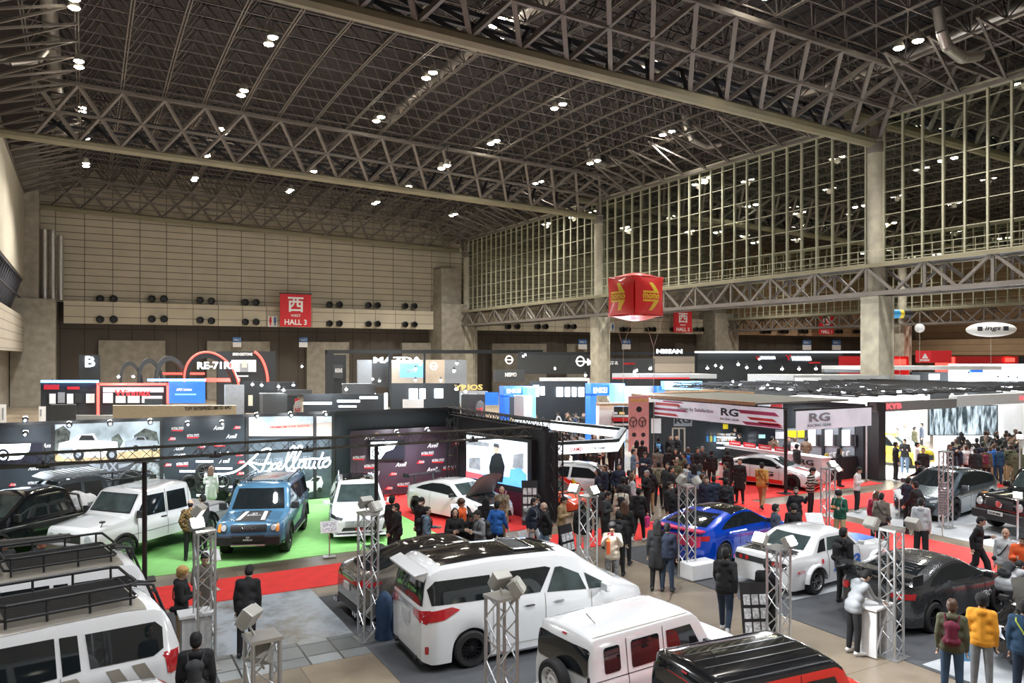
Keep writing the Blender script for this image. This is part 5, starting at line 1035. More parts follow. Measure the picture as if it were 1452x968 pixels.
b.build('wall_bracket',blkm,ns)
for i,(px,py,w) in enumerate(((290,654,24),(268,668,26),(317,664,24),(320,690,18),(288,702,18))):
    a=Vector(pw(px-w/2,py,30.4)); c_=Vector(pw(px+w/2,py,30.4)); r=thing('light_strip',['glowing strip sign above the topmost display wheel','glowing strip sign left of the topmost display wheel','glowing strip sign right of the topmost display wheel','glowing strip sign above the green-lit display wheel','glowing strip sign under the display wheels'][i],'light sign',group='strip signs around the display wheels'); b=MB(); b.bar(a,c_,.035,None,6); b.build('light_tube',glow,r)
# display wheels
for i,(px,py,rr,m,lab) in enumerate(((291,669,.37,rim_s,'silver display wheel, topmost of the wheel rack'),(268,684,.3,rim_k,'black display wheel at the left of the wheel rack'),(286,689,.3,rim_s,'silver display wheel low in the middle of the rack'),(315,682,.33,rim_s,'silver display wheel at the right of the rack'),(315,702,.3,rim_k,'black display wheel lowest on the rack by the blue car'))):
    p=pw(px,py,30.45); r=thing('wheel_display',lab,'wheel',(0,0,0)); w=wheel(r,0,0,rr,.22,m,10); w.location=p; w.rotation_euler=(0,0,R(180))
b=MB(); 
for px in (268,287,315): p=pw(px,700,30.6); b.bar((p[0],30.6,0),(p[0],30.6,1.9),.03)
b.box((pw(290,700,30.6)[0],30.6,.03),(2.6,.5,.05)); tag(b.build('wheel_rack',blkm),'black rack holding the display wheels before the script banner','rack')
# ================= SILVER TRUSS TOWERS & FLOODLIGHTS =================
FL=[]
lampbody=mat('grey_floodlight_body',(.45,.44,.40),.45,.3,var=.05); lampcold=mat('unlit_lamp_glass',(.55,.55,.5),.2,var=.05)
def floodlight(loc,aim,label,lit=True,e=1.0,parent=None):
    r=thing('floodlight',label,'floodlight',loc,R(aim)); tilt=Matrix.Rotation(R(-35),3,'Y')
    b=MB(); b.box((0,0,0),(.14,.26,.22),None,M=tilt); b.bar((-.08,0,-.22),(0,0,-.1),.02); b.build('lamp_housing',lampbody,r,bevel=.02)
    b=MB(); b.box(tilt@Vector((.075,0,0)),(.02,.21,.17),None,M=tilt); b.build('lamp_glass',flood if lit else lampcold,r)
    if lit: FL.append((loc,aim,e))
    return r
def tower(px,base_y,top_y,label,lamps=(),d=None,w=.3,rz=.1):
    if d is None: d=EYE*F/(base_y-HY)
    x,y=D(px,d); zt=ZZ(top_y,d)
    r=thing('truss_tower',label,'truss tower',(x,y,0),rz)
    b=MB()
    for sx in (-1,1):
        for sy in (-1,1): b.bar((sx*w/2,sy*w/2,0),(sx*w/2,sy*w/2,zt),.025,None,8)
    b.build('upright_tubes',alu,r,smooth=True); b=MB(); n=round(zt/w/.95); h=zt/n
    for k in range(n):
        for (a,c) in (((-1,-1),(1,-1)),((1,-1),(1,1)),((1,1),(-1,1)),((-1,1),(-1,-1))):
            if k%2: a,c=c,a
            b.bar((a[0]*w/2,a[1]*w/2,k*h),(c[0]*w/2,c[1]*w/2,(k+1)*h),.011,None,5)
    b.build('diagonal_braces',alu,r); b=MB(); b.box((0,0,.012),(w+.2,w+.2,.02)); b.build('foot_plate',alu,r); b=MB(); b.box((0,0,zt),(w+.06,w+.06,.04)); b.build('top_plate',alu,r)
    for (ox,oz,aim,lit,e,lab) in lamps:
        floodlight((x+CS*ox,y-SN*ox,zt+.12+oz),aim,lab,lit,e)
    return (x,y,zt)
tower(290,948,752,'silver truss tower beside the blond visitor at the left',((-.15,.0,-75,True,.7,'lit floodlight tilted down on the tower by the blond visitor'),(-.1,.25,150,False,0,'grey unlit lamp head above the lit one at the left')))
tower(522,905,727,'silver truss tower between the red carpet and the bronze sedan',((.15,.0,-60,False,0,'unlit lamp on the tower by the bronze sedan'),(-.05,.1,100,False,0,'flat unlit lamp on top of the tower by the bronze sedan')))
tower(372,0,902,'short-looking silver tower rising from the bottom edge near the bowing man',((-.15,.1,140,False,0,'unlit lamp at the top of the tower by the bowing man'),(-.02,-.3,-130,False,0,'lower unlit lamp on the tower by the bowing man')),d=8.75)
tower(711,0,845,'silver truss tower standing in front of the minivan wheel',((.2,.0,-40,False,0,'unlit lamp on the right of the tower before the minivan'),(-.02,.1,100,False,0,'flat unlit lamp on top of the tower before the minivan')),d=10.3)
tower(834,0,703,'silver truss tower behind the minivan bonnet with two bright lamps',((-.33,.05,200,True,1,'bright floodlight left on the tower behind the minivan'),(.12,.0,-70,True,1,'bright floodlight right on the tower behind the minivan')),d=18.6)
tower(974,818,688,'silver truss tower at the tail of the deep blue coupe',((.25,.0,-60,False,0,'unlit lamp on the right of the tower by the blue coupe'),(-.15,.05,120,False,0,'unlit lamp on the left of the tower by the blue coupe')))
tower(1104,932,776,'silver truss tower in front of the white classic race coupe',((-.35,.05,190,True,1,'bright floodlight left on the tower by the classic race coupe'),(.2,-.02,-80,True,1,'bright floodlight right on the tower by the classic race coupe')))
tower(1264,930,750,'silver truss tower beside the man signing at a white desk',((-.38,.0,180,False,0,'pale unlit lamp left of the tower by the white desk'),(.42,-.02,0,False,0,'pale unlit lamp right of the tower by the white desk')))
tower(1174,763,664,'silver truss tower by the man in the green pullover',((.12,.0,-90,True,1,'bright floodlight on the tower near the racing gear booth'),(.3,-.1,-40,False,0,'unlit lamp on the tower near the racing gear booth')))
tower(1341,748,640,'silver truss tower in front of the grey fastback')
floodlight(D(1443,24)+(ZZ(703,24),),-150,'bright floodlight in front of the black boxy off-roader',True,1); floodlight(D(1446,33)+(ZZ(620,33),),-150,'bright floodlight above the crowd at the right edge',True,1)
for px,d,yt,lab in ((1443,24,705,'thin grey stand carrying the floodlight by the black off-roader'),(1446,33,622,'thin grey stand carrying the floodlight behind the crowd')):
    x,y=D(px,d); b=MB(); zt=ZZ(yt,d); b.bar((0,0,0),(0,0,zt),.03,None,8); b.box((0,0,.02),(.5,.5,.03)); tag(b.build('lamp_stand',alu,loc=(x,y,0)),lab,'stand')
# info boards
board=mat('info_board_print',(.55,.57,.6),.4,var=.6,scale=18)
def infoboard(px,py,label,d=None,rz=0,m=None,h=.85,w=.5,hh=.36,tilt=55):
    x,y=G(px,py); r=thing('info_board',label,'sign',(x,y,.02),R(rz)); b=MB(); b.bar((0,0,0),(0,0,h),.02,None,8); b.box((0,0,.01),(.35,.3,.02)); b.build('stand',alu,r)
    M=Matrix.Rotation(R(tilt),3,'X'); b=MB(); b.box((0,0,h),(w,hh,.03),None,M=M); b.build('board_frame',whp,r); b=MB(); b.box(Vector((0,0,h))+M@Vector((0,0,.018)),(w*.8,hh*.75,.01),None,M=M); b.build('printed_sheet',m or board,r)
infoboard(467,790,'small white info board in front of the crossover',rz=-10); infoboard(651,760,'white info board in front of the coupe with raised bonnet',rz=-10); infoboard(1155,776,'white slanted info stand behind the white classic coupe',rz=-30,m=whp); infoboard(1302,742,'white blank-faced info board beside the tower before the grey fastback',rz=10,m=whp); infoboard(1275,735,'white slanted board left of the tower before the grey fastback',rz=10,m=whp); infoboard(300,838,'white info board on a thin stand right of the tower near the blond visitor',rz=10,hh=.3,w=.4,m=whp); infoboard(745,785,'white low info stand by the walking man in blue jeans',rz=20,m=whp,h=.5)
def rack(px,py,label,h=1.3,rz=-25,lean=12,w=.55):
    x,y=G(px,py); r=thing('leaflet_rack',label,'rack',(x,y,.02),R(rz)); M=Matrix.Rotation(R(-lean),3,'X'); b=MB()
    b.box(M@Vector((0,0,h/2)),(w,.03,h),None,M=M); b.bar((0,.35,0),M@Vector((0,.02,h*.8)),.015); b.build('rack_panel',trim_k,r)
    for k in range(4):
        for j in range(3):
            b=MB(); b.box(M@Vector(((j-1)*w*.3,-.03,h*(.15+.2*k))),(w*.24,.02,h*.15),None,M=M); b.build('leaflet',mat('leaflet_print',(.6,.62,.64),.5,var=.5,scale=20),r)
rack(1075,925,'black leaflet rack leaning left of the tower by the classic coupe'); rack(752,745,'tall black poster rack at the corner of the dark tower',1.5); rack(812,815,'white leaflet rack between the minivan roof and the tower',1.3,20)
# clipboards hanging in the truss by the fastback
x,y=D(1337,24.6); r=thing('licence_plate_stack','column of small dark plates hung on the tower before the fastback','display',(x,y,0),R(-35))
for k in range(12): b=MB(); b.box((0,0,.75+k*.085),(.26,.03,.07)); b.build('small_plate',mat('dark_small_plate',(.16,.17,.18),.4,var=.4,scale=15),r,bevel=.005)
b=MB(); b.bar((0,.04,0),(0,.04,1.9),.02); b.build('hanging_bar',alu,r)
# desks and bags
x,y=G(1238,925); r=thing('white_desk','white desk beside the tower where a man leans to write','desk',(x,y,.02),R(8)); b=MB(); b.bx(-.35,.35,-.25,.25,.9,.95); b.build('desk_top',whp,r,bevel=.01); b=MB(); b.bx(-.3,-.26,-.22,.22,0,.9); b.bx(.1,.34,-.22,.22,0,.9); b.bx(-.3,.3,.18,.22,0,.9); b.bar((-.28,-.2,.1),(.12,-.2,.8),.02); b.build('desk_frame',whp,r)
x,y=G(277,944); r=thing('white_desk','small white table left of the silver tower near the blond visitor','desk',(x,y,.02)); b=MB(); b.bx(-.3,.3,-.22,.22,.95,1.0); b.build('desk_top',whp,r); b=MB(); b.bx(-.25,.25,-.18,.18,0,.95); b.build('desk_body',mat('pale_grey_panel',(.6,.6,.6),.5),r)
x,y=G(986,815); b=MB(); b.bx(-.45,.45,-.25,.25,0,.42); o=b.build('white_crate',whp,loc=(x-.1,y-.25,.02),bevel=.03); tag(o,'white crate at the foot of the tower by the blue coupe','crate')
# denim garment and leaning things
jean=mat('blue_denim_cloth',(.02,.05,.11),.8,var=.3,bump=.2)
x,y=G(545,905); b=MB(); b.lathe([(.2,0),(.17,.3),(.2,.6),(.14,.85),(.03,.95)],None,14); b.lathe([(.1,.0),(.09,.5)],None,10,c=(.17,-.05,.1)); o=b.build('hanging_jacket',jean,loc=(x,y,.02),smooth=True); tag(o,'dark blue coat draped on a stand between the tower and the minivan','coat')
# ================= RACING GEAR BOOTH, SUSPENSION BOOTH, CANOPY =================
purp=mat('magenta_print',(.5,.05,.2),.5,var=.15,scale=2)
cn=thing('ring_canopy','hanging canopy frame with glowing white fascia over the white race car','canopy')
def fascia(a,b_,z0,z1,m,nm,parent,t=.08):
    a=Vector(a+(0,)); b_=Vector(b_+(0,)); ax=(b_-a).normalized(); n=Vector((-ax.y,ax.x,0))*t; c=MB()
    vs=[a-n+Vector((0,0,z0)),b_-n+Vector((0,0,z0)),b_+n+Vector((0,0,z0)),a+n+Vector((0,0,z0))]; vs+=[v+Vector((0,0,z1-z0)) for v in vs]
    c.add(vs,[(0,1,2,3),(4,5,6,7),(0,1,5,4),(1,2,6,5),(2,3,7,6),(3,0,4,7)]); return c.build(nm,m,parent)
led2=mat('fascia_white_glow',(.9,.93,.95),.4,emit=1.3,ecol=(.88,.95,1),var=.02)
pA,pB,pC,pD_=(14.5,23.55),(17.3,23.25),(20.2,26.6),(19.0,34.0)
fascia(pA,pB,2.22,2.55,led2,'front_fascia',cn); fascia(pB,pC,2.22,2.55,led2,'side_fascia',cn); fascia(pC,pD_,2.25,2.6,led2,'far_fascia',cn)
for a,b_ in ((pA,pB),(pB,pC),(pC,pD_)): fascia(a,b_,2.56,2.68,mat('dark_green_grey_metal',(.05,.07,.075),.4,.4),'top_channel',cn,.12)
for p in (pB,pC): b=MB(); b.bar(p+(0,),p+(2.3,),.04,None,8); b.build('canopy_post',blkm,cn)
b=MB(); put_text(b,'DAMD',(15.6,23.35,2.38),(1,-.1,0),(0,0,1),.5,.14); b.build('red_lettering',redp,cn); b=MB(); put_text(b,'YOKOHAMA',(16.5,23.25,2.38),(1,-.1,0),(0,0,1),.6,.1); b.build('grey_lettering',greyp,cn)
# racing gear booth
rg=thing('booth_back_wall','black back wall of the racing gear booth with product panels','booth wall'); b=MB(); b.bx(31.85,32.0,23.6,32,0,3.5); b.build('side_panel',wallk,rg); b=MB(); b.bx(25.6,32,32,32.15,0,3.3); b.build('rear_panel',wallk,rg)
gw=mat('grey_product_wall',(.20,.22,.25),.5,var=.05)
flat([(1100,608),(1212,604),(1212,664),(1100,653)],31.84,gw,'grey_panel',rg,.02,0,'X')
for px in (1167,1191,1143): flat(rect(px,604,px+3,662),31.8,wallk,'panel_divider',rg,.12,0,'X')
for i,(x0,x1) in enumerate(((1146,1157),(1170,1181),(1194,1206))):
    flat(rect(x0,609,x1,632),31.8,whp,'price_poster',rg,.02,.01,'X')
    for q in (0,1): flat(rect(x1+2+q*4,616,x1+5+q*4,632),31.8,trim_k,'shock_absorber_sample',rg,.06,.01,'X')
flat(rect(1062,609,1098,631),31.8,e_k,'black_screen',rg,.06,.01,'X'); flat(rect(1076,616,1085,621),31.7,mat('screen_green_glow',(.3,.7,.6),.5,emit=1),'screen_picture',rg,.01,.0,'X')
flat(rect(1100,612,1114,622),31.8,whp,'small_posters',rg,.02,.01,'X'); flat(rect(1118,610,1130,620),31.8,paint_y,'yellow_packets',rg,.04,.01,'X'); flat(rect(1132,610,1142,620),31.8,paint_y,'yellow_packets',rg,.04,.01,'X')
flat(rect(923,593,937,614),32,whp,'white_notice',rg,.02); flat(rect(955,590,981,604),32,greyp,'logo_board',rg,.02); ptext('RG',956,591,979,600,32,blk,'lettering',rg,.04,bold=.03)
for q in (rect(952,607,954,640),rect(961,607,963,640),rect(969,607,971,640),rect(952,606,971,608)): flat(q,32,mat('beige_door_frame',(.4,.36,.3),.5),'door_frame',rg,.05)
flat(rect(1025,598,1032,608),32,paint_y,'yellow_notice',rg,.02)
sh=thing('display_shelf','lit shelf stacked with small white product boxes in the racing gear booth','shelf'); 
for k,y in enumerate((619,627,634)): flat(rect(1016,y,1045,y+1.2),31.6,ledw,'shelf_board',sh,.3)
rn=random.Random(5)
for i in range(16):
    px=1018+(i%8)*3.3; py=(615,623)[i//8]; a=pw(px,py+rn.random(),31.35); b=MB(); b.box((0,0,0),(.1,.1,.12)); o=b.build('product_box',whp if i%3 else mat('cardboard',(.5,.38,.25),.7),loc=a); tag(o,'small product box standing on the lit shelf','box','small boxes on the lit shelf')
for i,(px,c_) in enumerate(((1003,(.05,.25,.6)),(1008,(.55,.5,.1)),(1013,(.1,.4,.75)))):
    a=Vector(pw(px,622,31.7)); b=MB(); b.box((0,0,0),(.16,.05,.32)); b.bar((0,0,.16),(0,0,.36),.01); o=b.build('hanging_glove',mat('glove_colour_%d'%i,c_,.6),loc=a,bevel=.02); tag(o,['blue','yellow-green','light blue'][i]+' racing gloves hanging by the lit shelf','gloves')
# the two long banners
bn=thing('printed_banner','long white banner with magenta slashes and RG letters over the racing gear booth','banner')
f=lambda y,z:(26.1,y,z)
def bpl(pts,m,nm,o=0,parent=None,X=26.1):
    b=MB(); k=len(pts); b.add([(X-o-.02,y,z) for y,z in pts]+[(X-o,y,z) for y,z in pts],[tuple(range(k)),tuple(range(2*k-1,k-1,-1))]+[(i,(i+1)%k,k+(i+1)%k,k+i) for i in range(k)]); return b.build(nm,m,parent or bn)
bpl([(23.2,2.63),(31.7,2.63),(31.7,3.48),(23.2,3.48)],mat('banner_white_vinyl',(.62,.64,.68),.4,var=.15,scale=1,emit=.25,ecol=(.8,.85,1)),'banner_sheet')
for i,(a,z,h,L) in enumerate(((31.7,2.7,.12,1.9),(31.7,2.95,.12,2.6),(31.6,3.2,.14,2.0),(25.3,2.66,.14,2.1),(25.0,2.9,.12,1.5),(25.6,3.15,.16,2.2),(24.4,2.75,.1,1.2),(31.0,3.38,.08,1.6))): bpl([(a,z),(a-L,z+.0),(a-L+.25,z+h),(a+(.0 if a>26 else .25),z+h)],purp if i%2 else redp,'slash_print',.022)
def txX(txt,y,z,w,h,m,par,nm='lettering',X=26.1,**kw):
    b=MB(); put_text(b,txt,(X-.05,y,z),(0,-1,0),(0,0,1),w,h,off=.01,**kw); b.build(nm,m,par)
txX('RG',26.3,3.15,1.1,.36,blk,bn,bold=.03); txX('RACING GEAR',26.3,2.82,1.2,.1,blk,bn); txX('Driven by Satisfaction',28.6,3.1,2.5,.22,mat('maroon_lettering',(.2,.02,.06),.5),bn)
b=MB(); b.bar((26.1,23,3.52),(26.1,32,3.52),.04); b.bar((26.1,23,2.6),(26.1,32,2.6),.025); b.build('banner_rail',blkm,bn)
bn2=thing('printed_banner','shorter grey-white banner with RG letters facing the red carpet','banner'); b=MB(); b.bx(26.3,31.2,22.7,22.72,2.6,3.42); b.build('banner_sheet',MATS['banner_white_vinyl'],bn2); b=MB(); b.bx(26.2,31.3,22.7,22.76,3.42,3.5); b.build('banner_rail',blkm,bn2)
b=MB(); put_text(b,'RG',(27.7,22.66,3.12),(1,0,0),(0,0,1),1.3,.38,bold=.03); put_text(b,'RACING GEAR',(27.7,22.66,2.78),(1,0,0),(0,0,1),1.5,.12); b.build('lettering',greyp,bn2)
for i,(px,d,lab) in enumerate(((1114,32.2,'black post at the front corner of the racing gear banner'),)):
    x,y=D(px,d); b=MB(); b.lathe([(.07,0),(.07,3.5)],None,12); b.box((0,0,.02),(.5,.5,.03)); tag(b.build('banner_post',blkm,loc=(x,y,.01),smooth=True),lab,'pole')
up=thing('printed_banner','high white banner with red corner stripes deep in the racing gear booth','banner'); flat(rect(1002,566,1055,578),32,MATS['banner_white_vinyl'],'banner_sheet',up,.02); flat([(1002,566),(1012,566),(1006,578),(1002,578)],32,redp,'slash_print',up,.01,.03); flat([(1075,562),(1110,562),(1110,582),(1075,582)],31.8,MATS['banner_white_vinyl'],'banner_sheet',up,.02,.0,'X'); flat([(1100,562),(1110,562),(1110,582),(1090,582)],31.8,redp,'slash_print',up,.01,.03,'X')
# counter
ct=thing('booth_counter','long counter with white, black and red graphics behind the white and red coupe','counter'); b=MB(); b.bx(29.0,29.6,23.6,29.6,0.02,1.12); b.build('counter_body',whp,ct); b=MB(); b.bx(28.95,29.65,23.55,29.65,1.12,1.17); b.build('counter_top',whp,ct)
bpl([(29.6,.1),(29.6,1.0),(26.5,1.0),(24.9,.1)],trim_k,'black_graphic',.01,ct,28.99); bpl([(27.5,.1),(26.2,.9),(25.9,.9),(25.0,.1)],redp,'red_graphic',.035,ct,28.99)
for k in range(4): bpl([(29.4-k*1.0,1.18),(28.55-k*1.0,1.18),(28.65-k*1.0,1.4),(29.4-k*1.0,1.4)],redp,'red_sign_card',.0,ct,29.1); txX('CARBON',28.95-k*1.0,1.29,.6,.08,wh,ct,X=29.1)
txX('RG',24.4,.88,.8,.25,blk,ct,X=29.0,bold=.03)
dk2=thing('booth_counter','black counter with brochures beneath the grey product panels','counter'); b=MB(); b.bx(29.7,31.8,23.9,24.5,.02,1.05); b.build('counter_body',trim_k,dk2)
for i in range(6): b=MB(); b.box((0,0,.1),(.18,.06,.2)); o=b.build('brochure_holder',whp if i%3 else paint_y,loc=(30.0+.3*i,24.15,1.05)); tag(o,'small brochure holder on the black counter','brochure holder','brochure holders on the black counter')
# pink banner
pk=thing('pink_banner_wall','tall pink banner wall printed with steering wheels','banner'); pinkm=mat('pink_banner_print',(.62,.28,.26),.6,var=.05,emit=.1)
x,y=D(905,38); pl=y
flat([(891,562),(919,560),(919,642),(891,640)],pl,pinkm,'banner_face',pk,.06)
for cx,cy,r_ in ((898,598,6.5),(911,598,6.5)):
    b=MB(); c_=Vector(pw(cx,cy,pl-.1)); b.path([c_+Vector((r_*.034*math.cos(t/16*6.283),0,r_*.036*math.sin(t/16*6.283))) for t in range(17)],.02,None,5)
    for t in (20,160,270): b.bar(c_,c_+Vector((r_*.034*math.cos(R(t)),0,r_*.036*math.sin(R(t)))),.02)
    b.build('steering_wheel_print',blk,pk)
ptext('momo',893,565,917,570,pl,paint_y,'lettering',pk,.08); flat(ring(905,580,4),pl,blk,'emblem_print',pk,.01,.06); flat(ring(898,616,3),pl,blk,'emblem_print',pk,.01,.06); flat(ring(911,616,3),pl,blk,'emblem_print',pk,.01,.06)
b=MB(); b.bx(pw(919,600,pl)[0],pw(919,600,pl)[0]+.1,pl+.07,pl+.45,0,3.3); b.build('side_wall',wallk,pk)
# suspension maker booth
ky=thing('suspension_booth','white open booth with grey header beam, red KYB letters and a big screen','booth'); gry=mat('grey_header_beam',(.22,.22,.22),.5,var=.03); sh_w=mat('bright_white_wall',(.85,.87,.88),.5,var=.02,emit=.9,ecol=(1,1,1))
b=MB(); b.bx(32.0,32.5,22.9,23.5,0,3.6); b.build('corner_post',trim_k,ky); b=MB(); b.bx(32.0,32.1,23.5,32,0,3.4); b.build('left_wall',whp,ky)
b=MB(); b.bx(32.0,38.2,23.0,23.4,3.15,3.6); b.build('header_beam',gry,ky); b=MB(); b.bx(38.2,46.6,23.0,23.4,3.2,3.75); b.build('header_beam',whp,ky)
b=MB(); put_text(b,'KYB',(33.2,22.97,3.4),(1,0,0),(0,0,1),1.1,.26,bold=.03); put_text(b,'KYB',(44.4,22.97,3.48),(1,0,0),(0,0,1),1.1,.2,bold=.03); b.build('red_lettering',e_r,ky)
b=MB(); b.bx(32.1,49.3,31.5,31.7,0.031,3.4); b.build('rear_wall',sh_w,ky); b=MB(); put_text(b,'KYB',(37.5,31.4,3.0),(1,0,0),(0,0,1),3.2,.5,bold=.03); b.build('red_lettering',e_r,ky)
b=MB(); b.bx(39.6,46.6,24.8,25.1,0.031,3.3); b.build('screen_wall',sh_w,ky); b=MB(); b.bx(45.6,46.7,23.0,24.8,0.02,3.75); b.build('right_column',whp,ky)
sc_=thing('video_screen','wide screen with pale blue abstract footage above the crowd','screen'); mottled=mat('screen_footage_glow',(.4,.5,.55),.5,emit=.95,ecol=(.45,.55,.62),var=.0)
def foot(nt,b):
    tc=nt.nodes.new('ShaderNodeTexCoord'); n=nt.nodes.new('ShaderNodeTexNoise'); n.inputs['Scale'].default_value=2.2; n.inputs['Detail'].default_value=9; mp=nt.nodes.new('ShaderNodeMapping'); mp.inputs['Scale'].default_value=(1.6,1,.5)
    r=nt.nodes.new('ShaderNodeValToRGB'); r.color_ramp.elements[0].position=.42; r.color_ramp.elements[0].color=(.02,.04,.05,1); r.color_ramp.elements[1].position=.62; r.color_ramp.elements[1].color=(.7,.85,.95,1)
    nt.links.new(tc.outputs['Object'],mp.inputs[0]); nt.links.new(mp.outputs[0],n.inputs['Vector']); nt.links.new(n.outputs['Fac'],r.inputs[0]); nt.links.new(r.outputs[0],b.inputs['Emission Color']); b.inputs['Emission Strength'].default_value=1; b.inputs['Base Color'].default_value=(.02,.02,.02,1)
flat(rect(1315,574,1414,617),24.8,trim_k,'screen_bezel',sc_,.06); flat(rect(1316.5,575,1412.5,616),24.8,node_mat('abstract_footage',foot),'picture',sc_,.01,.06)
# lattice ceiling with small lamps over both booths
lc=thing('booth_lattice_ceiling','black lattice ceiling with many small lamps over the two right-hand booths','lattice ceiling'); b=MB(); 
for i in range(13):
    x=31.5+i*1.4
    b.bar((x,23.6,3.85),(x,36.5,3.85),.05); b.bar((x,23.6,4.1),(x,36.5,4.1),.04)
    for j in range(10): b.bar((x,23.6+1.3*j,3.85),(x,24.25+1.3*j,4.1),.025); b.bar((x,24.9+1.3*j,3.85),(x,24.25+1.3*j,4.1),.025)
for j in range(11): b.bar((31.5,23.6+1.29*j,3.9),(48.3,23.6+1.29*j,3.9),.05)
b.build('lattice_bars',blkm,lc); rn=random.Random(9)
for k in range(34):
    x=32+16*rn.random(); y=24+12*rn.random(); b=MB(); b.box((x,y,3.98),(.2,.1,.08)); b.build('small_lamp',ledw if k%4 else flood,lc)
fr=thing('wooden_canopy','thin timber and grey canopy over the racing gear booth','canopy'); woodm=mat('timber_edge',(.32,.2,.11),.6,var=.2); b=MB(); b.bx(25.5,31.6,24.2,32.6,3.62,3.7); b.build('canopy_sheet',mat('grey_canopy_sheet',(.10,.10,.085),.6),fr); b=MB(); b.bx(25.4,31.7,32.5,32.7,3.6,3.75); b.bx(25.35,25.5,24.2,32.7,3.6,3.75); b.build('timber_edge',woodm,fr)
# ================= BALLOONS =================
bal=mat('red_balloon_vinyl',(.80,.03,.03),.35,var=.03,coat=.3); yel=mat('yellow_print',(.9,.65,.05),.5)
def balloon():
    d=38.; x,y=D(901,d); z=ZZ(421,d); r=thing('cube_balloon','red inflated cube balloon with yellow arrows and momo letters','balloon',(x,y,z),R(16)); S=1.95/2*.98
    r.rotation_euler.z=math.atan2(-y,-x)+R(45)-R(2)
    n=12; vs=[];fs=[]
    def pt(a,b_,face):
        u,v=a,b_; bul=.24*(1-abs(u)**2.2)*(1-abs(v)**2.2); pin=1+.0; w=S*(1+.0)
        k=1-.06*(1-max(abs(u),abs(v))**4*0)
        e=S*(1-.05*(1-u*u) if abs(v)>.99 else 1)
        p=[u*S*(1-.07*(1-v*v)*0-.06*(1-u*u)*0),v*S,S+bul*S]
        # edges pull in at their middles
        p[0]*=1-.07*(1-v*v)**1; p[1]*=1-.07*(1-u*u)**1
        q=Vector(p); q*=1
        ax={'X':Matrix(((0,0,1),(1,0,0),(0,1,0))),'-X':Matrix(((0,0,-1),(-1,0,0),(0,1,0))),'Y':Matrix(((-1,0,0),(0,0,1),(0,1,0))),'-Y':Matrix(((1,0,0),(0,0,-1),(0,1,0))),'Z':Matrix(((1,0,0),(0,1,0),(0,0,1))),'-Z':Matrix(((1,0,0),(0,-1,0),(0,0,-1)))}[face]
        return ax@q
    b=MB()
    for fc in ('X','-X','Y','-Y','Z','-Z'):
        V=[pt(-1+2*i/n,-1+2*j/n,fc) for i in range(n+1) for j in range(n+1)]
        b.add(V,[(i*(n+1)+j,(i+1)*(n+1)+j,(i+1)*(n+1)+j+1,i*(n+1)+j+1) for i in range(n) for j in range(n)])
    o=b.build('balloon_skin',bal,r,smooth=True,ang=50); bm=bmesh.new(); bm.from_mesh(o.data); bmesh.ops.remove_doubles(bm,verts=bm.verts,dist=.02); bmesh.ops.recalc_face_normals(bm,faces=bm.faces); bm.to_mesh(o.data); bvh=BVHTree.FromBMesh(bm); bm.free()
    for fc,off in (('X',(0,0)),('Y',(0,0)),('-X',(0,0)),('-Y',(0,0))):
        ax={'X':(Vector((1,0,0)),Vector((0,1,0))),'Y':(Vector((0,1,0)),Vector((-1,0,0))),'-X':(Vector((-1,0,0)),Vector((0,-1,0))),'-Y':(Vector((0,-1,0)),Vector((1,0,0)))}[fc]
        def proj(u,v):
            o_=ax[0]*5+ax[1]*u+Vector((0,0,v)); h=bvh.ray_cast(o_,-ax[0]); return (h[0]+h[1]*.01) if h[0] else None
        bm=MB()
        polys=[[(-.5,.12),(-.5,.22),(.1,.22),(-.12,.62),(.1,.62),(.46,.15),(.42,.12)],[(.42,-.18),(.46,-.21),(.1,-.68),(-.12,-.68),(.1,-.28),(-.5,-.28),(-.5,-.18)]]
        for pl_ in polys:
            mm=bmesh.new(); f=mm.faces.new([mm.verts.new((a*.95,c,0)) for a,c in [(q[0]*1.12,q[1]*1.02) for q in pl_]]); f.normal_update(); bmesh.ops.triangulate(mm,faces=mm.faces[:],ngon_method='EAR_CLIP'); bmesh.ops.subdivide_edges(mm,edges=mm.edges[:],cuts=3,use_grid_fill=True)
            mm.verts.index_update(); P_=[proj(v.co.x,v.co.y) for v in mm.verts]
            if all(P_): bm.add(P_,[tuple(v.index for v in f.verts) for f in mm.faces])
            mm.free()
        vs,fs_,_=text_mesh('momo',bold=.04); P_=[proj(-.02+x_*1.05,-.03+y_*.24) for x_,y_ in vs]
        if all(P_): bm.add(P_,fs_)
        if bm.v: bm.build('yellow_arrow_print',yel,r)
    return (x,y,z)
bx_,by_,bz_=balloon()
for i,(dx,e1,e2) in enumerate(((-.6,(880,.0),(0,0)),(.9,(918,0),(0,0)))):
    b=MB(); kx,ky_=bx_+CS*dx,by_-SN*dx
    b.bar((kx-.45*CS,ky_+.45*SN,bz_-.95),(kx,ky_,bz_-2.5),.012); b.bar((kx+.45*CS,ky_-.45*SN,bz_-.95),(kx,ky_,bz_-2.5),.012); b.bar((kx,ky_,bz_-2.5),(kx,ky_,.0),.012)
    tag(b.build('tether_string',mat('pale_string',(.5,.48,.42),.6)),['left','right'][i]+' forked string tethering the red cube balloon','string')
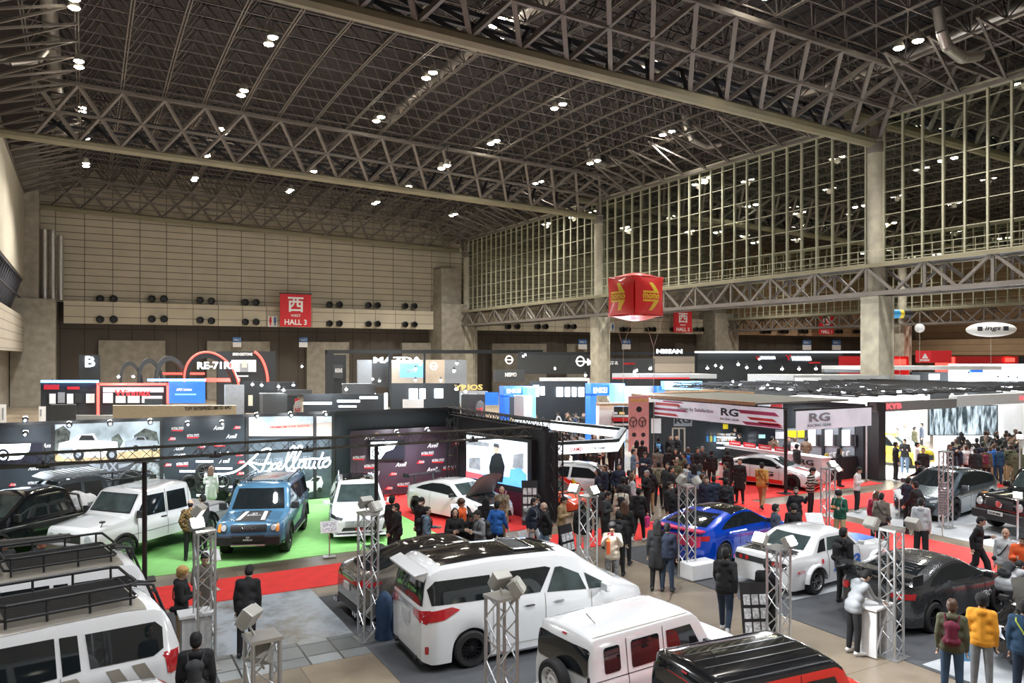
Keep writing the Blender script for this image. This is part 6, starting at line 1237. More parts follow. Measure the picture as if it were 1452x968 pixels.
def blimp(px,py,w,h,d,label,txt=None,m=whp):
    x,y=D(px,d); z=ZZ(py,d); r=thing('balloon_sign',label,'balloon',(x,y,z)); r.rotation_euler.z=math.atan2(-x,y)*1.0
    W=w*d/F/2; H=h*d/F/2; b=MB(); b.lathe([(math.sin(t/12*math.pi),-math.cos(t/12*math.pi)) for t in range(13)],None,28,M=Matrix.Diagonal((W,W*.45,H))); b.build('balloon_skin',m,r,smooth=True)
    if txt: b=MB(); put_text(b,txt,(W*.08,-W*.47,H*.05),(1,0,0),(0,0,1),W*.62,H*.75,bold=.02,shear=.2); b.build('lettering',blk,r); b=MB(); b.box((-W*.42,-W*.46,H*.08),(W*.2,.04,H*.6)); b.build('logo_block',blk,r); b=MB(); b.box((W*.58,-W*.42,H*.08),(W*.2,.04,H*.6)); b.build('logo_block',blk,r)
    b=MB(); b.bar((0,0,-H),(0,0,-z+.0),.02); b.build('tether',MATS['pale_string'],r)
blimp(1405,467,62,21,70,'white oval balloon sign reading ings at the upper right','ings'); blimp(1304,465,13,13,75,'small white round balloon right of the nearest column')
x,y=D(1276,60); z=ZZ(445,60); r=thing('tube_balloon','dark cylinder balloon with blue and yellow printed end right of the column','balloon',(x,y,z),-.45); MX=Matrix.Rotation(R(90),3,'Y')
b=MB(); b.lathe([(.001,-.9),(.3,-.85),(.33,-.7),(.33,.8),(.25,.95),(.001,1)],None,20,M=MX); b.build('tube_skin',trim_k,r,smooth=True); b=MB(); b.lathe([(.335,-.7),(.335,.2)],None,20,M=MX); b.build('blue_wrap',mat('sky_blue_print',(.05,.35,.7),.4),r,smooth=True); b=MB(); b.lathe([(.338,-.1),(.338,.2)],None,20,M=MX); b.build('yellow_wrap',yel,r,smooth=True); b=MB(); b.bar((0,0,-.3),(0,0,-z),.015); b.build('tether',MATS['pale_string'],r)
# ================= MIDDLE AND FAR BOOTHS =================
def F_(m): return m
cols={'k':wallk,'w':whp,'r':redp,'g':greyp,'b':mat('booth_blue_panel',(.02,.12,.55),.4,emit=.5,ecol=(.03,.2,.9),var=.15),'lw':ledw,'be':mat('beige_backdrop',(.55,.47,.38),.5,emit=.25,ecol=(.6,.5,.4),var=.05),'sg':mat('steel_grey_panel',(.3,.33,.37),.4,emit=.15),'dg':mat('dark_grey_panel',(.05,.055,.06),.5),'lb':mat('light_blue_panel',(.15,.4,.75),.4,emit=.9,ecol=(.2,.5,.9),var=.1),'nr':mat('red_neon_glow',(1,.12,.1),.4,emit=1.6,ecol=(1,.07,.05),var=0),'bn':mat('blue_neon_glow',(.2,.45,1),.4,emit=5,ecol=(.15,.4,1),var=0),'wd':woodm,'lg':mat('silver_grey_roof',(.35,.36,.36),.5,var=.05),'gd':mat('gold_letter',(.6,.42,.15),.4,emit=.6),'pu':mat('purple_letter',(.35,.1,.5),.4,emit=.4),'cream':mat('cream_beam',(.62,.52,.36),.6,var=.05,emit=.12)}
def far(name,label,cat,d,items,px=None):
    """items: (x0,y0,x1,y1,material,part name[,extra depth in front])"""
    pxm=px or (items[0][0]+items[0][2])/2; Y=D(pxm,d)[1]; r=thing(name,label,cat)
    for it in items:
        x0,y0,x1,y1,m,nm=it[:6]; ex=it[6] if len(it)>6 else 0; th=it[7] if len(it)>7 else .15
        if isinstance(m,tuple): ptext(m[0],x0,y0,x1,y1,Y-ex,cols[m[1]],nm,r,.1,bold=.02)
        else:
            if (it is items[0] and cat in('booth','sign wall','wall','partition','banner','shop fronts') or 'leg' in nm) and nm not in('canopy_edge','roof_edge'): y1=max(y1,HY+F*(EYE-.03)/onY(pxm,Y-ex)[1])
            flat(rect(x0,y0,x1,y1),Y-ex,cols[m],nm,r,th)
    return r,Y
# tyre maker stand
r,Y=far('tyre_stand','black tyre maker stand with red arc, screen and hoop arches against the far wall','booth',82,[(307,498,388,560,'k','stand_wall',0,1.0),(328,510,363,527,'w','screen_picture',1.1,.05),(330,500,358,504,('BRIDGESTONE','w'),'lettering',1.1),(333,532,352,534,'w','caption',1.1,.05),(340,515,352,527,'g','portrait_coat',1.2,.02),(343,512,350,521,'be','portrait_face',1.25,.02),(280,513,337,523,('RE-71RZ','lw'),'lettering',9.5),(290,536,340,541,'nr','red_light_blade',4,.1),(230,528,290,531,'nr','red_light_blade',4.5,.1)],347)  # tyre name lettering given a glow of its own to lift it
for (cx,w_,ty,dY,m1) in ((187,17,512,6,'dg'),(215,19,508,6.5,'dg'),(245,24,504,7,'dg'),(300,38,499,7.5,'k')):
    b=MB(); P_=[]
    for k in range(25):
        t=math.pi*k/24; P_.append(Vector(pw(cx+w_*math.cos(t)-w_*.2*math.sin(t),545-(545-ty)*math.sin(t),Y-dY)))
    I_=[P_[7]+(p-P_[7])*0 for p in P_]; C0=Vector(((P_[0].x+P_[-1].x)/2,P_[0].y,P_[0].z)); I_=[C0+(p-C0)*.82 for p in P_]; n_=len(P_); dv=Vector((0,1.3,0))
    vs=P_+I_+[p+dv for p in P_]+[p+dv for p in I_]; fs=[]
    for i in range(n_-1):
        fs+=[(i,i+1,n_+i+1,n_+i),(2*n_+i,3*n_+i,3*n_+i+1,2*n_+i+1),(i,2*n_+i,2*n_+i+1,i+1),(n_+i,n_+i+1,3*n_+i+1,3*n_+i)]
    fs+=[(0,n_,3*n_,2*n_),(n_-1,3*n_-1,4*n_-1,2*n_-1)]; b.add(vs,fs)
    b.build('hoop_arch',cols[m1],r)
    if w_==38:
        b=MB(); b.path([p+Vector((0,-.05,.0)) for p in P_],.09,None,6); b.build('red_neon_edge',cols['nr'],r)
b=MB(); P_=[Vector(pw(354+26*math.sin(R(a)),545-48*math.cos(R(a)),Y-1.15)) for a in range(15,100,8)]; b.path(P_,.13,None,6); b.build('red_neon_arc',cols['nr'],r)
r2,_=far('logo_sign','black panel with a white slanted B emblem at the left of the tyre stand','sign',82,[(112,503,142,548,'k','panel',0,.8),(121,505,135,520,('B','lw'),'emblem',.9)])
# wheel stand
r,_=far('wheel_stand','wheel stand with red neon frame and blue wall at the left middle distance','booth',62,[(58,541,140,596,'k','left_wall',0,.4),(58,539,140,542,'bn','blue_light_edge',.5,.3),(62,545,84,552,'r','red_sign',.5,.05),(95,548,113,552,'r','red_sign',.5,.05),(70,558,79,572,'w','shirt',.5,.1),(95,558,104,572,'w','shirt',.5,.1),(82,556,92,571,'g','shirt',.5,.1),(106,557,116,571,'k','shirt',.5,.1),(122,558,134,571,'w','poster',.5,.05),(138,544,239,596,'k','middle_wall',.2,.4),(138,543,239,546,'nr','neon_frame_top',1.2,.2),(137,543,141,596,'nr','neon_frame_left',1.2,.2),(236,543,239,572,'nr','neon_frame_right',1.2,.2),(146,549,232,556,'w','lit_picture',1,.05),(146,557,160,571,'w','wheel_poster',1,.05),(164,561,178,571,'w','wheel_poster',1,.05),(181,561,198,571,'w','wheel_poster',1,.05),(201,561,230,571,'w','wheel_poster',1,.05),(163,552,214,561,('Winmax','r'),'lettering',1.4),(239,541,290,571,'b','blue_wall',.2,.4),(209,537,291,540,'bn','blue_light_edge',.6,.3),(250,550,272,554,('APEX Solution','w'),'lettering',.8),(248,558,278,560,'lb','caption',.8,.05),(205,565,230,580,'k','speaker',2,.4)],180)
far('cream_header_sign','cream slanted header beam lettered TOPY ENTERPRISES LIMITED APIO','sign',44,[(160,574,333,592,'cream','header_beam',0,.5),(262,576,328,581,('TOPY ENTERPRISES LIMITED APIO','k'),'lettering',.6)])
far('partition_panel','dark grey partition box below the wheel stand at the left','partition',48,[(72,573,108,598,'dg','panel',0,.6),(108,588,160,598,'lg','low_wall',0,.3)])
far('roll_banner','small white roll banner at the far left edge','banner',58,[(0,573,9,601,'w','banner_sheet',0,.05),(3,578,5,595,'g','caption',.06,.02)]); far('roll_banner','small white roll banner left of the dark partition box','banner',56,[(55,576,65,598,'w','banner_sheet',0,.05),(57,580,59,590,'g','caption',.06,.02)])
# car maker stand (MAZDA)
far('car_maker_stand','car maker stand with dark frame, beige backdrop and white MAZDA letters','booth',88,[(470,503,487,548,'k','left_portal',0,1),(461,496,766,501,'k','top_truss',3,.6),(461,496,470,548,'k','left_leg',3,.8),(471,517,486,536,'dg','dark_sign',1.2,.05),(475,522,485,528,('MAZDA RS','w'),'lettering',1.3),(506,510,526,548,'b' if 0 else 'sg','blue_grey_wall',.2,.3),(526,510,552,548,'dg','dark_mural',.2,.3),(551,510,629,543,'be','beige_backdrop',.2,.3),(567,515,600,535,'lb','blue_screen',.8,.1),(577,523,590,528,('MAZDA','w'),'lettering',1),(629,510,660,548,'w' if 0 else 'sg','pale_wall',.2,.3),(530,506,598,514,('MAZDA','lw'),'lettering',1.4),(550,500,554,546,'k','truss_leg',2,.3),(600,500,602,546,'k','truss_leg',2,.3)],560)  # large maker name emits by itself, glow added to lift dim letters
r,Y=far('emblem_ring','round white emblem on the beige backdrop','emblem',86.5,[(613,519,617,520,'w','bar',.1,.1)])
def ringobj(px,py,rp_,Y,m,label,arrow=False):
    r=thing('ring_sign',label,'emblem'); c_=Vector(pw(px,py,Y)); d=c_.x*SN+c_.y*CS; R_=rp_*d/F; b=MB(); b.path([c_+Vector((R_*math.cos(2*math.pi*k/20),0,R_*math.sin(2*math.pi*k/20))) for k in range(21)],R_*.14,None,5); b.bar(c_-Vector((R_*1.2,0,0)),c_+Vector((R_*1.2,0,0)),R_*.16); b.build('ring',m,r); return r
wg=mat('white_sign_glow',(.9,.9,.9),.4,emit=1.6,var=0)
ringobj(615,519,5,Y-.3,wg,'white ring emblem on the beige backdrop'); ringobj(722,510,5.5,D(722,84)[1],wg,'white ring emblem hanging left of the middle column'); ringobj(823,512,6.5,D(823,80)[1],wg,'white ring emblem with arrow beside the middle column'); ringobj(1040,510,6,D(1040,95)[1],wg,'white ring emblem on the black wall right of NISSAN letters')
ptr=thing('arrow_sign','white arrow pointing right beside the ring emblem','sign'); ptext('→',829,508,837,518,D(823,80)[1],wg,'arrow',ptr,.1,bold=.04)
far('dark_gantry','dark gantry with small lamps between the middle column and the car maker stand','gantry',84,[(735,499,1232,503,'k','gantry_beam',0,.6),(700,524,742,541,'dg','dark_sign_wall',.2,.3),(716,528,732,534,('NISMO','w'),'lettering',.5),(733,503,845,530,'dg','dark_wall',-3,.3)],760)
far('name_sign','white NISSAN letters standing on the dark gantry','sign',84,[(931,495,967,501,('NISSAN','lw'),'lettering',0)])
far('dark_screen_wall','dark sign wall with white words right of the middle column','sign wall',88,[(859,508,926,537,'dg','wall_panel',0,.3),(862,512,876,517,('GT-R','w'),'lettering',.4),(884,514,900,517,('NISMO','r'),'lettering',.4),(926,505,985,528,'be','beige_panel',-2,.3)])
far('tyre_sign_wall','long black wall with white YOKOHAMA letters beyond the balloon','sign wall',96,[(985,501,1190,524,'k','wall_panel',0,.5),(985,498,1232,500,'lw','light_line',.8,.1),(1078,505,1099,509,('YOKOHAMA','lw'),'lettering',.6),(1070,505,1077,510,('Y','r'),'red_mark',.6),(1122,505,1150,511,('YOKOHAMA','lw'),'lettering',.6),(1113,503,1122,511,('Y','r'),'red_mark',.6),(1147,513,1163,515,'r','red_caption',.6,.05)],1090)  # white words glow by themselves, added so they read brighter at distance
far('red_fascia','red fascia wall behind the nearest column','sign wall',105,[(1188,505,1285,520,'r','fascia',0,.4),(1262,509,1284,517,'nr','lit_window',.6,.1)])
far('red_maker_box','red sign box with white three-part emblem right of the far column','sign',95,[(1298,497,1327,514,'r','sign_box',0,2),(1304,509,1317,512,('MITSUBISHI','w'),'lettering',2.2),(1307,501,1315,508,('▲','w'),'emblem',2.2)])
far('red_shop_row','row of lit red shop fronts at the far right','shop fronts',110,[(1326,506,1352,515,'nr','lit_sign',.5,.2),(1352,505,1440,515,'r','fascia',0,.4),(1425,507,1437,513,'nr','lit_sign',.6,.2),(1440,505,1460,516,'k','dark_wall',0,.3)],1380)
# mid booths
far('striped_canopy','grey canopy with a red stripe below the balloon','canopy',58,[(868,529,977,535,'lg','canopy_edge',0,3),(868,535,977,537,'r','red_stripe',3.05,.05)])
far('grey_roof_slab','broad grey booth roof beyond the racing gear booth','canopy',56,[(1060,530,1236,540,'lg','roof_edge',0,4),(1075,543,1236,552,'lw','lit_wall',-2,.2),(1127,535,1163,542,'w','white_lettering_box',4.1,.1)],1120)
far('white_roof_slab','thin white booth roof left of the nearest column','canopy',70,[(1165,518,1345,523,'w','roof_edge',0,5),(1165,523,1232,528,'g','roof_shadow_board',-1,.3)],1250)  # grey board under the roof edge stands in for the shade there
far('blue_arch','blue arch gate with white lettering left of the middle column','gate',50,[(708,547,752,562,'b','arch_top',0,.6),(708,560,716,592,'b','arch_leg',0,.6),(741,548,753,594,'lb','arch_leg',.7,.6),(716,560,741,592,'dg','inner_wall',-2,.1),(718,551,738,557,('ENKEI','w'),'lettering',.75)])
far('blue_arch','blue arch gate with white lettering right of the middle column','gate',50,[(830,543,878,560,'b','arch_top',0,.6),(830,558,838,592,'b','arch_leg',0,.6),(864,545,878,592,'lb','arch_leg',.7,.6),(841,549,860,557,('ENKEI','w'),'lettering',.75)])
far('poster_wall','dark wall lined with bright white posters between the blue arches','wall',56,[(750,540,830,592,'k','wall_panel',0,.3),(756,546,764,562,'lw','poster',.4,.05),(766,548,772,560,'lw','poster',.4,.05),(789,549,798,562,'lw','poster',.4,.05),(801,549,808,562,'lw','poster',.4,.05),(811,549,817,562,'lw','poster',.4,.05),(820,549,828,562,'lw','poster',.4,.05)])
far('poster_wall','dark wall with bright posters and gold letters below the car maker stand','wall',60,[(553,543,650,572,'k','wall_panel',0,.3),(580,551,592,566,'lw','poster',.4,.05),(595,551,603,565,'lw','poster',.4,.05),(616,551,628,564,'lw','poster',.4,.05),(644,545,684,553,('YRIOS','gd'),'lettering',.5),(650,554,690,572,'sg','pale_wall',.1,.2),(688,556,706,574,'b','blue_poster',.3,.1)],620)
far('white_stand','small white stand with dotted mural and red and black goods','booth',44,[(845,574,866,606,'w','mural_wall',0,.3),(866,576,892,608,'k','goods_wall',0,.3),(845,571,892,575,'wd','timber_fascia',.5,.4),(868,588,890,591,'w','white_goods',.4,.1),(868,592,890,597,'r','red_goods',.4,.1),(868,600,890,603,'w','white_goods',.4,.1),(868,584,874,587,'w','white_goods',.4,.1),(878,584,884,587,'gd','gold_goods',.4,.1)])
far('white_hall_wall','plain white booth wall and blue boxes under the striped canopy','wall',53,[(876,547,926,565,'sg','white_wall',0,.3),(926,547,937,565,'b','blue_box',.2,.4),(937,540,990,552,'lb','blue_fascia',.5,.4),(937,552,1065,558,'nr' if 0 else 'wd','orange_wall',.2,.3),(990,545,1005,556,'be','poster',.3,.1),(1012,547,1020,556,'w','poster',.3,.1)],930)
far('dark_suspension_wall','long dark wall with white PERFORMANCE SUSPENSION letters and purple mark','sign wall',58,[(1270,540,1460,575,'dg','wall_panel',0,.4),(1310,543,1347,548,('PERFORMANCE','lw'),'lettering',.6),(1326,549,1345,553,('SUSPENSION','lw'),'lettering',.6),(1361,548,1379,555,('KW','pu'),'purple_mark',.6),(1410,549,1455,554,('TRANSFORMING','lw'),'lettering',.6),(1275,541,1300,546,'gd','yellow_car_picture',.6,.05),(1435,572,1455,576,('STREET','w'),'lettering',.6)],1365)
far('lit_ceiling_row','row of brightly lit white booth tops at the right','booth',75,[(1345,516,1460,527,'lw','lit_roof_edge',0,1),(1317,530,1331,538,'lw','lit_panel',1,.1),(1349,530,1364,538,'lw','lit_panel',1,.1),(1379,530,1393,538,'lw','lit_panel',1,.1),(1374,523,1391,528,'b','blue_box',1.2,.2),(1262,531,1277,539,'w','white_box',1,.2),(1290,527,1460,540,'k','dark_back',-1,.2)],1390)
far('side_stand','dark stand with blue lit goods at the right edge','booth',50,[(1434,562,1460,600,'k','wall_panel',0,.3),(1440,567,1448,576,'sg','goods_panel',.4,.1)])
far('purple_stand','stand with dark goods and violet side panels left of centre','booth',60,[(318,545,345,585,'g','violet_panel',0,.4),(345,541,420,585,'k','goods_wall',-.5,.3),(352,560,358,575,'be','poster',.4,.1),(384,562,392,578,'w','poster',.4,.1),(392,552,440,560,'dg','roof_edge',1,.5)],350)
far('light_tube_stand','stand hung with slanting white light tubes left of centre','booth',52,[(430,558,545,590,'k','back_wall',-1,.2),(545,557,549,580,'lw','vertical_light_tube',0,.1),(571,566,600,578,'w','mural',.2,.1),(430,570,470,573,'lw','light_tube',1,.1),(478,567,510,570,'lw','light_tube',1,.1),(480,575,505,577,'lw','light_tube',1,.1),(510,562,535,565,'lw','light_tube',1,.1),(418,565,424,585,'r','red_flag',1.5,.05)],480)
for i,(px,col_,lab) in enumerate(((680,'dg','dark feather flag with red word beside the left blue arch'),(422,'w','white feather flag left of centre'))):
    Y=D(px,44)[1]; r=thing('feather_flag',lab,'flag'); flat([(px-6,592),(px-6,576),(px-3,569),(px+2,567),(px+6,571),(px+6,592)],Y,cols[col_],'flag_cloth',r,.04); ptext('NE',px-4,578,px+4,586,Y,cols['r'],'lettering',r,.06); b=MB(); a=pw(px-6,592,Y); b.bar((a[0],Y,0),(a[0],Y,a[2]+1),.02); b.build('flag_pole',blkm,r)
# bright little booth lamps in the distance
farlamp=[(168,534,60),(189,534,60),(75,541,62),(358,545,58),(371,546,58),(402,553,56),(416,546,58),(491,552,55),(589,539,62),(625,539,62),(538,540,64),(742,505,82),(745,503,80),(900,527,58),(922,523,58),(1003,522,60),(1023,521,60),(1059,521,60),(1078,521,60),(1109,523,58),(1133,523,58),(1157,523,58),(1077,509,80),(1300,563,40),(1313,565,40),(1350,561,42),(1370,561,42),(1415,537,60),(1430,537,60),(103,578,48),(395,548,60),(660,555,56),(1366,552,44),(1240,546,60)]
rl=random.Random(21)
for k in range(26): farlamp.append((rl.uniform(400,1450),rl.uniform(515,562),rl.uniform(48,74)))
fp=None
for i,(px,py,d) in enumerate(farlamp):
    x,y=D(px,d); z=ZZ(py,d)
    if fp is None:
        fp=thing('distant_booth_lamp','small bright booth lamp shining above the distant stands','lamp',(x,y,z),group='bright lamps above the distant stands'); b=MB(); b.lathe([(.001,-.09),(.07,-.06),(.1,0),(.07,.06),(.001,.09)],None,12); b.build('bulb',flood,fp,smooth=True); b=MB(); b.lathe([(.05,.1),(.09,.18),(.001,.3)],None,10); b.build('lamp_body',trim_k,fp)
    else: copy_tree(fp,None,loc=(x,y,z))
# extra clutter low in the middle distance: dark box tops, panels and white light bars of further stands
rc=random.Random(77)
for i,(px,py,w,h,d,k,lab) in enumerate(((385,566,34,18,57,'dg','low dark stand box right of the violet stand'),(505,548,40,9,60,'dg','dark stand roof below the left portal of the car maker stand'),(735,571,12,22,48,'sg','grey pillar box right of the left blue arch'),(795,538,60,5,66,'w','thin pale canopy edge left of the middle column'),(905,568,22,10,47,'w','white box stand beside the small white stand'),(1085,548,40,7,60,'dg','dark roof box beyond the racing gear canopy'),(1160,556,60,6,52,'sg','grey flat roof beyond the lattice ceiling'),(665,566,22,16,50,'k','dark box stand under the gold letters'))):
    far('stand_box',lab,'booth',d,[(px-w/2,py-h/2,px+w/2,py+h/2,k,'front_wall',0,1.2),(px-w/2,py-h/2,px+w/2,py-h/2+1.2,'lw','light_line',.05,.05)])
# ================= PEOPLE =================
def cloth(name,col,rough=.85,var=.12,scale=5): return mat('cloth_'+name,col,rough,var=var,scale=scale,bump=.15)
def plaid(nt,b):
    tc=nt.nodes.new('ShaderNodeTexCoord'); br=nt.nodes.new('ShaderNodeTexChecker'); br.inputs['Scale'].default_value=22; br.inputs['Color1'].default_value=(.30,.19,.06,1); br.inputs['Color2'].default_value=(.035,.025,.02,1); nt.links.new(tc.outputs['Object'],br.inputs[0]); nt.links.new(br.outputs[0],b.inputs['Base Color']); b.inputs['Roughness'].default_value=.9
def stripes(nt,b):
    tc=nt.nodes.new('ShaderNodeTexCoord'); w=nt.nodes.new('ShaderNodeTexWave'); w.bands_direction='Z'; w.inputs['Scale'].default_value=3.2; r=nt.nodes.new('ShaderNodeValToRGB'); r.color_ramp.interpolation='CONSTANT'; r.color_ramp.elements[0].color=(.02,.02,.022,1); r.color_ramp.elements[1].position=.62; r.color_ramp.elements[1].color=(.5,.48,.42,1)
    nt.links.new(tc.outputs['Object'],w.inputs[0]); nt.links.new(w.outputs['Fac'],r.inputs[0]); nt.links.new(r.outputs[0],b.inputs['Base Color']); b.inputs['Roughness'].default_value=.9
C_={'black':cloth('black',(.012,.012,.014)),'char':cloth('charcoal',(.035,.037,.04)),'navy':cloth('navy',(.015,.022,.045)),'grey':cloth('grey',(.22,.23,.24)),'lgrey':cloth('light_grey',(.48,.5,.52)),'white':cloth('white',(.75,.74,.72)),'beige':cloth('beige',(.62,.55,.44)),'khaki':cloth('khaki',(.42,.31,.17)),'olive':cloth('olive',(.09,.09,.05)),'camo':cloth('mottled_khaki',(.24,.21,.14),var=.6,scale=14),'tan':cloth('tan',(.36,.25,.13)),'brown':cloth('brown',(.12,.075,.045)),'taupe':cloth('taupe',(.15,.125,.10)),'green':cloth('green',(.015,.10,.06)),'red':cloth('red',(.30,.015,.04)),'maroon':cloth('maroon',(.13,.01,.03)),'orange':cloth('orange',(.80,.13,.03)),'amber':cloth('amber',(.85,.36,.03)),'mustard':cloth('mustard',(.45,.25,.06)),'blue':cloth('blue',(.02,.12,.42)),'sblue':cloth('slate_blue',(.13,.20,.27)),'jean':cloth('denim',(.045,.085,.15)),'djean':cloth('dark_denim',(.02,.035,.065)),'ljean':cloth('light_denim',(.16,.25,.36)),'teal':cloth('deep_teal_blue',(.02,.06,.12)),'suitb':cloth('blue_grey_suit',(.08,.10,.14)),'plaid':node_mat('cloth_plaid',plaid),'stripe':node_mat('cloth_striped',stripes),'check':cloth('grey_check',(.2,.2,.2),var=.7,scale=30),'lime':cloth('lime',(.45,.55,.08)),'pink':cloth('pink',(.85,.05,.25)),'lblue':cloth('light_blue',(.15,.4,.7))}
SK=[mat('skin_light',(.55,.36,.26),.55,var=.04),mat('skin_mid',(.48,.30,.21),.55,var=.04)]
HR={'black':mat('hair_black',(.009,.008,.008),.75,var=.3,scale=30),'brown':mat('hair_brown',(.09,.045,.025),.5,var=.3,scale=30),'grey':mat('hair_grey',(.22,.21,.2),.5,var=.3,scale=30),'blond':mat('hair_blond',(.50,.30,.10),.5,var=.3,scale=30)}
eyem=mat('eye_and_lip',(.10,.04,.035),.5); sole=mat('shoe_black',(.015,.015,.016),.6); solew=mat('shoe_white',(.6,.6,.6),.6)
def capsule(mb,a,b,ra,rb,n=12):
    a=Vector(a); b=Vector(b); d=b-a; L=d.length
    q=(d.to_track_quat('Z','Y') if L>1e-5 else Vector((0,0,1)).to_track_quat('Z','Y')).to_matrix(); prof=[]
    for i in range(5): t=math.pi/2*(1-i/4); prof.append((ra*math.cos(t)+1e-5*0,-ra*math.sin(t)))
    for i in range(5): t=math.pi/2*i/4; prof.append((rb*math.cos(t),L+rb*math.sin(t)))
    prof=[(max(r,1e-4),h) for r,h in prof]; mb.lathe(prof,None,n,M=q,c=a)
def ellip(mb,c,r,M=None,n=14):
    D_=Matrix.Diagonal(r); MM=(M@D_) if M else D_
    mb.lathe([(max(1e-4,math.sin(t/8*math.pi)),-math.cos(t/8*math.pi)) for t in range(9)],None,n,M=MM,c=c)
_vox={}
def voxel(mb,size,smooth_=4):
    me=bpy.data.meshes.new('v'); me.from_pydata(mb.v,[],mb.f); o=bpy.data.objects.new('v',me); COL.objects.link(o)
    m=o.modifiers.new('r','REMESH'); m.mode='VOXEL'; m.voxel_size=size; m.use_smooth_shade=True
    s_=o.modifiers.new('s','SMOOTH'); s_.iterations=smooth_; s_.factor=.5
    dg=bpy.context.evaluated_depsgraph_get(); out=bpy.data.meshes.new_from_object(o.evaluated_get(dg)); bpy.data.objects.remove(o); bpy.data.meshes.remove(me); out.shade_smooth(); return out
ARM={'down':((-.02,.05,-.28),(.05,.0,-.25)),'swf':((.09,.04,-.26),(.17,-.02,-.18)),'swb':((-.13,.05,-.25),(.02,.0,-.25)),'ph':((.03,.06,-.27),(.21,-.1,.07)),'up':((.16,.06,-.18),(.12,-.10,.20)),'cr':((.07,.07,-.26),(.16,-.21,.03)),'pk':((-.07,.1,-.26),(.1,-.05,-.2)),'re':((.16,.02,-.2),(.22,.0,-.08)),'hold':((.02,.05,-.28),(.24,-.03,.0)),'wave':((.12,.12,-.1),(.14,.06,.2))}
POSE={'stand':('down','down','s',0,0),'phone':('ph','ph','s',3,22),'cross':('cr','cr','s',0,8),'walk':('swf','swb','w',4,0),'walk2':('swb','swf','w2',4,0),'one':('ph','down','s',2,15),'bow':('down','down','s',17,20),'desk':('re','re','s',22,30),'photo':('up','up','s',0,6),'pocket':('pk','pk','s',0,0),'bend':('re','re','w',58,10),'walkph':('ph','swb','w',4,18),'wave':('wave','pk','s',0,0),'talk':('hold','down','s',0,4)}
def skel(pose):
    la,ra,leg,lean,nod=POSE[pose]; M=Matrix.Rotation(R(lean),3,'Y'); P0=Vector((0,0,.94))
    U=lambda v:P0+M@(Vector(v)-P0)
    S={'pel':Vector((0,0,.95)),'bel':U((.0,0,1.1)),'che':U((.0,0,1.3)),'nek':U((-.005,0,1.46)),'hm':None}
    N=Matrix.Rotation(R(nod),3,'Y'); nb=U((0,0,1.5)); S['headM']=M@N; S['hb']=nb; S['H']=lambda v:nb+(M@N)@Vector(v)
    Lr=Matrix.Rotation(R(lean*.35),3,'Y') if lean<40 else Matrix.Rotation(R(lean*.1),3,'Y')
    for sd,nm,a in ((1,'l',la),(-1,'r',ra)):
        sh=U((0,.165*sd,1.40)); e,w=ARM[a]; e=sh+Lr@Vector((e[0],e[1]*sd,e[2])); w_=e+Lr@Vector((w[0],w[1]*sd,w[2])); S['sh'+nm]=sh; S['el'+nm]=e; S['wr'+nm]=w_
        hip=Vector((0,.09*sd,.92))
        if leg=='s': kn=Vector((.02,.105*sd,.5)); an=Vector((-.01,.12*sd,.09)); yaw=.2*sd; hl=0
        else:
            f=(sd==1)==(leg=='w')
            if f: kn=Vector((.2,.09*sd,.53)); an=Vector((.27,.09*sd,.1)); yaw=0; hl=0
            else: kn=Vector((-.03,.09*sd,.5)); an=Vector((-.30,.09*sd,.16)); yaw=0; hl=1
        S['hip'+nm]=hip; S['kn'+nm]=kn; S['an'+nm]=an; S['yaw'+nm]=yaw; S['heel'+nm]=hl
    S['M']=M; S['U']=U
    return S
_S={}
def sk(p):
    if p not in _S: _S[p]=skel(p)
    return _S[p]
def hand(mb,el,wr,sd):
    d=(wr-el).normalized(); side=Vector((0,0,1)).cross(d); 
    if side.length<.3: side=Vector((1,0,0))
    side.normalize(); up=d.cross(side).normalized(); 
    # fingers spread along 'sp'; palm thin along 'pn'
    sp=up if abs(d.z)<.6 else Vector((1,0,0)); pn=d.cross(sp).normalized()*(-sd); sp=pn.cross(d).normalized()
    c0=wr+d*.015; c1=wr+d*.085
    for t in (-.024,0,.024): capsule(mb,c0+sp*t*.7,c1+sp*t,.016,.014,8)
    for i,(t,L) in enumerate(((-.033,.055),(-.011,.068),(.011,.072),(.033,.066))):
        a=c1+sp*t; b=a+d*L*.55+pn*.012; c=b+d*L*.35+pn*.028; capsule(mb,a,b,.0098,.009,8); capsule(mb,b,c,.009,.008,8)
    a=c0+sp*.025+d*.01; b=a+sp*.028+d*.03+pn*.012; c=b+d*.03+sp*.004+pn*.012; capsule(mb,a,b,.012,.0105,8); capsule(mb,b,c,.0105,.009,8)
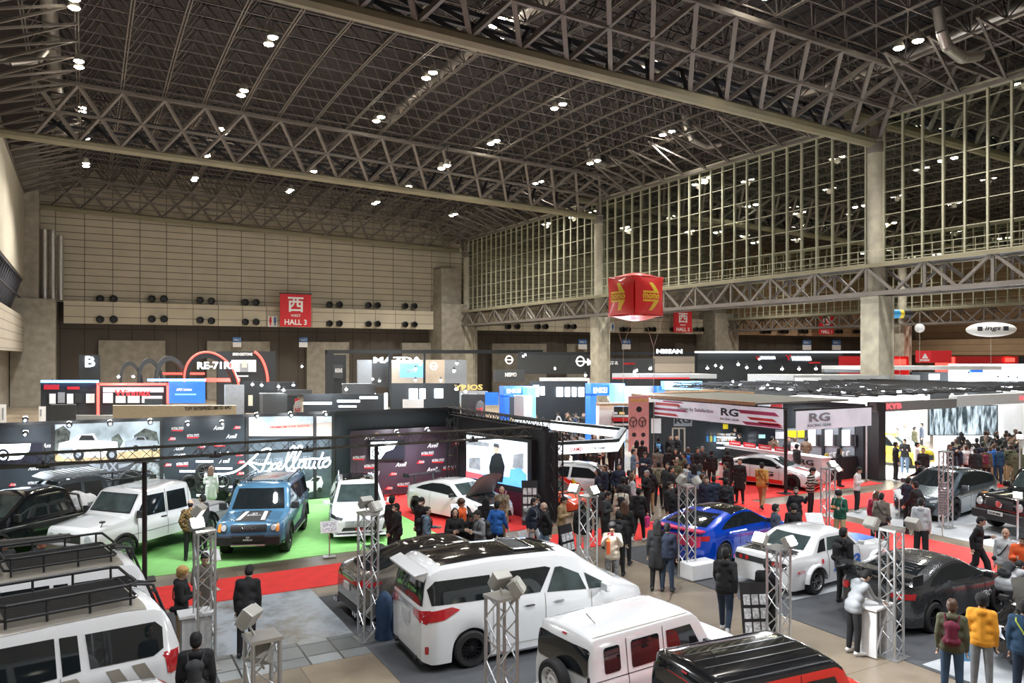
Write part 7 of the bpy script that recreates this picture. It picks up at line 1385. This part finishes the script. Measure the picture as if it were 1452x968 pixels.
def body_mesh(pose):
    S=sk(pose); b=MB(); H=S['H']
    ellip(b,H((.012,0,.125)),(.098,.077,.112),S['headM']); ellip(b,H((.045,0,.055)),(.055,.052,.05),S['headM']); ellip(b,H((.07,0,.085)),(.045,.05,.06),S['headM'])
    capsule(b,H((.105,0,.115)),H((.122,0,.085)),.009,.013,8)
    for s_ in (-1,1): ellip(b,H((.0,.078*s_,.105)),(.018,.01,.03),S['headM'],8)
    capsule(b,S['nek']-Vector((0,0,.04)),H((.0,0,.06)),.055,.053)
    capsule(b,S['U']((0,.07,1.32)),S['U']((0,-.07,1.32)),.1,.1); capsule(b,S['bel']+Vector((0,.05,0)),S['bel']-Vector((0,.05,0)),.1,.1); capsule(b,S['che'],S['bel'],.11,.1); capsule(b,(0,.06,.95),(0,-.06,.95),.1,.1); capsule(b,S['bel'],S['pel'],.105,.11)
    capsule(b,S['shl'],S['shr'],.06,.06)
    for n,sd in (('l',1),('r',-1)):
        capsule(b,S['sh'+n],S['el'+n],.05,.038); capsule(b,S['el'+n],S['wr'+n],.038,.026); hand(b,S['el'+n],S['wr'+n],sd)
        capsule(b,S['hip'+n],S['kn'+n],.082,.055); capsule(b,S['kn'+n],S['an'+n],.054,.036)
        y=S['yaw'+n]; an=S['an'+n]; dz=-.05 if not S['heel'+n] else -.11; capsule(b,an-Vector((0,0,.03)),an+Vector((.13*math.cos(y),.13*math.sin(y),dz)),.035,.028)
    me=voxel(b,.0085,3)
    me.materials.append(SK[0]); me.materials.append(eyem); Mi=S['headM'].inverted(); hb=S['hb']
    for p in me.polygons:
        v=Mi@(p.center-hb)
        if v.x>.05:
            if abs(abs(v.y)-.033)<.014 and (abs(v.z-.128)<.0075 or abs(v.z-.148)<.005): p.material_index=1
            if abs(v.y)<.024 and abs(v.z-.055)<.006 and v.x>.08: p.material_index=1
    return me
def top_mesh(pose,kind):
    S=sk(pose); b=MB(); g=.022 if kind in('puffer',) else .012; U=S['U']
    capsule(b,U((0,.08,1.33)),U((0,-.08,1.33)),.108+g,.108+g); capsule(b,U((.0,.07,1.13)),U((0,-.07,1.13)),.105+g,.105+g); capsule(b,S['che'],S['bel'],.12+g,.115+g); capsule(b,S['shl'],S['shr'],.066+g,.066+g)
    capsule(b,(0,.07,.98),(0,-.07,.98),.112+g,.112+g); capsule(b,S['bel'],S['pel'],.12+g,.118+g); capsule(b,(0,.08,.9),(0,-.08,.9),.108+g,.108+g)
    if kind=='coat':
        for s_ in (-1,1): capsule(b,(0,.07*s_,.9),(.01,.09*s_,.6),.11+g,.13); 
        capsule(b,(0,0,.9),(0.01,0,.6),.12,.12)
    capsule(b,S['nek']-Vector((0,0,.03)),S['nek']+Vector((0,0,.0)),.075+g*.5,.066)
    if kind in('hood','puffer'): ellip(b,S['nek']+S['M']@Vector((-.085,0,-.02)),(.06,.1,.07),S['M'])
    for n in 'lr':
        a=S['wr'+n]; e=S['el'+n]; capsule(b,S['sh'+n],e,.06+g,.05+g*.8); capsule(b,e,a,.049+g*.8,.037+g*.5)
    return voxel(b,.015,9)
def leg_mesh(pose,wide=0):
    S=sk(pose); b=MB(); capsule(b,(0,.06,.95),(0,-.06,.95),.108,.108); capsule(b,(0,.06,.88),(0,-.06,.88),.106,.106)
    for n in 'lr':
        an=S['an'+n]; kn=S['kn'+n]; capsule(b,S['hip'+n],kn,.096,.072+wide); capsule(b,kn,an+(kn-an)*.02,.072+wide,.052+wide*1.5)
    return voxel(b,.014,3)
def shoe_mesh(pose,n):
    S=sk(pose); b=MB(); an=S['an'+n]; y=S['yaw'+n]; ca,sa=math.cos(y),math.sin(y)
    if S['heel'+n]: capsule(b,an+Vector((-.04,0,-.02)),an+Vector((.13,0,-.105)),.045,.04); capsule(b,an,an+Vector((0,0,.03)),.05,.045)
    else: capsule(b,(an.x-.035,an.y,.045),(an.x+.16*ca,an.y+.16*sa,.04),.045,.04); capsule(b,(an.x,an.y,.05),an+Vector((0,0,.02)),.05,.045)
    me=voxel(b,.013,2)
    for v in me.vertices: v.co.z=max(v.co.z,.002)
    return me
def hair_mesh(pose,kind):
    S=sk(pose); b=MB(); H=S['H']; M=S['headM']
    if kind=='bald': ellip(b,H((-.025,0,.10)),(.078,.079,.075),M)
    else:
        ellip(b,H((-.012,0,.145)),(.102,.088,.106),M)
        ellip(b,H((-.03,0,.10)),(.085,.085,.09),M)
        if kind=='short': ellip(b,H((.06,0,.205)),(.045,.06,.025),M)
        if kind=='beanie': ellip(b,H((-.002,0,.17)),(.108,.092,.09),M)
        if kind=='cap': ellip(b,H((.0,0,.17)),(.108,.09,.078),M); capsule(b,H((.07,.03,.165)),H((.15,.0,.155)),.02,.015); capsule(b,H((.07,-.03,.165)),H((.15,.0,.155)),.02,.015)
        if kind=='long':
            for y in (-.06,-.02,.02,.06): capsule(b,H((-.055,y,.12)),H((-.09,y*1.25,-.12)),.05,.035)
            for s_ in (-1,1): capsule(b,H((.0,.078*s_,.13)),H((-.01,.085*s_,-.03)),.028,.022)
        if kind=='fluffy': ellip(b,H((.0,0,.16)),(.12,.108,.11),M); ellip(b,H((.06,0,.19)),(.06,.08,.04),M)
    me=voxel(b,.0125,2)
    return me
_mc={}
def cached(key,fn):
    if key not in _mc: _mc[key]=fn()
    return _mc[key]
_proto={}
def mo(name,me,m,parent):
    o=bpy.data.objects.new(name,me); COL.objects.link(o); o.parent=parent
    if not me.materials: me.materials.append(None)
    o.material_slots[0].link='OBJECT'; o.material_slots[0].material=m; return o
rp_=random.Random(11)
def person(x,y,face,pose,top,legs,hair,label,group=None,h=None,shoes=None,skin=0,mask=None,world=None,far=False,cat='person',bag=None,phone=False,sleeves=None):
    """top='black/coat'  hair='black/short'  face: 0 towards the viewer, 90 to the viewer's right"""
    tc,tk=(top.split('/')+['jacket'])[:2]; hc,hk=(hair.split('/')+['short'])[:2]
    rz=R(world) if world is not None else math.atan2(-y,-x)+R(face); s=(h or rp_.uniform(1.66,1.76))/1.735
    r=thing('person',label,cat,(x,y,.022),rz,group,s)
    b=mo('body',cached(('b',pose),lambda:body_mesh(pose)),SK[skin],r); 
    tw=mo('trousers',cached(('l',pose,legs.endswith('/wide')),lambda:leg_mesh(pose,.018 if legs.endswith('/wide') else 0)),C_[legs.split('/')[0]],r)
    mo({'coat':'coat','puffer':'padded_jacket','hood':'hooded_top'}.get(tk,'jacket'),cached(('t',pose,tk),lambda:top_mesh(pose,tk)),C_[tc],r)
    for n in 'lr': mo('shoe',cached(('s',pose,n),lambda:shoe_mesh(pose,n)),shoes or sole,r)
    if hk in('beanie','cap'): mo('hair',cached(('h',pose,'short'),lambda:hair_mesh(pose,'short')),HR['black'],r); mo('hat',cached(('h',pose,hk),lambda:hair_mesh(pose,hk)),C_['black'] if hc=='black' else HR[hc],r)
    else: mo('hair',cached(('h',pose,hk),lambda:hair_mesh(pose,hk)),HR[hc],r)
    S=sk(pose)
    if mask:
        def mk():
            b=MB(); ellip(b,S['H']((.068,0,.065)),(.056,.062,.05),S['headM']); return voxel(b,.01,2)
        mo('face_mask',cached(('m',pose),mk),C_[mask],r)
    W=Matrix.LocRotScale(Vector((x,y,.022)),Matrix.Rotation(rz,3,'Z'),Vector((s,s,s)))
    if bag:
        bt,bc,bl=bag
        if bt=='backpack':
            def mk():
                b=MB(); c=S['U']((-.215,0,1.2)); M=S['M']; capsule(b,c+M@Vector((0,.06,-.13)),c+M@Vector((0,-.06,-.13)),.085,.085); capsule(b,c+M@Vector((0,.055,.12)),c+M@Vector((0,-.055,.12)),.075,.075); capsule(b,c+M@Vector((0,0,.12)),c+M@Vector((0,0,-.13)),.1,.1); capsule(b,c+M@Vector((-.08,.03,-.12)),c+M@Vector((-.08,-.03,-.12)),.045,.045)
                for sd in (-1,1):
                    p=[(-.15,.09*sd,1.36),(-.08,.11*sd,1.47),(.06,.11*sd,1.44),(.145,.11*sd,1.32),(.14,.13*sd,1.18),(-.08,.16*sd,1.08)]
                    for u,v in zip(p,p[1:]): capsule(b,S['U'](u),S['U'](v),.018,.018,6)
                return voxel(b,.013,2)
            me=cached(('bp',pose),mk); nm='backpack'
        elif bt=='sling':
            def mk():
                b=MB(); p=[(-.13,.1,1.4),(.02,.12,1.47),(.15,.03,1.3),(.14,-.09,1.12),(.0,-.19,1.02),(-.14,-.06,1.14),(-.155,.03,1.3),(-.13,.1,1.4)]
                for u,v in zip(p,p[1:]): capsule(b,S['U'](u),S['U'](v),.016,.016,6)
                c=S['U']((-.03,-.23,.98)); capsule(b,c+Vector((.07,0,0)),c-Vector((.07,0,0)),.06,.06); return voxel(b,.012,2)
            me=cached(('sl',pose),mk); nm='shoulder_bag'
        else:
            def mk():
                b=MB(); w_=S['wrr']; d=(w_-S['elr']).normalized(); c=w_+d*.09; b.path([c+Vector((.07,0,-.12)),c+Vector((.04,0,-.01)),c+Vector((-.04,0,-.01)),c+Vector((-.07,0,-.12))],.008,None,6); b.box(c+Vector((0,0,-.28)),(.28,.09,.32)); o=b; me=bpy.data.meshes.new('tote'); me.from_pydata(b.v,[],b.f); return me
            me=cached(('to',pose),mk); nm='hand_bag'
        o=bpy.data.objects.new(nm,me); COL.objects.link(o); o.matrix_world=W; o['label']=bl; o['category']='bag'
        if not me.materials: me.materials.append(None)
        o.material_slots[0].link='OBJECT'; o.material_slots[0].material=C_[bc]
    if phone:
        w_=(S['wrl']+S['wrr'])/2 if pose in('phone','photo') else S['wrl']; d=((S['wrl']-S['ell']).normalized()*.09); p=W@(w_+d+Vector((.02,0,.02))); b=MB(); b.box((0,0,0),(.012,.15,.075)); o=b.build('phone',mat('phone_shell_'+phone[0],{'black':(.02,.02,.02),'red':(.4,.02,.04),'white':(.7,.7,.7),'orange':(.8,.3,.1)}[phone[0]],.3),loc=p,rz=rz,bevel=.004); tag(o,phone[1],'phone')
    return r
def H(px,py,h=1.71): return G(px,py,h+.02)
def pp(px,py,face,pose,top,legs,hair,label,**k):
    dd=k.pop('d',None); x,y=D(px,dd) if dd else H(px,py,k.get('h',1.71)*POSEH.get(pose,1)); return person(x,y,face,pose,top,legs,hair,label,**k)
POSEH={'bow':.955,'desk':.93,'bend':.70,'phone':.985,'walk':.99}
W_=solew
pp(257,803,75,'cross','black/hood','khaki','blond/fluffy','blond person in black hooded top and khaki trousers, arms folded by the silver tower',shoes=W_,bag=('sling','black','black waist bag on the blond person'))
pp(289,784,15,'phone','taupe/coat','brown','black/short','person with glasses in a brown-grey coat seen through the left silver tower')
pp(349,808,165,'bow','black/jacket','black','black/short','person in a black suit bowing on the pale worn floor, back turned',h=1.74)
pp(278,900,175,'stand','black/puffer','black','black/short','person in black jacket at the bottom edge right of the white cars, seen from behind',bag=('backpack','char','dark backpack on the person at the bottom edge'))
pp(270,708,178,'pocket','plaid/jacket','black','black/bald','balding person in a brown plaid shirt watching the white pickup from behind')
pp(287,701,-130,'stand','char/hood','black','black/short','person in a dark jacket with pale hood beside the one in plaid')
pp(299,682,170,'one','white/coat','black','brown/long','long-haired person in a white coat by the pickup bed',d=28.2)
pp(345,684,-20,'bend','navy','black','black/short','person in navy half hidden behind the mirror of the blue off-road car',d=28.3)
pp(6,764,30,'stand','char','black','brown/short','person at the far left edge behind the roof racks',skin=1); pp(44,764,60,'bow','char','black','brown/bald','person with brown head bent between the black pickup and the roof rack')
pp(556,704,140,'stand','black','black','black/short','person in black partly behind the masked visitor in black puffer')
pp(564,712,-75,'walk','black/puffer','black/wide','black/short','masked person in a glossy black jacket walking left by the right black pole',mask='white')
pp(598,704,-40,'talk','black','black','black/cap','person in black cap and white mask behind the grey-blue hoodie',mask='white')
pp(605,716,85,'talk','sblue/hood','brown','black/short','person in a grey-blue hoodie wearing a black backpack',bag=('backpack','black','black backpack on the grey-blue hoodie'))
pp(645,722,5,'cross','black','black','black/long','long-haired person in black facing the viewer with arms crossed')
pp(654,708,60,'stand','orange/jacket','black','brown/fluffy','curly-haired person with an orange-red scarf behind the crossed arms')
pp(664,724,25,'bow','black/hood','black','black/short','person in black looking down between the crossed arms and grey backpack')
pp(681,726,-60,'phone','grey/hood','black','black/short','person in a grey jacket and grey backpack looking down left',bag=('backpack','char','grey backpack on the person looking down left'))
pp(689,706,175,'stand','black/coat','black','black/long','long-haired person in black coat facing the raised bonnet')
pp(704,711,150,'walk2','blue','black','black/short','person in a bright blue jacket walking behind the minivan roof')
pp(712,690,-10,'walk','camo/coat','olive','brown/bald','person with glasses in a mottled khaki coat right of the raised bonnet',bag=('sling','olive','olive bag on the khaki coat'))
pp(755,705,75,'walk','navy','lgrey','black/short','masked person in dark sweater and white trousers with a grey backpack',mask='white',bag=('backpack','grey','grey backpack above the white trousers'),shoes=sole)
pp(764,698,-60,'one','navy/coat','black','black/short','dark-coated person between the white trousers and the man in jeans')
pp(774,712,-80,'walk2','black/hood','ljean','grey/bald','bald person in black hooded top and blue jeans walking left',shoes=W_)
pp(796,702,70,'phone','tan','black','black/short','person in a tan jacket reading a phone beside the orange car',phone=('black','black phone held by the person in tan'))
pp(779,650,60,'stand','black','black','brown/short','person in black at the left under the ring canopy',d=33); pp(795,654,-75,'stand','black','khaki','black/short','person in black top and khaki trousers by the red race car tail',d=33.4)
pp(850,684,170,'stand','char','black','black/short','dark-coated person behind the bright lamp tower'); pp(859,697,70,'phone','char','black','black/short','person in charcoal jacket bent over a phone right of the lamp tower',phone=('white','pale phone of the person in charcoal'))
pp(868,740,0,'photo','beige','check','black/fluffy','person in a cream jacket taking a picture with a red phone',phone=('red','red phone raised by the person in cream'),bag=('tote','orange','orange and black bag hanging from the person in cream'))
pp(826,712,175,'stand','black/hood','white','black/short','person in black top and white trousers seen through the lamp tower')
pp(915,641,-10,'phone','navy','black','black/short','person in dark navy reading a leaflet near the pink banner',phone=('white','white leaflet held near the pink banner'))
pp(898,645,80,'talk','sblue','black','black/short','person in a light blue-grey jacket facing right near the pink banner',d=33.2); pp(932,635,165,'walk','taupe/jacket','black','black/short','person in a brown-beige jacket walking away toward the booth'); pp(949,635,180,'stand','black/puffer','black','black/short','person in black puffer jacket standing right of the brown-beige jacket'); pp(958,636,0,'phone','black','black','black/long','long-haired staff person in black facing the viewer at the booth entrance')
pp(934,619,175,'stand','navy','black','black/cap','capped person with blue backpack at the booth desk',bag=('backpack','lblue','blue backpack at the booth desk')); pp(903,617,170,'stand','beige/coat','black','black/long','person in a pale beige coat before the pink banner',d=36.4); pp(911,618,160,'stand','black/hood','black','black/beanie','person with black hood right of the pale beige coat',d=36.2)
pp(976,635,170,'stand','char/coat','black','brown/short','brown-haired person in a grey coat with a blue backpack',bag=('backpack','blue','blue backpack over the grey coat')); pp(989,635,40,'stand','black','black','black/short','person in black left of the grey-haired one near the shelf'); pp(996,632,-10,'talk','char','black','grey/short','grey-haired person in charcoal near the lit shelf'); pp(1009,637,178,'stand','black','black','black/short','person in black seen from behind below the hanging gloves'); pp(1032,637,170,'talk','black/puffer','black','black/short','broad person in black leaning toward the white and red coupe')
pp(992,656,-30,'stand','orange/hood','jean','brown/long','person in orange hood with long brown hair in the aisle'); pp(985,659,170,'stand','ljean','black','black/long','person in a light denim jacket left of the orange hood')
pp(1030,655,-90,'talk','black/puffer','char','black/short','person in black puffer jacket turned left before the coupe',skin=1); pp(1049,651,-15,'stand','black/coat','black','black/short','person with glasses in a long black coat carrying a black bag',bag=('tote','black','black hand bag of the long black coat')); pp(1030,677,165,'stand','char/coat','black','black/short','person in a dark grey coat with backpack on the red carpet edge',bag=('backpack','black','black backpack on the dark grey coat'))
pp(1080,658,165,'walk','mustard/puffer','tan','black/short','person in a mustard jacket and tan trousers walking away',bag=('sling','black','black sling strap over the mustard jacket')); pp(1002,677,-5,'stand','navy/puffer','black','black/short','person in a dark navy jacket facing the viewer behind the blue coupe'); pp(1012,672,175,'stand','djean','black','black/short','person in dark denim right behind the navy jacket'); pp(996,670,100,'stand','black','black','brown/short','brown-haired person in black left behind the navy jacket')
pp(950,685,60,'stand','black/puffer','black','black/short','masked person in black quilted jacket holding a white bag left of the silver tower',mask='white',bag=('tote','white','white paper bag by the quilted jacket')); pp(960,690,175,'stand','black','black','black/short','person in black suit seen from behind at the silver tower'); pp(977,684,0,'talk','char','black','black/short','person in a dark suit seen through the silver tower by the blue coupe'); pp(968,671,150,'stand','taupe','black','grey/short','grey-haired person behind the top of the silver tower by the blue coupe')
pp(918,665,-65,'cross','black','black','grey/short','grey-haired person in black with folded arms beside the white floor patch'); pp(892,667,170,'stand','black/hood','black','black/short','person in black with a red lanyard in the middle crowd'); pp(884,677,160,'stand','char','black','black/short','person in charcoal behind the beige-backed backpack'); pp(881,687,178,'stand','beige','black','black/short','person in beige with a large black backpack',bag=('backpack','black','large black backpack on the beige jacket')); pp(905,690,160,'walk2','black/puffer','black','black/cap','person in black padded jacket beside a pink bag',bag=('tote','pink','bright pink bag in the middle crowd'),shoes=W_)
pp(877,723,175,'stand','black/puffer','black','black/short','person in black padded jacket behind the cream jacket',bag=('backpack','char','dark backpack behind the cream jacket')); pp(886,712,170,'stand','black','black','brown/long','person with very long brown hair behind the cream jacket')
pp(932,738,178,'stand','black/coat','black','black/long','person with long black hair and black coat standing on the brown floor'); pp(946,739,172,'stand','navy','djean','black/short','person in dark navy jacket and jeans beside the long black hair')
pp(1028,778,172,'walk','black/hood','djean','black/short','person in black hooded top and dark jeans walking away by the red-sided car',shoes=W_,h=1.78)
pp(1100,713,110,'stand','suitb','suitb','black/short','person in a blue-grey suit behind the white classic coupe'); pp(1129,689,-5,'wave','black','black','black/short','masked person in black raising an arm behind the classic coupe',mask='black'); pp(1124,712,25,'phone','black','char','black/fluffy','person in a black suit with lanyard leaning by the classic coupe roof')
pp(1149,664,70,'phone','stripe','black','black/beanie','person in a black and grey striped sweater and beanie',shoes=W_); pp(1215,661,75,'phone','white','black','black/short','person in black vest with white sleeves reading a phone',phone=('black','phone of the person with white sleeves'),shoes=W_); pp(1191,695,-25,'phone','green/hood','khaki','black/fluffy','person in a dark green pullover and khaki trousers looking at a phone',phone=('orange','orange phone held by the person in green'),bag=('backpack','grey','grey backpack on the person in green'))
pp(1243,695,172,'stand','red/puffer','black','brown/long','person in a red jacket with long brown hair seen from behind'); pp(1250,697,160,'stand','taupe','black','black/short','person right behind the red jacket with a black bag',bag=('sling','black','black bag right of the red jacket')); pp(1306,707,170,'stand','lgrey/hood','black/wide','black/short','person in a light grey hooded sweater and wide black trousers',shoes=W_)
pp(1288,675,150,'talk','navy','black','black/short','person in dark navy at the bonnet of the grey fastback'); pp(1300,684,-120,'walk','black','black','black/short','person in black striding left before the grey fastback'); pp(1386,729,80,'walkph','black','black/wide','black/short','person in a black suit walking right before the black off-roader'); pp(1426,748,-10,'talk','lgrey','khaki','brown/bald','bald person in a light grey jacket with black sling bag',bag=('sling','black','black sling bag on the light grey jacket'),skin=1); pp(1450,756,0,'phone','orange/puffer','black','black/short','person in an orange jacket at the right edge')
pp(1313,655,-115,'desk','black','black','black/fluffy','person with glasses in black sweater leaning over the fastback bonnet'); pp(1270,628,110,'stand','black','black','black/short','person in a black suit before the yellow car'); pp(1283,623,0,'phone','char','ljean','black/short','person in dark jacket and blue jeans reading before the yellow car',shoes=W_); pp(1309,634,0,'stand','black','black','black/short','person in black shirt right of the yellow car'); pp(1300,628,90,'talk','white','black','black/short','person with white sleeves right of the yellow car')
pp(1415,632,178,'stand','teal','teal','black/short','person in a deep blue suit at the back of the crowd'); pp(1383,635,178,'stand','black/puffer','black','black/short','person in a black puffer coat at the back of the crowd',bag=None); pp(1444,636,175,'stand','olive/coat','black','black/short','person in dark green coat at the right end of the crowd'); pp(1398,634,178,'stand','brown','black','black/short','person with a dark red bag in the crowd',bag=('backpack','maroon','dark red bag in the crowd')); pp(1370,630,150,'photo','white','black','brown/short','person in white holding a sheet in the crowd')
pp(1196,751,140,'stand','black/puffer','black','black/short','person in black padded jacket with backpack beside the classic coupe',bag=('backpack','black','black backpack beside the classic coupe')); pp(1210,810,130,'desk','grey/hood','black','black/short','person in grey and green hooded jacket writing at the white desk',shoes=W_)
pp(1350,849,178,'stand','olive/hood','jean','brown/short','person in an olive hooded jacket and blue jeans with a maroon bag',bag=('backpack','maroon','maroon bag across the olive jacket'),h=1.68); pp(1392,842,175,'stand','amber/hood','grey','black/fluffy','person in an amber-yellow hooded jacket seen from behind',h=1.68); pp(1424,828,110,'bend','lgrey','char','black/short','person in light grey bending toward the open black car',bag=('backpack','char','dark backpack on the bending person'),d=16.35,world=0); pp(1453,853,170,'stand','teal','djean','black/short','person in dark blue jacket cut off by the right edge',bag=('sling','lime','yellow-green bag beside the cut-off person'))
pp(1088,790,178,'stand','black','black','black/short','dark-clad person standing behind the two-lamp tower by the classic coupe')
# light blue bag carried low by the olive jacket
x,y=G(1368,955); b=MB(); b.lathe([(.02,.62),(.05,.5),(.13,.3),(.12,.02),(.01,0)],None,12); tag(b.build('hanging_bag',C_['lblue'],loc=(x,y,.25),smooth=True),'light blue plastic bag hanging beside the blue jeans','bag')
# staff
for px,py,f_,t,l in ((1250,602,60,'black','staff person at the left inside the white booth'),(1272,606,-30,'suitb','person in blue-grey suit behind the yellow car'),(1284,600,0,'white','long-haired staff person in white vest behind the yellow car'),(1297,605,120,'olive','person in dark coat by the bright wall'),(1307,599,-80,'suitb','slim person in grey suit by the bright wall'),(950,617,20,'black','staff person in black cap by the beige door frame'),(959,616,-10,'black','second staff person right at the beige door frame'),(1051,614,-90,'black','staff person in black right of the lit shelf'),(1043,607,-60,'black','person half hidden behind the lit shelf staff')):
    pp(px,py,f_,'stand' if px!=1051 else 'phone',t,'black','black/'+('long' if px==1284 else 'short'),l)
# crowd copies
TOPS=['black','black','black','char','navy','black','taupe','grey','char','brown','navy','lgrey','black','blue','camo','white','olive']
POOL=[('stand','puffer'),('phone','jacket'),('pocket','puffer'),('walk','jacket'),('talk','jacket'),('photo','jacket')]
USED=[]
BLOCK=[(28.7,29.9,23.2,29.9),(29.5,32.2,23.5,24.9),(25.4,28.4,22.2,26.6),(16,20.2,23.6,27.8),(14,16.6,22.8,27.2),(37,40,23,29),(31.3,32.6,22.9,32.6),(23.3,25.8,29.5,36)]+[(D(a,d)[0]-2.5,D(b_,d)[0]+2.5,D((a+b_)/2,d)[1]-.35,D((a+b_)/2,d)[1]+.55) for a,b_,d in ((750,830,56),(553,650,60),(708,752,50),(830,878,50),(876,937,53),(735,745,48))]
def crowd(spots,label,group,faces=(180,),tops=TOPS):
    for i,(x,y) in enumerate(spots):
        if x<-2.2 or any((x-a)**2+(y-b)**2<.2 for a,b in USED) or any(a<x<b and c<y<d for a,b,c,d in BLOCK): continue
        USED.append((x,y)); p,k=POOL[rp_.randrange(len(POOL))]
        person(x,y,faces[rp_.randrange(len(faces))]+rp_.uniform(-25,25),p,tops[rp_.randrange(len(tops))]+'/'+k,('black','black','djean','char','khaki')[rp_.randrange(5)],('black','black','brown')[rp_.randrange(3)]+'/'+('short','short','long','cap')[rp_.randrange(4)],label,group=group)
def scatter(n,x0,x1,y0,y1,h=1.71):
    o=[]
    for i in range(n): o.append(H(rp_.uniform(x0,x1),rp_.uniform(y0,y1),h))
    return o
crowd(scatter(46,1328,1446,609,632),'visitor seen from behind in the dense crowd watching the big screen','crowd before the big screen',(180,180,150,-150,90))
crowd([(28.2,24.3),(28.3,25.6),(28.2,26.9),(28.4,28.2),(30.2,23.1),(30.9,23.2),(31.5,23.0)]+[(30.4,26),(30.8,27.4),(30.3,28.6)] and scatter(26,1085,1205,617,636),'visitor at the counter of the racing gear booth','visitors at the racing gear counter',(150,100,-60,0))
crowd(scatter(14,884,1000,640,668),'dark-clad visitor in the packed aisle before the racing gear booth','aisle crowd before the racing gear booth',(180,0,90,-90))
crowd(scatter(52,785,885,606,629),'small distant visitor seen inside the ring canopy opening','crowd seen inside the ring canopy',(180,0,90,-90))
crowd(scatter(14,780,870,640,690) and [(x,y) for x,y in scatter(10,842,900,645,672)],'visitor in the crowd left of the pink banner','crowd left of the pink banner',(180,0,90,-90))
crowd(scatter(46,750,862,565,592),'tiny distant visitor between the two blue arch gates','crowd between the blue arches',(180,0,90,-90))
crowd(scatter(44,745,872,577,601),'small distant visitor in the throng below the blue arch gates','throng below the blue arches',(180,0,90,-90))
crowd(scatter(22,862,1000,553,561),'tiny distant visitor under the striped canopy','crowd under the striped canopy',(180,0,90,-90))
crowd(scatter(22,2,62,556,580),'distant visitor in the aisle at the far left','crowd at the far left',(180,0,90,-90))
crowd(scatter(14,340,420,561,575),'tiny distant visitor left of centre near the violet stand','crowd near the violet stand',(180,0,90,-90))
crowd(scatter(12,555,640,553,562),'tiny distant visitor before the gold-lettered wall','crowd by the gold-lettered wall',(180,0,90,-90))
crowd(scatter(10,1436,1452,595,612),'visitor at the far right edge beyond the crowd','visitors at the far right edge',(180,0,90,-90))
# ================= CAMERA / LIGHT =================
cam=bpy.data.cameras.new('camera'); co=bpy.data.objects.new('camera',cam); COL.objects.link(co); SC.camera=co
cam.sensor_width=36; cam.lens=F/1452*36; cam.shift_y=(HY-484)/1452; cam.clip_end=500
fw=Vector((SN,CS,0)); co.location=(0,0,EYE); co.rotation_euler=(R(90),0,-math.atan2(SN,CS))
w=bpy.data.worlds.new('world'); SC.world=w; w.use_nodes=True
w.node_tree.nodes['Background'].inputs[0].default_value=(.5,.6,.8,1); w.node_tree.nodes['Background'].inputs[1].default_value=.02
def light(kind,loc,e,col=(1,1,1),size=.5,ang=None,target=None,blend=.6,name='lamp_or_fill_light'):
    l=bpy.data.lights.new(name,kind); l.energy=e; l.color=col
    if kind=='SPOT': l.spot_size=ang; l.spot_blend=blend; l.shadow_soft_size=size
    elif kind=='AREA': l.size=size
    else: l.shadow_soft_size=size
    o=bpy.data.objects.new(name,l); COL.objects.link(o); o.location=loc
    if target is not None: o.rotation_euler=(Vector(target)-Vector(loc)).to_track_quat('-Z','Y').to_euler()
    o['kind']='helper'
    return o
for i,(x,y,z) in enumerate(LAMPS):
    light('SPOT',(x,y,z-.3),11000 if x<51 else 11000,(1,.95,.87),.4,R(118),(x,y,0),.9)
    light('POINT',(x,y,z-.35),25,(1,.85,.65),.3)
for x in (-1,9,19,29,39):  # unseen overhead lamps without fixtures, added to brighten the near floor
    for y in (-5,6,17):
        light('SPOT',(x,y,24),(4200 if y<17 else 2500),(.95,.97,1),.6,R(120),(x,y,0),.9)
SC.view_settings.view_transform='Standard'; SC.view_settings.look='None'; SC.view_settings.gamma=1; SC.view_settings.use_curve_mapping=False; SC.view_settings.exposure=.42
SC.cycles.use_denoising=True; SC.cycles.max_bounces=6; SC.cycles.sample_clamp_indirect=6; SC.cycles.use_light_tree=True; SC.cycles.caustics_reflective=False; SC.cycles.caustics_refractive=False; SC.cycles.transparent_max_bounces=12
for (loc,aim,e) in FL:
    a=R(aim); light('SPOT',(loc[0]+.2*math.cos(a),loc[1]+.2*math.sin(a),loc[2]-.05),260*e,(.93,.97,1),.12,R(130),(loc[0]+2*math.cos(a),loc[1]+2*math.sin(a),loc[2]-1.3),.5)
for (x,y,z) in SPOTS: light('SPOT',(x,y-.25,z),210,(.90,.96,1),.08,R(125),(x,y+.1,z-1.6),.8)
for x in (-.9,3.1,5.6,8.3,10.9): light('SPOT',(x,22.3,3.0),200,(.92,.97,1),.1,R(125),(x,25.2,.4),.7)
for i in range(4): light('AREA',(33.5+4*i,26,3.3),260,(1,1,1),2.5,target=(33.5+4*i,26,0))
for x,y in ((27.5,29),(30.5,27),(30,24.5)): light('AREA',(x,y,3.3),110,(.95,.97,1),1.5,target=(x,y,0))
for px,d in ((250,47),(690,46),(760,48),(868,43),(820,47),(180,60),(270,60),(450,54),(600,58),(720,52),(790,54),(860,52),(960,54),(1120,62),(1330,60),(1420,55),(560,84),(1100,90),(340,78)):  # bare fill lights added to brighten the far booths, no fixtures there
    x,y=D(px,d); light('POINT',(x,y-3,4.0),420,(.9,.95,1),.5)
